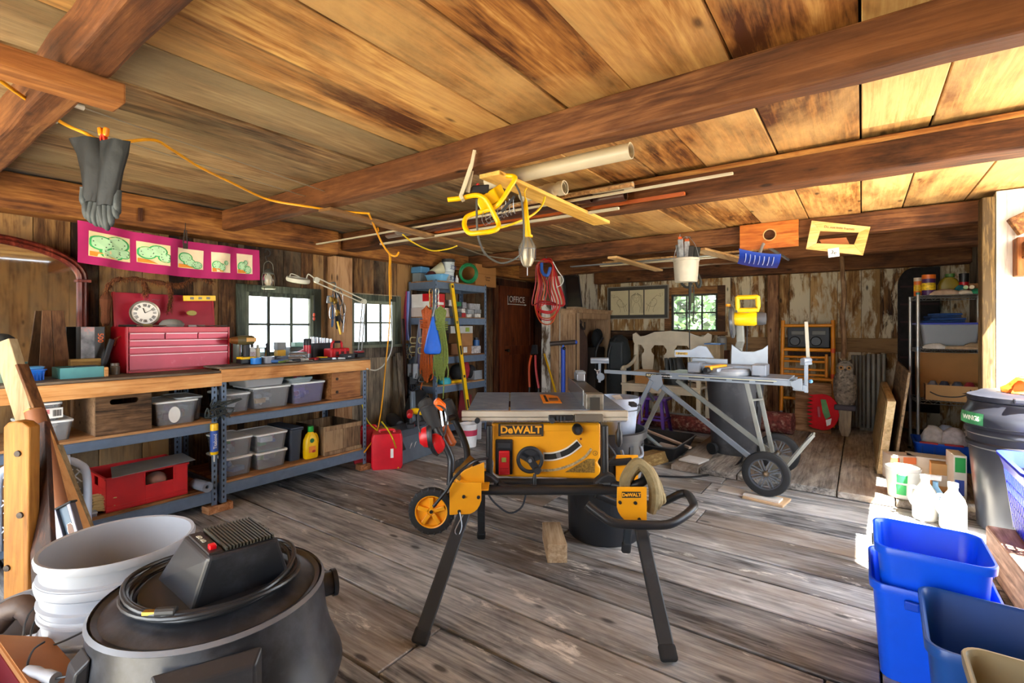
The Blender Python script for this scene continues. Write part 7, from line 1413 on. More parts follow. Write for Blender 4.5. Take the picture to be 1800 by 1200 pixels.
L_ = xb-xa; top = [(0, 1.02), (.03, 1.0), (L_-.03, 1.0), (L_, 1.02), (L_+.02, 1.08), (L_+.02, 1.15), (L_-.03, 1.175), (L_-.09, 1.12), (L_-.16, 1.13), (L_-.3, 1.185), (L_*.5, 1.2), (.3, 1.185), (.16, 1.13), (.09, 1.12), (.03, 1.175), (-.02, 1.15), (-.02, 1.08)]
MB().prism(top, (xa, Yb, 0), (1, 0, 0), (0, 0, 1), (0, .03, 0)).b('crest_rail', m_wb, t, bevel=.004)
for k in range(3):
    xc = xa+.20+k*.32; P = []
    for s_ in (1, -1):
        for z, h in ((.60, .06), (.72, .085), (.86, .09), (.90, .055), (.94, .05), (1.005, .10))[::s_]: P.append((s_*h, z))
    MB().prism(P, (xc, Yb+.005, 0), (1, 0, 0), (0, 0, 1), (0, .018, 0)).b('back_splat', m_wb, t, bevel=.002)
MB().bx(xa, xb, Yb, Yb+.03, .52, .60).b('lower_rail', m_wb, t); MB().bx(xa, xb, 6.25, Yb+.03, .47, .50).b('seat', m_wb, t, bevel=.006)
for x in (xa+.03, xb-.03):
    MB().bx(x-.03, x+.03, Yb, Yb+.04, 0, 1.01).b('back_post', m_wb, t, bevel=.004); MB().bx(x-.025, x+.025, 6.27, 6.32, 0, .69).b('front_leg', m_wb, t, bevel=.004)
    MB().tube(bez([(x, Yb, .84), (x, Yb-.12, .76), (x, 6.4, .71), (x, 6.27, .71), (x, 6.22, .68)], 4), .024, 8).b('armrest', m_wb, t, smooth=1)
for k, y in enumerate((6.26,)): MB().bx(xa+.02, xb-.02, y, y+.025, .39, .47).b('apron', m_wb, t, bevel=.003)
t = T('cardboard_box', 'low brown cardboard box on the left half of the white bench', 'box'); MB().bx(-2.48, -2.12, 6.3, 6.6, .5005, .66).b('body', m_card, t, bevel=.003); MB().bx(-2.5, -2.3, 6.28, 6.6, .661, .668).b('flap', m_cardL, t)
t = T('black_bag', 'black crumpled bag sitting on the white bench behind the saw', 'bag'); q = random.Random(9); R = []
for z, k in ((0, .9), (.06, 1), (.12, .85), (.19, .7), (.25, .45)): R.append([V((-1.98+.17*k*math.cos(a)*q.uniform(.85, 1.15), 6.45+.12*k*math.sin(a)*q.uniform(.85, 1.15), .5+z*1.4)) for a in [2*PI*i/16 for i in range(16)]])
MB().loft(R).b('body', mat('1d1d1b', .5, bump=.8, sc=14), t, smooth=60)
for k in range(3): MB().bar((-2.05+k*.06, 6.33, .62), (-2.08+k*.05, 6.36, .85), .045, .03).b('strap', mat('2b2a26', .5), t, bevel=.01)
t = T('black_backpack', 'black backpack leaning between wardrobe and white bench', 'backpack'); c = V((-2.84, 6.6, 0))
MB().loft([[c+V((w*math.cos(a), d*math.sin(a), z)) for a in [2*PI*i/20 for i in range(20)]] for z, w, d in ((.0, .13, .12), (.05, .17, .15), (.5, .18, .16), (.9, .17, .15), (1.08, .13, .11), (1.14, .05, .05))]).b('body', mat('1b1f20', .7, bump=.5, sc=15), t, smooth=1)
MB().box(c+V((0.03, -.15, .85)), (.2, .06, .4)).b('front_pocket', mat('22282a', .6), t, bevel=.02, seg=3)
for s_ in (-1, 1): MB().tube(bez([c+V((s_*.1-.1, -.1, 1.1)), c+V((s_*.1-.16, -.2, .9)), c+V((s_*.1-.18, -.15, .5))], 5), .014, 6).b('strap', m_blk, t, smooth=1)
t = T('wicker_basket', 'brown wicker basket with lilac cloth on the floor by the bench', 'basket'); c = V((-2.28, 5.55, 0)); m_wk = mat('8a4d26', .6, nz=.4, sc=90, bump=.6)
MB().lathe([(.001, 0), (.16, 0), (.19, .12), (.20, .27), (.21, .30), (.19, .30), (.18, .12), (.15, .02), (.001, .02)], c, 26, cap=False).b('weave', m_wk, t, smooth=1)
mb = MB()
for z in [.02+.022*k for k in range(12)]: mb.tube([c+V(((.165+z*.14+.004*math.sin(a*13+z*140))*math.cos(a), (.165+z*.14+.004*math.sin(a*13+z*140))*math.sin(a), z)) for a in [2*PI*i/52 for i in range(52)]], .008, 5, closed=True)
mb.b('weave_band', mat('a8622f', .6), t, smooth=1); MB().tube(bez([c+V((-.2, 0, .28)), c+V((-.19, 0, .4)), c+V((-.14, 0, .44))], 5), .009).b('handle', m_wk, t, smooth=1)
MB().sph(c+V((0, 0, .28)), (.15, .15, .06), 12, 6).b('lilac_cloth', mat('a898b8', .9, bump=.8, sc=25, nz=.35), None, smooth=1, label='lilac cloth heaped in the wicker basket', cat='cloth')
t = T('purple_stool', 'purple painted wooden step stool below the stand', 'stool'); m_pp = mat('5a2c9a', .5); c = V((-1.95, 5.55, 0))
hA = .42
for x in (-1, 1):
    for y in (-1, 1): MB().bar(c+V((x*.10, y*.06, hA)), c+V((x*.16, y*.14, .0)), .035, .03, (0, 1, 0)).b('leg', m_pp, t, bevel=.003)
MB().box(c+V((0, 0, hA+.012)), (.34, .22, .025)).b('seat', m_pp, t, bevel=.005)
for y in (-1, 1): MB().bar(c+V((-.14, y*.10, .2)), c+V((.14, y*.10, .2)), .03, .02).b('rung', m_pp, t)
MB().bar(c+V((-.14, -.1, .12)), c+V((-.14, .12, .12)), .03, .02).bar(c+V((.14, -.1, .2)), c+V((.14, .12, .2)), .03, .02).b('side_rung', m_pp, t)
m_rug = mat('7a3a34', .9, nz=.5, sc=30, dirt_or_glare='b9a48c', dn=.42)
MB().lathe([(.03, 0), (.09, 0), (.09, 1.0), (.03, 1.0)], (-2.3, 6.05, .092), 20, (1, -.05, 0)).b('rolled_rug', m_rug, None, smooth=1, label='rolled red patterned rug on the floor below the white bench', cat='rug')
MB().lathe([(.03, 0), (.12, 0), (.12, .4), (.03, .4)], (-1.02, 6.3, .172), 20, (1, -.1, 0)).b('rolled_rug', m_rug, None, smooth=1, label='short red patterned rug roll beside the yellow scaffold foot', cat='rug')
t = T('blue_edged_box', 'open wooden box with blue edge behind the miter saw', 'box'); c = W(1256, 612, Y=6.6)
MB().bx(c.x-.09, c.x+.09, 6.5, 6.72, .5005, c.z+.05).b('body', wood('7a6348', 'a08866', 'bda582', 'Z'), t, bevel=.003); MB().bx(c.x-.1, c.x+.1, 6.49, 6.73, c.z+.051, c.z+.065).b('blue_rim', mat('4a7fc0', .5), t)
MB().lathe([(.001, 0), (.06, 0), (.06, .16), (.04, .18), (.001, .18)], (-1.5, 6.85, 0.95), 18).b('grey_jar', mat('8a8478', .4, nz=.3), None, smooth=1, label='grey jar on a post stub behind the saw arm', cat='jar')
MB().bx(-1.58, -1.42, 6.8, 6.95, 0, .949).b('post_stub', w_dark, None, bevel=.004, label='dark squared post stub carrying the grey jar near the back wall', cat='post')
t = T('roller_stand', 'blue roller support stand in front of the wardrobe side', 'roller stand'); c = W(990, 600, Y=5.7); bx0 = V((c.x, 5.7, 0)); m_bl = mat('1a48b8', .4)
MB().tube([bx0+V((0, 0, .02)), V((c.x, 5.7, .98))], .03, 12).b('outer_tube', m_bl, t, smooth=1); MB().tube([V((c.x, 5.7, .95)), V((c.x, 5.7, c.z-.03))], .016, 10).b('inner_tube', mat('3b6ad0', .4), t, smooth=1)
MB().lathe([(.001, -.17), (.03, -.17), (.032, -.16), (.032, .16), (.03, .17), (.001, .17)], V((c.x-.01, 5.7, c.z-.02)), 16, (.85, .5, .07)).b('roller', mat('3f3530', .4), t, smooth=1); MB().sph((c.x+.137, 5.79, c.z-.01), .028).b('roller_cap', m_bl, t, smooth=1)
MB().sph((c.x+.03, 5.67, .97), .022).b('knob', m_blk, t, smooth=1)
for a in range(3): MB().bar(bx0+V((0, 0, .03)), bx0+V((.25*math.cos(a*2.1), .25*math.sin(a*2.1), .015)), .03, .025).b('foot', m_bl, t)
t = T('bolt_cutters', 'red handled bolt cutters standing against the white post', 'bolt cutters'); Yc = 5.9
MB().hexa([W(932, 622, Y=Yc), W(944, 622, Y=Yc), W(943, 606, Y=Yc), W(935, 606, Y=Yc)]+[p+V((0, .03, 0)) for p in (W(932, 622, Y=Yc), W(944, 622, Y=Yc), W(943, 606, Y=Yc), W(935, 606, Y=Yc))]).b('jaws', m_blk2, t, bevel=.004)
for s_, col, P in ((-1, 'd8501c', ((934, 624), (930, 645), (931, 680))), (1, 'c8141e', ((941, 624), (942, 650), (947, 682)))):
    P = [W(x, y, Y=Yc) for x, y in P]; MB().tube(bez(P, 4), .018, 8).b('handle', mat(col, .4), t, smooth=1); e = P[-1]; k = V((e.x+s_*.01, e.y, .01)); MB().tube([e, V((e.x+.0, e.y-.01, .30)), k], .016, 8).b('grip', m_blk, t, smooth=1)
a, b2 = W(957, 622, Y=5.85), W(977, 690, Y=5.6); d = b2-a; e = a+d*((a.z-.02)/-d.z)
MB().tube([a, e], .014, 10).b('yellow_stick', mat('d8a40c', .4), None, smooth=1, label='yellow wooden stick leaning at the white post', cat='stick')
t = T('white_bin', 'small white box on the floor at the foot of the white post', 'box'); MB().bx(-3.62, -3.49, 5.5, 5.66, 0, .36).b('body', m_white, t, bevel=.004)
t = T('scaffold_section', 'yellow steel scaffold frame leaning on the back wall', 'scaffold'); m_sc = mat('e08a08', .4); Ys = 6.8
xl, xr = W(1373, 640, Y=Ys).x, W(1464, 640, Y=Ys).x; zt = W(1376, 563, Y=Ys).z; SZf = lambda py: W(1420, py, Y=Ys).z
MB().tube([(xl, Ys, .23), (xl+.01, Ys+.1, zt)], .022, 12).b('upright', m_sc, t, smooth=1); MB().tube([(xr, Ys, .08), (xr, Ys+.1, zt)], .022, 12).b('upright', m_sc, t, smooth=1)
for py, x0_, r in ((572, xl, .020), (615, xl, .022), (628, xl, .014), (636, xl, .014), (650, xl, .014), (659, xl, .014), (666, xl, .020), (702, xl, .018)):
    z = SZf(py); y = Ys+.1*(z-.1)/(zt-.1); MB().tube([(x0_, y, z), (xr-(.06 if r < .016 else 0), y, z)], r, 10).b('rung', m_sc, t, smooth=1)
MB().tube([(xr-.065, Ys+.05, SZf(622)), (xr-.065, Ys+.03, SZf(662))], .016, 10).b('rung_end', m_sc, t, smooth=1)
MB().lathe([(.001, -.02), (.06, -.02), (.06, .02), (.001, .02)], (xl-.01, Ys, .112), 20, (1, .2, 0)).b('caster', mat('2b4a86', .4, nz=.3), t, smooth=1); MB().cyl((xl, Ys, .12), (xl, Ys, .25), .018).b('caster_stem', m_gal, t)
for z in (.2, .5): MB().cyl((xr, Ys+.02, z+.45), (xr, Ys+.025, z+.5), .0235).b('orange_tape', mat('d8501c', .5), t)
t = T('black_radio', 'black portable stereo panel behind the scaffold top', 'radio'); x0_, x1_ = W(1384, 590, Y=6.97).x, W(1459, 590, Y=6.97).x; z0_, z1_ = W(1420, 611, Y=6.97).z, W(1420, 574, Y=6.97).z
MB().bx(x0_, x1_, 6.97, 7.12, z0_, z1_).b('body', mat('1c1a17', .5, nz=.3), t, bevel=.01)
for f in (.25, .75):
    xc = x0_+(x1_-x0_)*f; MB().bx(xc-.07, xc+.07, 6.962, 6.969, z1_-.1, z1_-.05).b('handle_plate', mat('4a453c', .4, .5), t, bevel=.003); MB().lathe([(.001, -.01), (.05, -.01), (.06, 0), (.001, .0)], (xc-.03, 6.968, z0_+.08), 20, (0, 1, 0)).b('speaker_cone', mat('0f0e0d', .4), t, smooth=1)
for f in (.45, .52, .6, .9): MB().cyl((x0_+(x1_-x0_)*f, 6.955, z0_+.06), (x0_+(x1_-x0_)*f, 6.97, z0_+.06), .012).b('dial', m_blk, t)
MB().bx(x0_, x1_, 7.0, 7.168, .9, z0_-.001).b('radio_shelf', w_dark, None, label='dark wood ledge holding the black stereo on the back wall', cat='ledge')
a = W(1396, 748, Y=6.55); MB().hexa([(a.x, 6.55, .051), (a.x+.36, 6.55, .051), (a.x+.36, 6.57, .051), (a.x, 6.57, .051), (a.x, 6.72, .60), (a.x+.36, 6.72, .60), (a.x+.36, 6.74, .60), (a.x, 6.74, .60)]).b('plywood_sheet', wood('7a5636', 'b08660', 'c9a27c', 'X'), None, bevel=.002, label='square brown plywood sheet leaning behind the red leaf scoop', cat='plywood')
t = T('leaf_scoop', 'red plastic leaf scoop with teeth leaning on the plywood', 'scoop'); c = W(1446, 724, Y=6.5); c.z = max(c.z, .262); P = []
for i in range(22): a = math.radians(-95+190*i/21); P.append((.165*math.cos(a)*.95, .20*math.sin(a)))
for k in range(9): P += [(-.135-.04*math.sin((k+.5)/9*PI)*.6, .19-.043*k-.01), (-.095, .19-.043*k-.03)]
MB().prism([(x, z) for x, z in P], c, (1, 0, 0), (.0, .12, 1), (0, .014, 0)).b('blade', mat('c8081a', .85), t, bevel=.003)
MB().bar(c+V((-.03, -.01, -.06)), c+V((-.04, -.0, .06)), .03, .02, (0, 1, 0)).b('handle', mat('a00c1c', .4), t, bevel=.006); MB().prism([(-.02, .14), (.03, .14), (.075, -.04), (.03, -.08), (.0, .0)], c-V((0, .0022, 0)), (1, 0, 0), (0, .12, 1), (0, -.002, 0)).b('green_sticker', mat('3f7a34', .5, nz=.4), t)
MB().prism([(.03, -.085), (.085, -.06), (.075, -.13), (.04, -.15)], c-V((0, .0022, 0)), (1, 0, 0), (0, .12, 1), (0, -.002, 0)).b('white_sticker', m_white, t)
Yo = 6.62; cpole = lambda px, py: W(px, py, Y=Yo)
MB().tube(bez([cpole(1479, 436), cpole(1481, 480), cpole(1484, 520), cpole(1481, 560), cpole(1484, 600), V((cpole(1482, 636).x, Yo, .9))], 6), [.022]*8+[.025]*10+[.027]*13, 12).b('bark_pole', wood('6a4a30', '9c7a58', 'c4a380', 'Z', 1.5, .8, bump=.8), None, smooth=1, label='crooked bark covered pole standing above the owl figure', cat='pole')
t = T('owl_figure', 'grey white owl decoy figure on a wooden stake under the pole', 'owl', loc=(cpole(1486, 668).x, Yo-.07, 0)); zo = .385
MB().loft([[(w*math.cos(a), d*math.sin(a), zo+z) for a in [2*PI*i/20 for i in range(20)]] for z, w, d in ((0, .06, .05), (.04, .09, .07), (.16, .10, .08), (.30, .095, .075), (.36, .08, .065), (.40, .085, .07), (.45, .08, .065), (.49, .05, .045), (.495, .02, .02))]).b('body', mat('8f8576', .7, nz=.8, sc=34, dirt_or_glare='4a4038', dn=.45, bump=1), t, smooth=1)
for s_ in (-1, 1):
    MB().lathe([(.001, 0), (.022, 0), (.024, .008), (.001, .012)], (s_*.033, -.062, zo+.42), 16, (s_*.15, -1, 0)).b('eye_disc', mat('a8783a', .5), t, smooth=1); MB().sph((s_*.036, -.074, zo+.42), .010).b('eye', m_dark, t, smooth=1)
    MB().lathe([(.022, 0), (.010, .03), (.001, .045)], (s_*.045, -.01, zo+.475), 8, (s_*.35, 0, 1)).b('ear_tuft', mat('4a3a2c', .8), t, smooth=1)
    MB().sph((s_*.085, -.005, zo+.2), (.028, .05, .15), 12, 8).b('wing', mat('77695a', .8, nz=.6, sc=40, bump=1), t, smooth=1)
MB().lathe([(.012, 0), (.001, .03)], (0, -.068, zo+.405), 8, (0, -.5, -1)).b('beak', mat('3a2f22', .5), t)
MB().box((0, -.02, zo-.02), (.20, .11, .06)).b('perch', mat('4a4650', .7), t, bevel=.015); MB().loft([[(w*x, -.02+.03*y, z) for x, y in ((-1, -1), (1, -1), (1, 1), (-1, 1))] for w, z in ((.03, .051), (.055, .12), (.06, zo-.05))]).b('stake', w_gray, t, bevel=.003)
for k, (pa, pb, zt_, lab) in enumerate(((1496, 1522, 624, 'left grey corrugated radiator section against the back wall'), (1522, 1558, 622, 'right grey corrugated radiator section against the back wall'))):
    Yr = 6.9+.01*k; xa_, xb_ = W(pa, 690, Y=Yr).x, W(pb, 690, Y=Yr).x; z1_ = W((pa+pb)/2, zt_, Y=Yr).z; t = T('radiator_section', lab, 'radiator'); n = 4; w = (xb_-xa_)/n; mrd = mat('6f6a60', .5, .3, nz=.25, sc=5)
    for i in range(n): MB().loft([[(xa_+w*(i+.5)+x, Yr+y*k2, z) for x, y in rrect(w*.86, .07, .015)] for z, k2 in ((.101, .6), (.14, 1), (z1_-.05, 1), (z1_, .5))]).b('column', mrd, t, smooth=1)
w_slab = wood('8f7650', 'c9ad7c', 'e2cda0', 'Y', .9, .6, var=.05)
def slab(x0_, xt, y0_, y1_, zb_, h, th, m, lab, side=None):
    t = T('leaning_slab', lab, 'panel'); mb = MB(); mb.hexa([(x0_, y0_, zb_), (x0_+th, y0_, zb_), (x0_+th, y1_, zb_), (x0_, y1_, zb_), (xt, y0_, zb_+h), (xt+th, y0_, zb_+h), (xt+th, y1_, zb_+h), (xt, y1_, zb_+h)]); mb.b('slab', m, t, bevel=.003)
    return t
t = slab(.10, .17, 5.0, 6.75, .051, .60, .055, w_slab, 'thick pale panel leaning left of the wire shelf');
MB().hexa([(.095, 5.05, .06), (.099, 5.05, .06), (.099, 6.7, .06), (.095, 6.7, .06), (.162, 5.05, .64), (.166, 5.05, .64), (.166, 6.7, .64), (.162, 6.7, .64)]).b('face_veneer', wood('6a5638', '9a8458', 'b89f70', 'Y'), t)
slab(.20, .30, 5.0, 6.6, .051, .84, .018, wood('5a4a38', '8a7458', 'a89070', 'Y'), 'thin tall grey brown panel leaning behind the thick pale one')
m_wire = mat('a9a9a4', .3, .75); ws = T('wire_shelf', 'chrome wire shelving rack inside the right back corner', 'shelf', loc=(.42, 5.83, .05), rz=math.radians(4))
WW, WD = .50, .42; ZW = [1.49, 1.0, .53, .05]
for x in (0, WW):
    for y in (0, WD):
        MB().cyl((x, y, 0), (x, y, 1.50), .0135).b('post', mat('b5b3ab', .35, .6, nz=.1), ws, smooth=1)
        MB().cyl((x, y, 0), (x, y, .02), .02).b('post_foot', m_blk, ws)
mb0 = None
for z in ZW:
    mb = MB()
    for y in (0, WD):
        for dz in (0, -.028): mb.tube([(0, y, z+dz), (WW, y, z+dz)], .0035, 6)
        P = [(WW*i/14, y, z-(.028 if i % 2 else 0)) for i in range(15)]; mb.tube(P, .0025, 5)
    for x in (0, WW):
        for dz in (0, -.028): mb.tube([(x, 0, z+dz), (x, WD, z+dz)], .0035, 6)
        P = [(x, WD*i/10, z-(.028 if i % 2 else 0)) for i in range(11)]; mb.tube(P, .0025, 5)
    for i in range(1, 20): mb.tube([(WW*i/20, 0, z+.002), (WW*i/20, WD, z+.002)], .0018, 4)
    mb.b('wire_deck', m_wire, ws)
for x in (0,):
    MB().cyl((0, 0, ZW[1]-.02), (0, 0, ZW[1]+.02), .018).b('collar', m_gal, ws, smooth=1); MB().cyl((0, 0, 1.5), (0, 0, 1.52), .017).b('teal_cap', mat('2f6f62', .6), ws, smooth=1)
RW = Matrix.Rotation(math.radians(4), 3, 'Z'); wl = lambda x, y, z: V((.42, 5.83, .05))+RW @ V((x, y, z+.0045))
def thing1(mb, name, m, lab, cat, **k): return mb.b(name, m, None, label=lab, cat=cat, **k)
def canr(name, x, y, z, r, h, mb_, mc, lab, band=None):
    t = T(name, lab, 'canister', loc=wl(x, y, z)); MB().lathe([(.001, 0), (r, 0), (r, h*.8)], (0, 0, 0), 24).b('body', mb_, t, smooth=1); MB().lathe([(r*1.02, h*.8), (r*1.02, h), (.001, h+.002)], (0, 0, 0), 24).b('lid', mc, t, smooth=1)
    if band: MB().lathe([(r*1.01, h*.25), (r*1.01, h*.6)], (0, 0, 0), 24, cap=False).b('label_band', band, t, smooth=1)
canr('wipes_canister', .015, .12, ZW[0], .03, .17, mat('d0641c', .4), mat('c9b9a0', .4), 'orange canister with pale lid at left on the wire shelf top', mat('e0b020', .5, nz=.5, sc=50))
canr('wipes_canister', .09, .09, ZW[0], .05, .19, mat('4a2458', .4), mat('e0701c', .4), 'purple canister with orange lid on the wire shelf top', mat('d8b41c', .5, nz=.4, sc=50))
canr('black_can', .36, .22, ZW[0], .035, .20, mat('1a1816', .4), m_blk, 'black can with red band on the wire shelf top', m_red)
t = T('olive_jug', 'olive yellow oil jug with green cap on the wire shelf top', 'jug', loc=wl(.26, .26, ZW[0])); MB().loft([[(x, y, z) for x, y in rrect(w, .09, .03)] for z, w in ((0, .16), (.1, .16), (.15, .12), (.17, .07))]).b('body', mat('8f7a14', .4), t, smooth=1); MB().lathe([(.03, .17), (.035, .175), (.035, .205), (.001, .206)], (.01, 0, 0), 16).b('cap', mat('3f6a2a', .4), t, smooth=1)
q = random.Random(21)
def crumple(x, y, z, rx, ry, h, col, lab, cat='cloth', name='cloth'):
    R = [];
    for k, zz in ((1, 0), (1.02, .3), (.8, .7), (.35, 1)): R.append([wl(x, y, z)+V((rx*k*math.cos(a)*q.uniform(.8, 1.2), ry*k*math.sin(a)*q.uniform(.8, 1.2), h*zz)) for a in [2*PI*i/16 for i in range(16)]])
    return thing1(MB().loft(R), name, mat(col, .85, bump=.7, sc=22, nz=.25), lab, cat, smooth=60)
crumple(.20, .06, ZW[0], .11, .05, .05, 'b59a80', 'tan work gloves heaped at the front of the wire shelf top', 'gloves', 'work_gloves')
crumple(.33, .05, ZW[0], .06, .04, .04, 'c9bba8', 'pale crumpled cloth in the middle of wire shelf top')
crumple(.42, .06, ZW[0], .06, .045, .05, '1f8a60', 'shiny green crumpled pouch on the wire shelf top', 'pouch', 'pouch')
crumple(.32, .14, ZW[0], .045, .04, .09, '1f6a70', 'teal cloth glove behind the rolled papers on the wire shelf top')
c = wl(.44, .2, ZW[0]); thing1(MB().box(c+V((0, 0, .05)), (.11, .12, .10)), 'cardboard_box', mat('9a6a3e', .8), 'small brown box at the right of the wire shelf top', 'box')
for k, (x, col) in enumerate(((.335, 'a8c090'), (.375, 'd8c4a0'))):
    c = wl(x, .03, ZW[0]+.062); thing1(MB().lathe([(.001, 0), (.017, 0), (.017, .12), (.001, .12)], c, 16, (.1, 1, 0)), 'paper_roll', mat(col, .6), '%s end of a paper roll on the wire shelf top' % ('green' if k == 0 else 'cream'), 'roll', smooth=1)
t = T('storage_tote', 'clear storage tote with blue lid on the wire shelf second deck', 'tote'); c = wl(.235, .22, ZW[1]); MB().tub(c, .36, .30, .42, .36, .22, r=.03, lip=.008, rz=math.radians(4)).b('body', glass((.72, .76, .80), .3, .15), t, smooth=1)
MB().box(c+V((0, 0, .229)), (.45, .385, .018), rz=math.radians(4)).b('lid', mat('3a48b0', .4), t, bevel=.006); MB().box(c+V((0, 0, .06)), (.28, .2, .1)).b('contents', mat('8d8f92', .8, nz=.3), t, bevel=.01)
for k in range(4):
    c2 = c+V((-.03+.02*(k % 2), .0, .2395+k*.022)); thing1(MB().box(c2+V((0, 0, .010)), (.30-.04*k, .22, .019), rz=.1*k), 'folded_jeans', mat(['1f3f78', '274a88', '1c3a6c', '2a5294'][k], .9, bump=.6, sc=60), 'folded blue jeans on the tote, %s of four' % ('bottom', 'second', 'third', 'topmost')[k], 'jeans', bevel=.009, seg=3)
for k, (x, y, w, d, h, col, lab) in enumerate(((.28, .03, .30, .07, .03, 'b59c7c', 'tan leather gloves lying lowest on the second deck'), (.40, .04, .16, .06, .06, 'a08a6c', 'brown folded gloves at the right of the second deck'), (.13, .03, .16, .05, .05, 'c9c6bf', 'white ruled paper leaning left on the second deck'))):
    crumple(x, y, ZW[1], w/2, d*.6, h, col, lab, 'gloves' if 'glove' in lab else 'paper', 'work_gloves' if 'glove' in lab else 'paper')
t = T('cardboard_box', 'large upright cardboard sheet box at the back of the wire shelf', 'box'); c = wl(.26, .30, ZW[2]); MB().box(c+V((0, 0, .215)), (.46, .14, .43), rz=.07).b('body', m_card, t, bevel=.003)
t = T('delivery_box', 'open brown delivery box with arrow smile mark on the wire shelf', 'box'); c = wl(.245, .11, ZW[2])
for nm, o_, s_ in (('front_panel', (0, -.085, .07), (.36, .004, .14)), ('back_panel', (0, .085, .07), (.36, .004, .14)), ('side_panel', (-.178, 0, .07), (.004, .166, .14)), ('side_panel', (.178, 0, .07), (.004, .166, .14)), ('bottom_panel', (0, 0, .002), (.35, .16, .004))): MB().box(c+V(o_), s_).b(nm, m_cardL, t)
mb = MB(); P = bez([c+V((x, -.0885, z)) for x, z in ((-.15, .075), (-.09, .045), (-.02, .038), (.05, .045), (.10, .065))], 5)
for a, b2 in zip(P, P[1:]): mb.bar(a, b2+(b2-a)*.1, .011, .001, (0, 1, 0))
mb.prism([(.065, .075), (.125, .09), (.10, .03), (.095, .07)], c-V((0, .0885, 0)), (1, 0, 0), (0, 0, 1), (0, -.001, 0)); mb.b('smile_mark', m_lab, t)
for x in (.125, .15): MB().bar(c+V((x, -.0885, .075)), c+V((x, -.0885, .105)), .004, .001, (0, 1, 0)).prism([(x-.009, .10), (x+.009, .10), (x, .115)], c-V((0, .0885, 0)), (1, 0, 0), (0, 0, 1), (0, -.001, 0)).b('arrow_mark', m_lab, t)
for k, (x, col) in enumerate(((-.12, '8a93a8'), (-.04, '3a4560'), (.05, '5a6478'), (.13, 'a83040'))):
    R = []; cc = c+V((x, 0, .10))
    for kk, zz in ((1, 0), (1, .4), (.5, 1)): R.append([cc+V((.04*kk*math.cos(a)*q.uniform(.8, 1.2), .07*kk*math.sin(a)*q.uniform(.8, 1.2), .07*zz)) for a in [2*PI*i/12 for i in range(12)]])
    MB().loft(R).b('clothing_item', mat(col, .8, bump=.5, sc=30), t, smooth=60)
t = T('blue_tote', 'blue flip top tote heaped with clothes under the wire rack', 'tote'); c = V((.62, 5.60, .051)); MB().tub(c, .44, .30, .50, .36, .22, r=.03, th=.005, lip=.012).b('body', mat('0d4fc4', .4), t, smooth=1)
for k in range(6): MB().box(c+V((-.2+.08*k, -.172, .11)), (.012, .012, .16)).b('rib', mat('0b44a8', .4), t)
for k in range(3): MB().box(c+V((-.16+.16*k, -.19, .221)), (.12, .03, .014), rz=.1*(k-1)).b('red_flap', mat('b01c28', .4), t, bevel=.004)
for k, (x, y, col, lab) in enumerate(((-.12, .02, 'c9c4c0', 'white'), (.02, .0, 'b8b4b8', 'lilac grey'), (.14, .02, 'a89c94', 'tan'), (-.02, .1, '8a9ab8', 'pale blue'))):
    R = []; cc = c+V((x, y, .17))
    for kk, zz in ((1, 0), (1.05, .4), (.75, .75), (.3, 1)): R.append([cc+V((.09*kk*math.cos(a)*q.uniform(.7, 1.2), .07*kk*math.sin(a)*q.uniform(.7, 1.2), .17*zz)) for a in [2*PI*i/14 for i in range(14)]])
    thing1(MB().loft(R), 'clothing', mat(col, .85, bump=.7, sc=25, nz=.2), '%s garment bunched in the blue tote under the rack' % lab, 'clothing', smooth=70)
def rcart(px, py, Y, w, d, h, m, name, lab, z=.051, rz=0, cat='carton', prints=()):
    c = W(px, py, Y=Y); t = T(name, lab, cat, loc=(c.x, Y, z), rz=rz); MB().box((0, d/2, h/2), (w, d, h)).b('body', m, t, bevel=.003)
    for a, b2, c_, d_, mm in prints: MB().bx(-w/2+w*a, -w/2+w*b2, -.0015, 0, h*c_, h*d_).b('print_patch', mm, t)
    return t
m_cw = mat('d5d2ca', .5); m_grn = mat('1f9a4a', .5)
rcart(1588, 850, 4.86, .17, .14, .20, mat('c9b8a8', .6), 'bottle_carrier', 'white and orange six pack carton at the foot of the panels', rz=.35, prints=((0, .35, .1, .9, mat('d0562c', .6)), (.5, 1, .7, .95, mat('d87a4c', .6))))
rcart(1638, 850, 4.90, .30, .16, .20, m_cw, 'white_carton', 'wide white carton behind the jugs in the sunlight')
t = rcart(1662, 850, 4.72, .16, .12, .20, m_cardL, 'brown_carton', 'small open tan box behind the white jugs', prints=((.2, .7, .2, .6, m_cw),))
rcart(1688, 860, 4.56, .07, .2, .31, m_cw, 'detergent_box', 'white green and blue detergent box beside the black bin', rz=.1, prints=((.1, .9, .62, .95, m_grn), (.1, .8, .1, .45, mat('2a4ab0', .5))))
t = T('white_pail', 'white pail with green printed logo in the sun', 'pail', loc=(.235, 4.44, .051)); MB().lathe([(.001, 0), (.085, 0), (.10, .19), (.106, .195), (.106, .21), (.098, .21), (.083, .01), (.001, .01)], (0, 0, 0), 28, cap=False).b('body', m_cw, t, smooth=1)
for a0_, z0_, z1_ in ((-1.95, .115, .17), (-2.0, .03, .10)): MB().loft([[((.0885+.0158*z/.19*1.0+.001)*math.cos(a0_+k*.1), (.0885+.0158*z/.19+.001)*math.sin(a0_+k*.1), z) for k in range(7)] for z in (z0_, z1_)], False, False, closed=False).b('green_logo', m_grn, t)
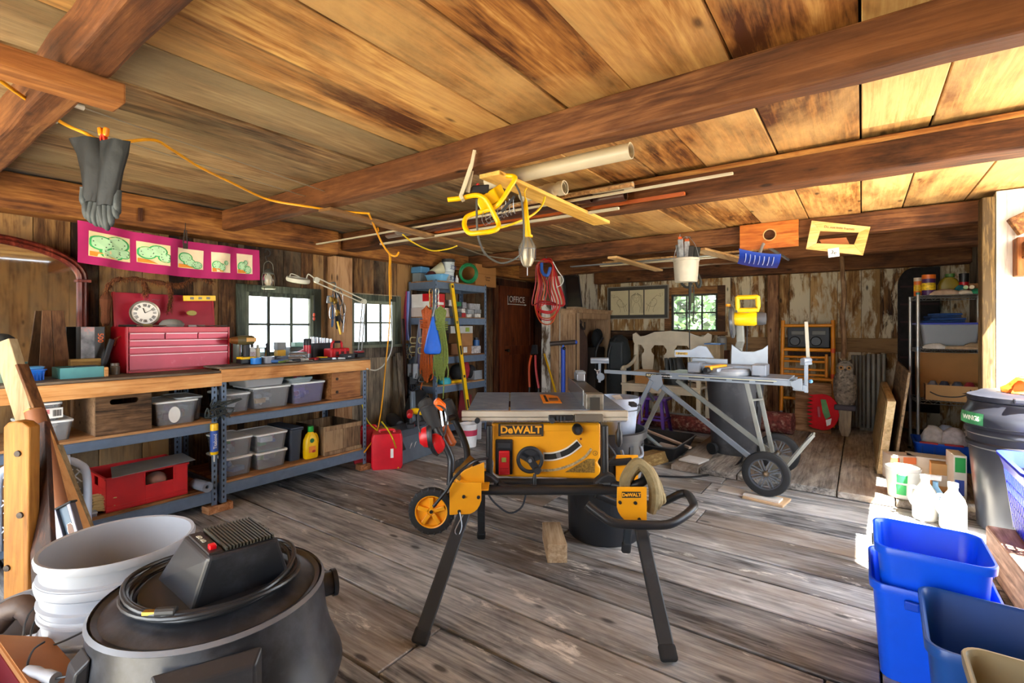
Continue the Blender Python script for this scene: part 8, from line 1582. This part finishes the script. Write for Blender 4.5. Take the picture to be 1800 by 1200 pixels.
def jug(x, y, lab, g=None):
    t = T('white_jug', lab, 'jug', loc=(x, y, 0)); MB().lathe([(.001, 0), (.062, 0), (.066, .01), (.066, .15), (.055, .19), (.025, .235), (.022, .26)], (0, 0, 0), 24).b('body', m_cw, t, smooth=1); MB().lathe([(.026, .258), (.026, .285), (.001, .286)], (0, 0, 0), 18).b('cap', m_white, t, smooth=1)
    MB().tube(bez([(-.045, -.02, .20), (-.075, -.03, .20), (-.078, -.03, .13), (-.06, -.025, .09)], 5), .011, 8).b('handle', m_cw, t, smooth=1); return t
jug(.335, 4.165, 'white jug standing left of its twin in the sun'); jug(.46, 4.06, 'white jug standing right of its twin by the black bin')
t = T('spray_bottle', 'white spray bottle with blue liquid behind the jugs', 'bottle', loc=(.40, 4.30, 0)); MB().lathe([(.001, 0), (.04, 0), (.042, .14), (.015, .19), (.015, .22)], (0, 0, 0), 20).b('body', mat('8fc4e8', .4), t, smooth=1); MB().box((-.015, 0, .245), (.09, .025, .035)).b('spray_head', m_white, t, bevel=.006); MB().bar((-.04, 0, .24), (-.05, 0, .19), .015, .01).b('trigger', mat('2f7fd0', .4), t)
t = T('rubbish_bin', 'large black domed trash can with green sticker by the doorway', 'trash can', loc=(.80, 4.17, 0)); m_tc = mat('24262e', .32, nz=.1, dirt_or_glare='4c4f5c', dn=.35, sc=5)
MB().lathe([(.001, .02), (.20, .02), (.215, .03), (.255, .52), (.268, .53), (.268, .55), (.26, .56), (.262, .60), (.275, .61), (.275, .63), (.268, .64), (.27, .66)], (0, 0, 0), 44).b('body', m_tc, t, smooth=1)
MB().lathe([(.27, .655), (.285, .66), (.29, .70), (.282, .74), (.262, .775), (.258, .80), (.25, .805)], (0, 0, 0), 44, cap=False).b('upper_ring', m_tc, t, smooth=1)
MB().lathe([(.25, .80), (.262, .81), (.262, .835), (.22, .85), (.20, .862), (.001, .865)], (0, 0, 0), 44, cap=False).b('lid', m_tc, t, smooth=1); MB().box((-.02, -.255, .83), (.16, .06, .03), rz=-.1).b('lid_latch', m_tc, t, bevel=.008)
mb = MB(); P0_ = [[((.292+.0)*math.cos(a), .292*math.sin(a), z) for a in [math.radians(-178+5*k) for k in range(9)]] for z in (.665, .70, .735)]; mb.loft([[(p[0]*(1 if i < 2 else .985), p[1]*(1 if i < 2 else .985), p[2]) for p in r] for i, r in enumerate(P0_)], False, False, closed=False); mb.b('green_sticker', mat('3f8a5a', .4, nz=.5, sc=16), t)
text('WINGS', .04, frame((-.262, -.128, .70), (.42, -.9, 0), (0, 0, 1)), m_cw, t)
t = T('orange_bag', 'crumpled orange brown bag lying on the black bin lid', 'bag'); q2 = random.Random(6); R = []
for kk, zz in ((1, 0), (.95, .03), (.8, .06), (.5, .09), (.2, .10)): R.append([V((.78+.10*kk*math.cos(a)*q2.uniform(.7, 1.3), 4.06+.08*kk*math.sin(a)*q2.uniform(.7, 1.3), .866+zz)) for a in [2*PI*i/14 for i in range(14)]])
MB().loft(R).b('bag_body', mat('c4601c', .45, bump=.6, sc=20), t, smooth=40); MB().bar((.74, 4.0, .955), (.90, 3.93, .945), .03, .008).b('bag_flap', mat('e08a20', .4), t)
c = W(1791, 454, Y=4.46); MB().bx(c.x-.02, c.x+.10, 4.40, 4.518, c.z-.115, c.z+.13).b('timber_bracket', wood('5a2c14', '8a5228', 'a8703c', 'Z'), None, bevel=.006, label='rusty brown timber bracket on the sunlit white boards', cat='bracket')
t = T('laundry_basket', 'violet blue plastic laundry basket on the doorway timber', 'basket'); m_lb = mat('2030c4', .35); c = V((.785, 3.33, .216)); w0, d0, w1, d1, h = .30, .44, .38, .54, .385
mb = MB(); n = 4
def ring(f, e=0): return [c+V((x, y, h*f)) for x, y in rrect(w0+(w1-w0)*f+e, d0+(d1-d0)*f+e, .05, 3)]
R0 = ring(.8); mb.loft([ring(.80), ring(1.0), ring(1.0, .04), ring(.965, .045), ring(.965, .03), ring(.80, .008)], False, False); mb.loft([ring(0), ring(.06), ring(.06, -.01), ring(.015, -.01)], True, True); mb.b('rim_and_base', m_lb, t, smooth=1)
mb = MB()
for f in (.22, .36, .50, .64): mb.tube(ring(f), .0045, 5, closed=True)
def rp(f, u):
    W_, D_ = w0+(w1-w0)*f, d0+(d1-d0)*f;
    side = int(u) % 4; k = (u % 1)*2-1
    return c+V({0: (W_/2*k, -D_/2, h*f), 1: (W_/2, D_/2*k, h*f), 2: (-W_/2*k, D_/2, h*f), 3: (-W_/2, -D_/2*k, h*f)}[side])
for s_ in range(4):
    n = 9 if s_ % 2 == 0 else 13
    for i in range(n): u = s_+.06+.88*i/(n-1); mb.bar(rp(.03, u), rp(.82, u), .010, .006, (1, 0, 0) if s_ % 2 else (0, 1, 0))
mb.b('lattice', m_lb, t)
thing1(MB().box(c+V((0, 0, .2)), (.22, .34, .3)), 'folded_linen', mat('9db0c8', .9, bump=.6, sc=20), 'pale blue folded linen inside the laundry basket', 'linen', bevel=.04, seg=3)
def wbin(name, lab, x0_, x1_, y0_, y1_, z0_, z1_, m, taper=.84, lip=.03, rz=0, r=.05, notch=False):
    t = T(name, lab, 'bin', loc=((x0_+x1_)/2, (y0_+y1_)/2, z0_), rz=rz); w, d, h = x1_-x0_, y1_-y0_, z1_-z0_
    def rg(k, z, e=0): return [(x, y, z) for x, y in rrect(w*k+e, d*k+e, r*k, 6)]
    MB().loft([rg(taper, 0), rg(1, h-lip, -.004), rg(1, h-lip, .016), rg(1, h-.004, .020), rg(1, h, .016), rg(1, h, .004), rg(1, h-.01, -.010), rg(taper, .006, -.010)]).b('body', m, t, smooth=1)
    return t, w, d, h
m_b1 = mat('0a5cf5', .32, nz=.05)
t, w, d, h = wbin('recycling_bin', 'bright blue recycling bin standing lowest by the doorway', .03, .37, 2.17, 2.53, .0, .345, m_b1, taper=.86)
for y in (0,): MB().box((-w*.18, -d/2-.014, h-.05), (.04, .016, .03)).b('handle_clip', mat('0a4ad0', .4), t, bevel=.004)
t, w, d, h = wbin('recycling_bin', 'bright blue recycling bin nested inside the lower one, triangle of sun inside', .045, .355, 2.19, 2.51, .105, .47, m_b1, taper=.84)
for k in range(2): MB().box((w/2+.0, -.06+.12*k, h-.05), (.012, .04, .03)).b('rim_clip', mat('0a4ad0', .4), t, bevel=.003)
t, w, d, h = wbin('waste_bin', 'dark blue rectangular bin in front of the bright blue ones', .155, .455, 1.74, 2.13, 0, .385, mat('154a96', .35, nz=.05), taper=.8, rz=-.03)
t, w, d, h = wbin('waste_bin', 'khaki plastic bin at the bottom right corner', .215, .50, 1.37, 1.715, 0, .425, mat('978b6a', .4, nz=.05), taper=.8)
MB().lathe([(.001, 0), (.018, 0), (.02, .01), (.02, .16), (.001, .16)], (-w/2-.03, -.04, h-.18), 16).b('rolled_handle', mat('a5936c', .5), t, smooth=1); MB().box((-w/2-.012, -.04, h-.05), (.03, .03, .03)).box((-w/2-.012, -.04, h-.16), (.03, .03, .03)).b('handle_mount', mat('978b6a', .4), t, bevel=.003)
t = T('plaid_cover', 'dark plaid rounded cover hanging on the back wall corner', 'cover'); x0_, x1_ = W(1578, 540, Y=7.12).x, W(1652, 540, Y=7.12).x; P = []
for i in range(13): a = math.radians(180-90*i/12); P.append((x0_+.14+.14*math.cos(a), 1.72+.2*math.sin(a)))
P = [(x0_, .3)]+P+[(x1_, 1.92), (x1_, .3)]; MB().prism([(p[0], p[1]) for p in P], (0, 7.10, 0), (1, 0, 0), (0, 0, 1), (0, .06, 0)).b('cover_panel', mat('1c1716', .9, nz=.6, sc=18), t, bevel=.01)
mb = MB()
for k in range(7): mb.bx(x0_+.02, x1_-.01, 7.0985, 7.0995, .5+k*.2, .52+k*.2)
mb.b('plaid_line', mat('3a2624', .9), t)
def Z(px, py, z): return W(px, py, z=z)
P = [Z(-30, 118, 2.03), Z(0, 141, 2.03), Z(52, 178, 2.03), Z(110, 216, 2.02), Z(150, 234, 2.0), Z(176, 246, 1.985), Z(215, 249, 1.985), Z(270, 246, 2.03), Z(302, 263, 2.04), Z(350, 293, 2.03), Z(405, 320, 2.03), Z(470, 350, 2.02), Z(535, 362, 1.99), Z(600, 371, 1.99), Z(648, 375, 1.99)]
t = T('extension_cable', 'yellow extension cord strung below the ceiling from the left edge', 'cord'); MB().tube(bez(P, 6), .0065, 8).b('cord_line', m_cord, t, smooth=1)
cord('yellow_cable', [Z(648, 375, 1.985), Z(660, 402, 1.95), W(672, 428, Y=2.4), W(685, 446, Y=2.5), W(696, 450, Y=2.5), W(701, 443, Y=2.5)], .007, m_cord, 'yellow cord hooked down beside the overhead board end')
cord('yellow_cable', [Z(708, 412, 1.97), Z(726, 426, 1.94), Z(758, 440, 1.93), Z(785, 438, 1.945), Z(803, 432, 1.96)], .006, mat('e2c010', .5), 'yellow cord sagging above the shelving unit')
cord('yellow_cable', [W(958, 346, t=2.62), W(952, 362, t=2.6), W(935, 378, t=2.55), W(905, 392, t=2.5), W(880, 400, t=2.5)], .006, mat('e2c010', .5), 'yellow cord curving between the work light and overhead board')
t = T('wire_run', 'pair of thin old wires on white porcelain tubes along the ceiling', 'wire');
for a, b2 in ((Z(136, 186, 2.10), Z(585, 341, 2.08)), (Z(90, 210, 2.10), Z(548, 348, 2.08))):
    MB().tube([a, b2], .0025, 6).b('wire', mat('8a8070', .6), t); d = (b2-a).normalized(); MB().tube([a-d*.045, a+d*.02], .010, 10).b('porcelain_tube', mat('d9d2c2', .4), t, smooth=1); MB().sph(b2, .009).b('porcelain_knob', mat('d9d2c2', .4), t, smooth=1)
t = T('clothes_clip', 'orange spring clip on the yellow cord above the black gloves', 'clip', cam=True); c = C(182, 240, 1.9)
for s_ in (-1, 1): MB().box(c+V((s_*.010, 0, .018)), (.016, .02, .035), ry=s_*.15).b('clip_pad', mat('f08a10', .4), t, bevel=.006); MB().box(c+V((s_*.006, 0, -.006)), (.008, .018, .03), ry=-s_*.2).b('clip_jaw', mat('d0341a', .4), t, bevel=.002)
def glove(label, dx, flip, col):
    t = T('rubber_glove', label, 'glove', cam=True); tt = 1.9+dx*.02; R = []; q = random.Random(flip+5)
    prof = ((244, 0), (262, .5), (290, .78), (325, .93), (352, 1))
    rows = {1: ((244, 122, 182), (270, 135, 185), (300, 143, 186), (325, 146, 184), (345, 148, 182), (356, 148, 180)), 2: ((248, 178, 229), (270, 176, 224), (300, 174, 217), (330, 173, 211), (350, 172, 209), (362, 172, 208))}[flip]
    for py, xa, xb in rows:
        a, b2 = C(xa, py, tt), C(xb, py, tt); m = (a+b2)/2; r = (b2-a).length/2; R.append([m+V((r*math.cos(x)*(1+.05*math.sin(5*x+py)), .022*math.sin(x)*(1+.25*math.sin(4*x+py*.05)), .003*math.sin(3*x))) for x in [2*PI*i/24 for i in range(24)]])
    MB().loft(R).b('cuff', mat(col, .6, bump=.5, sc=14, dirt_or_glare='1b1f21', dn=.35), t, smooth=1)
    F_ = {1: [((152, 350), (152, 372), (156, 386), 5.5), ((163, 354), (158, 378), (162, 392), 5), ((172, 355), (166, 382), (172, 398), 5), ((179, 352), (175, 380), (177, 399), 4.5), ((149, 335), (148, 352), (153, 364), 6)], 2: [((177, 360), (180, 385), (186, 402), 5), ((186, 360), (187, 386), (189, 405), 5), ((195, 360), (195, 380), (195, 398), 4.8), ((203, 357), (203, 372), (205, 384), 4.5), ((207, 340), (206, 362), (208, 377), 5)]}[flip]
    for a, b2, c_, r in F_:
        r = r*1.9/859*1.15; MB().tube(bez([C(a[0], a[1]-6, tt), C(*a, tt), C(*b2, tt-.01), C(*c_, tt+.004)], 4), [r]*9+[r*.95, r*.9, r*.75, r*.35][:13-9], 10).b('finger', mat('3c4244', .65, bump=.4, sc=20, dirt_or_glare='6a7074', dn=.35), t, smooth=1)
glove('left black rubber glove clipped on the yellow cord', 0, 1, '0f1112'); glove('right black rubber glove clipped on the yellow cord', -1, 2, '14181a')
w_bd = wood('7a5630', 'b98c58', 'd6ac74', 'Y', .9, .6);
thing1(MB().bx(-1.945, -1.835, -1.2, .53, 1.935, 1.997), 'overhead_board', wood('5a3214', '8f5a2c', 'b0763f', 'Y', .9), 'short brown board nailed under the nearest beam, top left', 'board', bevel=.006)
a, b2 = Z(570, 368, 1.975), Z(843, 437, 1.975); thing1(MB().bar(a, b2, .11, .02), 'overhead_board', w_bd, 'long brown board spanning under the beams left of the work light', 'board', bevel=.003)
a, b2 = Z(860, 306, 1.975), Z(1058, 392, 1.975); a.z = b2.z = 1.974; thing1(MB().bar(a, b2, .12, .02), 'overhead_board', wood('a8782c', 'dba84c', 'f0c46a', 'Y', .9, .6), 'yellowish board under the beams right above the work light', 'board', bevel=.003)
thing1(MB().bx(-2.1, -2.0, 4.6, 6.0, 1.945, 1.968), 'overhead_board', w_bd, 'brown board spanning between back beams left of the hanging bucket', 'board', bevel=.003)
thing1(MB().bar((-1.25, 4.75, 1.98), (-.95, 6.05, 1.955), .14, .022), 'overhead_board', w_bd, 'brown board slanting behind the blue snow shovel', 'board', bevel=.003)
def pipe(x0_, x1_, Y, z, r, m, lab, nm='plastic_pipe', thick=.12, solid=False, flare=False):
    pr = [(r*(1-thick), 0), (r, 0), (r, x1_-x0_), (r*(1-thick), x1_-x0_), (r*(1-thick), 0)]
    mb = MB()
    if solid: mb.bx(x0_, x1_, Y-r, Y+r, z-r*.6, z+r*.6)
    else: mb.lathe(pr, (x0_, Y, z), 24, (1, 0, 0), cap=False)
    if flare: mb.lathe([(r, x1_-x0_-.12), (r*1.16, x1_-x0_-.115), (r*1.16, x1_-x0_-.06), (r, x1_-x0_-.05)], (x0_, Y, z), 24, (1, 0, 0), cap=False); mb.lathe([(r*1.0, x1_-x0_-.03), (r*1.2, x1_-x0_-.03), (r*1.2, x1_-x0_+.01), (r*1.0, x1_-x0_+.01)], (x0_, Y, z), 24, (1, 0, 0), cap=False)
    return thing1(mb, nm, m, lab, 'pipe' if not solid else 'strip', smooth=not solid)
m_pvc = mat('c5b99e', .4, nz=.04)
pipe(-1.62, -.82, 2.04, 2.022, .036, m_pvc, 'thick cream plastic pipe stored right under the big beam'); pipe(-1.62, -1.34, 2.36, 2.02, .033, m_pvc, 'short white pipe with a coupling ring stored overhead', flare=True)
pipe(-4.05, -.51, 2.56, 1.999, .009, m_pvc, 'very long thin white strip stored overhead across the room', 'white_strip', solid=True); pipe(-1.9, -.98, 2.46, 2.0, .012, w_bd, 'pale wood strip stored behind the short coupled pipe', 'wood_strip', solid=True)
m_bp = mat('4a2a1c', .35); pipe(-3.2, -1.12, 2.70, 2.02, .034, m_bp, 'dark brown downspout pipe stored overhead', 'downspout'); pipe(-3.0, -1.30, 2.62, 2.015, .030, mat('3a221a', .35), 'shorter dark brown pipe stored beside the downspout', 'downspout')
pipe(-2.9, -.81, 2.80, 2.002, .014, mat('a8501c', .4), 'orange brown strip stored nearest the third beam', 'brown_strip', solid=True); pipe(-3.4, -1.2, 2.79, 1.972, .012, m_pvc, 'white strip stored below the orange brown strip', 'white_strip', solid=True); pipe(-2.0, -1.07, 2.69, 2.066, .022, m_pvc, 'cream pipe end lying on the brown downspout')
for k, (Y, z, x0_, x1_) in enumerate(((5.5, 1.99, -2.6, -.9), (5.3, 1.985, -2.9, -1.1), (5.15, 1.98, -2.4, -.7))):
    thing1(MB().bx(x0_, x1_, Y-.03, Y+.03, z, z+.012), 'stored_strip', [m_pvc, mat('8f949a', .4, .4), w_bd][k], '%s strip stored on boards between the back beams' % ('white', 'grey metal', 'orange wood')[k], 'strip')
t = T('work_light', 'yellow tubular halogen work light hanging from the overhead boards', 'work light', cam=True); D = 2.25; m_wl = mat('f0bc00', .35)
P = [(787, 351, 0), (812, 348, 0), (836, 343, 0), (852, 349, 0), (863, 366, 0), (870, 380, 0), (876, 393, 0), (874, 402, -.02), (860, 407, -.03), (842, 409, -.03), (827, 410, -.02), (819, 403, 0), (816, 393, .02), (819, 383, .03), (829, 377, .04), (850, 371, .04), (868, 365, .03), (878, 357, .02), (888, 343, .02), (898, 327, .02), (905, 315, .02), (903, 310, .04), (890, 309, .05)]
MB().tube(bez([C(x, y, D+d) for x, y, d in P], 4), .0115, 12).b('tube_frame', m_wl, t, smooth=1)
MB().loft([[C(x, y, D+d) for x, y in Q] for Q, d in ((((835, 352), (845, 370), (878, 352), (868, 330)), .03), (((846, 350), (852, 374), (894, 352), (880, 322)), .08), (((850, 350), (858, 372), (890, 354), (878, 326)), .15))]).b('lamp_housing', m_wl, t, bevel=.006)
MB().loft([[C(x, y, D+d) for x, y in ((828, 337), (830, 326), (860, 324), (859, 340))] for d in (.03, .12)]).b('junction_box', m_blk, t, bevel=.005); MB().sph(C(840, 325, D+.05), .009).b('red_switch', m_red, t)
MB().loft([[C(x, y, D+d) for x, y in ((880, 370), (903, 343), (906, 346), (884, 374))] for d in (.02, .12)]).b('heat_fin', m_blk2, t)
mb = MB()
for k in range(9): mb.tube(bez([C(850+k*6.5, 372-k*3.2, D+.03), C(847+k*7, 386-k*2, D+.05), C(853+k*6.6, 396-k*2.6, D+.08), C(860+k*5.6, 390-k*3, D+.12)], 4), .0016, 5)
for k in range(3): mb.tube([C(850+k*3, 378+k*8, D+.05), C(900+k*2, 352+k*7, D+.05)], .0016, 5)
mb.b('wire_guard', m_gal, t); MB().loft([[C(x, y, D-.01) for x, y in Q] for Q in (((831, 264), (837, 264), (838, 268), (831, 268)),)]+[[p+V((0, .015, 0)) for p in [C(x, y, D-.01) for x, y in ((831, 264), (837, 264), (838, 268), (831, 268))]]]).b('strap_end', m_pvc, t)
MB().bar(C(834.5, 264, D-.01), C(829, 290, D-.01), .016, .012, (0, 1, 0)).bar(C(829, 289, D-.01), C(810, 345, D-.005), .018, .012, (0, 1, 0)).bar(C(810, 344, D-.005), C(814, 352, D-.01), .016, .03, (0, 1, 0)).b('white_bracket', m_pvc, t, bevel=.002); MB().bar(C(829, 300, D+.01), C(822, 338, D+.02), .018, .01, (0, 1, 0)).b('white_bracket', m_pvc, t)
MB().tube(bez([C(838, 350, D-.02), C(838, 375, D-.03), C(839, 403, D-.03), C(843, 425, D), C(855, 448, D+.03), C(880, 462, D+.04), C(905, 455, D+.04), C(918, 440, D+.03), C(921, 410, D+.02), C(919, 370, D+.02), C(914, 340, D+.02), C(905, 322, D+.03)], 5), .0048, 8).b('power_cable', mat('4a4a48', .5), t, smooth=1)
t = T('trouble_light', 'hanging trouble light with yellow handle and metal cage', 'lamp', cam=True); D = 2.42
MB().tube([C(924, 350, D), C(924, 358, D), C(925, 380, D), C(927, 405, D), C(928, 415, D)], [.006, .010, .013, .016, .017], 14).b('handle', m_wl, t, smooth=1); MB().lathe([(.001, 0), (.024, 0), (.024, .010), (.001, .012)], C(928, 417, D), 20, (0, 0, 1)).b('collar', m_wl, t, smooth=1)
c = C(927, 470, D); MB().lathe([(.001, 0), (.02, .006), (.032, .03), (.036, .05), (.038, .09), (.034, .11), (.02, .135), (.012, .15)], c, 24).b('lamp_cage', mat('a39a86', .4, .5), t, smooth=1)
mb = MB()
for k in range(8): a = 2*PI*k/8; mb.tube([c+V((.039*math.cos(a), .039*math.sin(a), .04)), c+V((.041*math.cos(a), .041*math.sin(a), .10)), c+V((.018*math.cos(a), .018*math.sin(a), .145))], .002, 5)
mb.tube([c+V((.041*math.cos(a), .041*math.sin(a), .09)) for a in [2*PI*i/20 for i in range(20)]], .002, 5, closed=True); mb.b('cage_wire', m_gal, t); MB().tube([c, c-V((0, 0, .04))], .002, 5).b('hook', m_gal, t)
MB().tube(bez([C(924, 352, D), C(922, 338, D), C(926, 330, D)], 4), .004, 6).b('cord_end', m_wl, t)
cord('grey_cable', [Z(805, 432, 2.0), W(850, 448, Y=3.9), W(905, 456, Y=4.2), W(960, 459, Y=4.6)], .005, mat('6a6355', .6), 'thin grey cord strung overhead behind the trouble light')
t = T('air_hose_coil', 'red and orange air hoses looped over a hook on the beam', 'hose'); q = random.Random(12); Yh = 4.62; hx_ = lambda px, py, d=0: W(px, py, Y=Yh+d)
cols = ['b8141e', 'c9581c', '8f1018', 'c4501c', 'a8101a', 'd0741c', 'a81420', 'c41c24', 'b04a1c', 'b8141e', 'a01018']
for k in range(11):
    l_, r_ = q.uniform(931, 956), q.uniform(964, 994); b_ = q.uniform(528, 574); t0 = q.uniform(456, 464); d = q.uniform(-.05, .05)
    P = [hx_(960+q.uniform(-6, 6), t0-2, d), hx_(945+q.uniform(-2, 4), 466, d), hx_(l_+6, 500, d), hx_(l_, 535, d), hx_(950, b_, d-.02), hx_(970, b_+2, d), hx_(r_, 535, d), hx_(r_-9, 500, d), hx_(972, 466, d)]
    MB().tube(bez(P, 5, True), .0068, 6, closed=True).b('hose_loop', mat(cols[k], .4), t, smooth=1)
MB().tube(bez([hx_(952, 462, -.06), hx_(953, 478, -.08), hx_(962, 484, -.08), hx_(967, 470, -.06)], 4), .018, 8).b('blue_strap', mat('1a4a9a', .5), t, smooth=1); MB().tube(bez([hx_(972, 460, -.06), hx_(980, 475, -.05), hx_(990, 490, -.04), hx_(987, 500, -.04), hx_(978, 505, -.05)], 5), .005, 6).b('white_cord', m_white, t, smooth=1)
MB().tube([hx_(960, 452, .1), hx_(960, 456, 0)], .01, 8).b('beam_hook', m_gal, t, smooth=1)
Yb_ = 4.58; c = W(1206, 496, Y=Yb_); t = T('hanging_pail', 'cream pail of brushes hanging from the back beam', 'pail'); s_ = 1.0
MB().lathe([(.001, 0), (.093, 0), (.10, .01), (.112, .19), (.118, .195), (.118, .215), (.112, .22), (.105, .22), (.09, .012), (.001, .012)], c, 32, cap=False).b('body', mat('c6c0b0', .5), t, smooth=1)
MB().tube(bez([c+V((-.118, 0, .2)), c+V((-.08, 0, .34)), c+V((0, 0, .42)), c+V((.08, 0, .34)), c+V((.118, 0, .2))], 5), .0025, 6).b('bail', m_gal, t, smooth=1); MB().tube([c+V((0, 0, .415)), (c.x, 4.725, 2.10)], .004).b('nail_hook', m_gal, t)
for k, (x, y, col, h) in enumerate(((-.04, 0, '8f949c', .40), (.0, .03, 'a5a8ae', .38), (.04, .0, '23211f', .33), (.07, .03, '1e1f1c', .32), (-.06, .04, '6f747c', .36))):
    tb = T('putty_tool', '%s tool sticking out of the hanging pail, %s' % (('grey', 'silver', 'black', 'dark', 'dull grey')[k], ('front left', 'centre', 'right', 'far right', 'back left')[k]), 'tool'); a = c+V((x*.6, y, .02)); b2 = c+V((x*1.3, y, h)); MB().bar(a, b2, .045 if k < 3 else .06, .03, (0, 1, 0)).b('tool_body', mat(col, .5, nz=.4, sc=30), tb, bevel=.006)
    if k < 2: MB().bar(b2, b2+(b2-a)*.06, .03, .02, (0, 1, 0)).b('orange_tip', mat('d0561c', .5), tb); MB().tube([b2+(b2-a)*.06, b2+(b2-a)*.12], [.008, .003], 8).b('pointed_end', m_gal, tb)
t = T('hanging_straps', 'black straps and cable hanging behind the cream pail', 'straps'); Yp = 4.62
for P, r in ((((1212, 480), (1213, 510), (1212, 545)), .014), (((1216, 497), (1209, 505), (1200, 500), (1196, 492)), .012), (((1222, 490), (1228, 505), (1232, 495), (1226, 480)), .012), (((1219, 500), (1220, 540), (1218, 565), (1222, 568)), .006), (((1212, 545), (1212, 600), (1213, 650), (1213, 690)), .005)):
    MB().tube(bez([W(x, y, Y=Yp) for x, y in P], 5), r, 6).b('strap', mat('2a2b28', .7), t, smooth=1)
MB().bar(W(1217, 515, Y=Yp), W(1217, 533, Y=Yp), .035, .01, (0, 1, 0)).b('green_tag', mat('4a5a34', .6), t)
Yf_ = 4.70; P4 = [W(1301, 437, Y=Yf_), W(1404, 437, Y=Yf_), W(1405, 391, Y=Yf_), W(1302, 394, Y=Yf_)]
x0_, x1_ = P4[0].x, P4[1].x; zb_, zt_ = W(1350, 437, Y=Yf_).z, min(2.148, W(1350, 391, Y=Yf_).z); cx_, cz = W(1353, 413, Y=Yf_).x, W(1353, 413, Y=Yf_).z; r = .048
n = 24; inn = [(cx_+r*math.cos(2*PI*k/n), cz+r*math.sin(2*PI*k/n)) for k in range(n)]; ou = []
for k in range(n):
    a = 2*PI*k/n; dx, dz = math.cos(a), math.sin(a); s_ = min(((x1_-cx_)/dx if dx > 1e-6 else (x0_-cx_)/dx if dx < -1e-6 else 9), ((zt_-cz)/dz if dz > 1e-6 else (zb_-cz)/dz if dz < -1e-6 else 9)); ou.append((cx_+dx*s_, cz+dz*s_))
for cc in ((x1_, zt_), (x0_, zt_), (x0_, zb_), (x1_, zb_)): k = min(range(n), key=lambda q: (ou[q][0]-cc[0])**2+(ou[q][1]-cc[1])**2); ou[k] = cc
f_ = lambda P, y: [(p[0], y, p[1]) for p in P]
t = T('holed_plywood', 'orange stained plywood panel with a round hole on the back beam', 'panel'); MB().loft([f_(inn, Yf_), f_(inn, Yf_-.016), f_(ou, Yf_-.016), f_(ou, Yf_), f_(inn, Yf_)], False, False).b('board', wood('8a3f0c', 'c4722a', 'd98f42', 'X', .9, .45, var=.05, blotch='a8541c', bamt=.4), t, bevel=.001)
MB().tube([(cx_+r*math.cos(a), Yf_-.015, cz+r*math.sin(a)) for a in [2*PI*i/28 for i in range(28)]], .005, 6, closed=True).b('hole_rim', m_cardL, t, smooth=1)
t = T('snow_shovel', 'blue ribbed snow shovel head hanging below the holed plywood panel', 'shovel'); Ys_ = 4.62
A_, B_, C_, D_ = W(1299, 437, Y=Ys_), W(1373, 447, Y=Ys_), W(1366, 471, Y=Ys_-.14), W(1296, 463, Y=Ys_-.14); R = []
for j in range(6):
    f = j/5; a, b2 = A_.lerp(D_, f), B_.lerp(C_, f); bend = V((0, .05*math.sin(PI*f), 0)); R.append([a.lerp(b2, i/12)+bend+V((0, 0, -.012*math.sin(PI*i/12))) for i in range(13)])
m_sh = mat('0f3fae', .35); vs = [p for r_ in R for p in r_]; vs2 = [p+V((0, .006, .003)) for p in vs]; fs = [(i*13+j, i*13+j+1, i*13+j+14, i*13+j+13) for i in range(5) for j in range(12)]
mb = MB(); mb.add(vs+vs2, fs+[tuple(x+len(vs) for x in f[::-1]) for f in fs]); mb.b('blade', m_sh, t, smooth=1)
for k in range(7): i = 2+k*1.35; P = [R[j][int(i)].lerp(R[j][min(12, int(i)+1)], i % 1)-V((0, .005, .0)) for j in range(1, 5)]; MB().tube(P, .0035, 6).b('blade_rib', mat('a9bde8', .4), t, smooth=1)
MB().tube([R[0][6]+V((0, .01, 0)), R[0][6]+V((.02, .05, .08)), V((R[0][6].x+.1, 5.7, 1.94))], .013, 10).b('shaft', mat('9aa0a8', .35, .6), t, smooth=1)
t = T('picture_surround', 'pale wooden frame with pencil writing fixed tilted on the back beam', 'frame'); P4 = [W(x, y, Y=4.68) for x, y in ((1417, 438), (1517, 449), (1530, 399), (1427, 388))]; P4 = [V((p.x, 4.68, min(p.z, 2.146))) for p in P4]
cen = sum(P4, V())/4; inn = [cen+(p-cen)*.0+V(((p.x-cen.x)*.66, 0, (p.z-cen.z)*.42)) for p in P4]; w_fr = wood('b5853c', 'e0b26a', 'f2cc8a', 'X', .9, .55, var=.06)
for k in range(4): a, b2, c2, d2 = P4[k], P4[(k+1) % 4], inn[(k+1) % 4], inn[k]; MB().loft([[a, b2, c2, d2], [p-V((0, .018, 0)) for p in (a, b2, c2, d2)]]).b('frame_rail', w_fr, t, bevel=.002)
e = (P4[1]-P4[0]).normalized(); up4 = (P4[3]-P4[0]).normalized(); text('Do not hide frames', .026, frame(cen+(P4[3]+P4[2]-P4[0]-P4[1])*.175*.98+V((0, -.0195, 0)), e, V((0, 0, 1))), mat('6a4a24', .7), t)
c = (P4[0]+P4[1])/2+V((.0, -.022, -.005)); MB().box(c, (.075, .006, .07), ry=-.08).b('paper_tag', m_white, t); text('3e', .04, frame(c-V((0, .0035, 0)), e, (0, 0, 1)), m_dark, t)
MB().hexa([cen+V((-.12, -.0, -.0)), cen+V((.06, 0, .0)), cen+V((.10, 0, -.1)), cen+V((-.07, 0, -.1))]+[p+V((0, .02, 0)) for p in (cen+V((-.12, 0, 0)), cen+V((.06, 0, 0)), cen+V((.10, 0, -.1)), cen+V((-.07, 0, -.1)))]).b('backing_block', wood('4a2410', '7a4222', '9a5c34', 'X'), t)
finish()
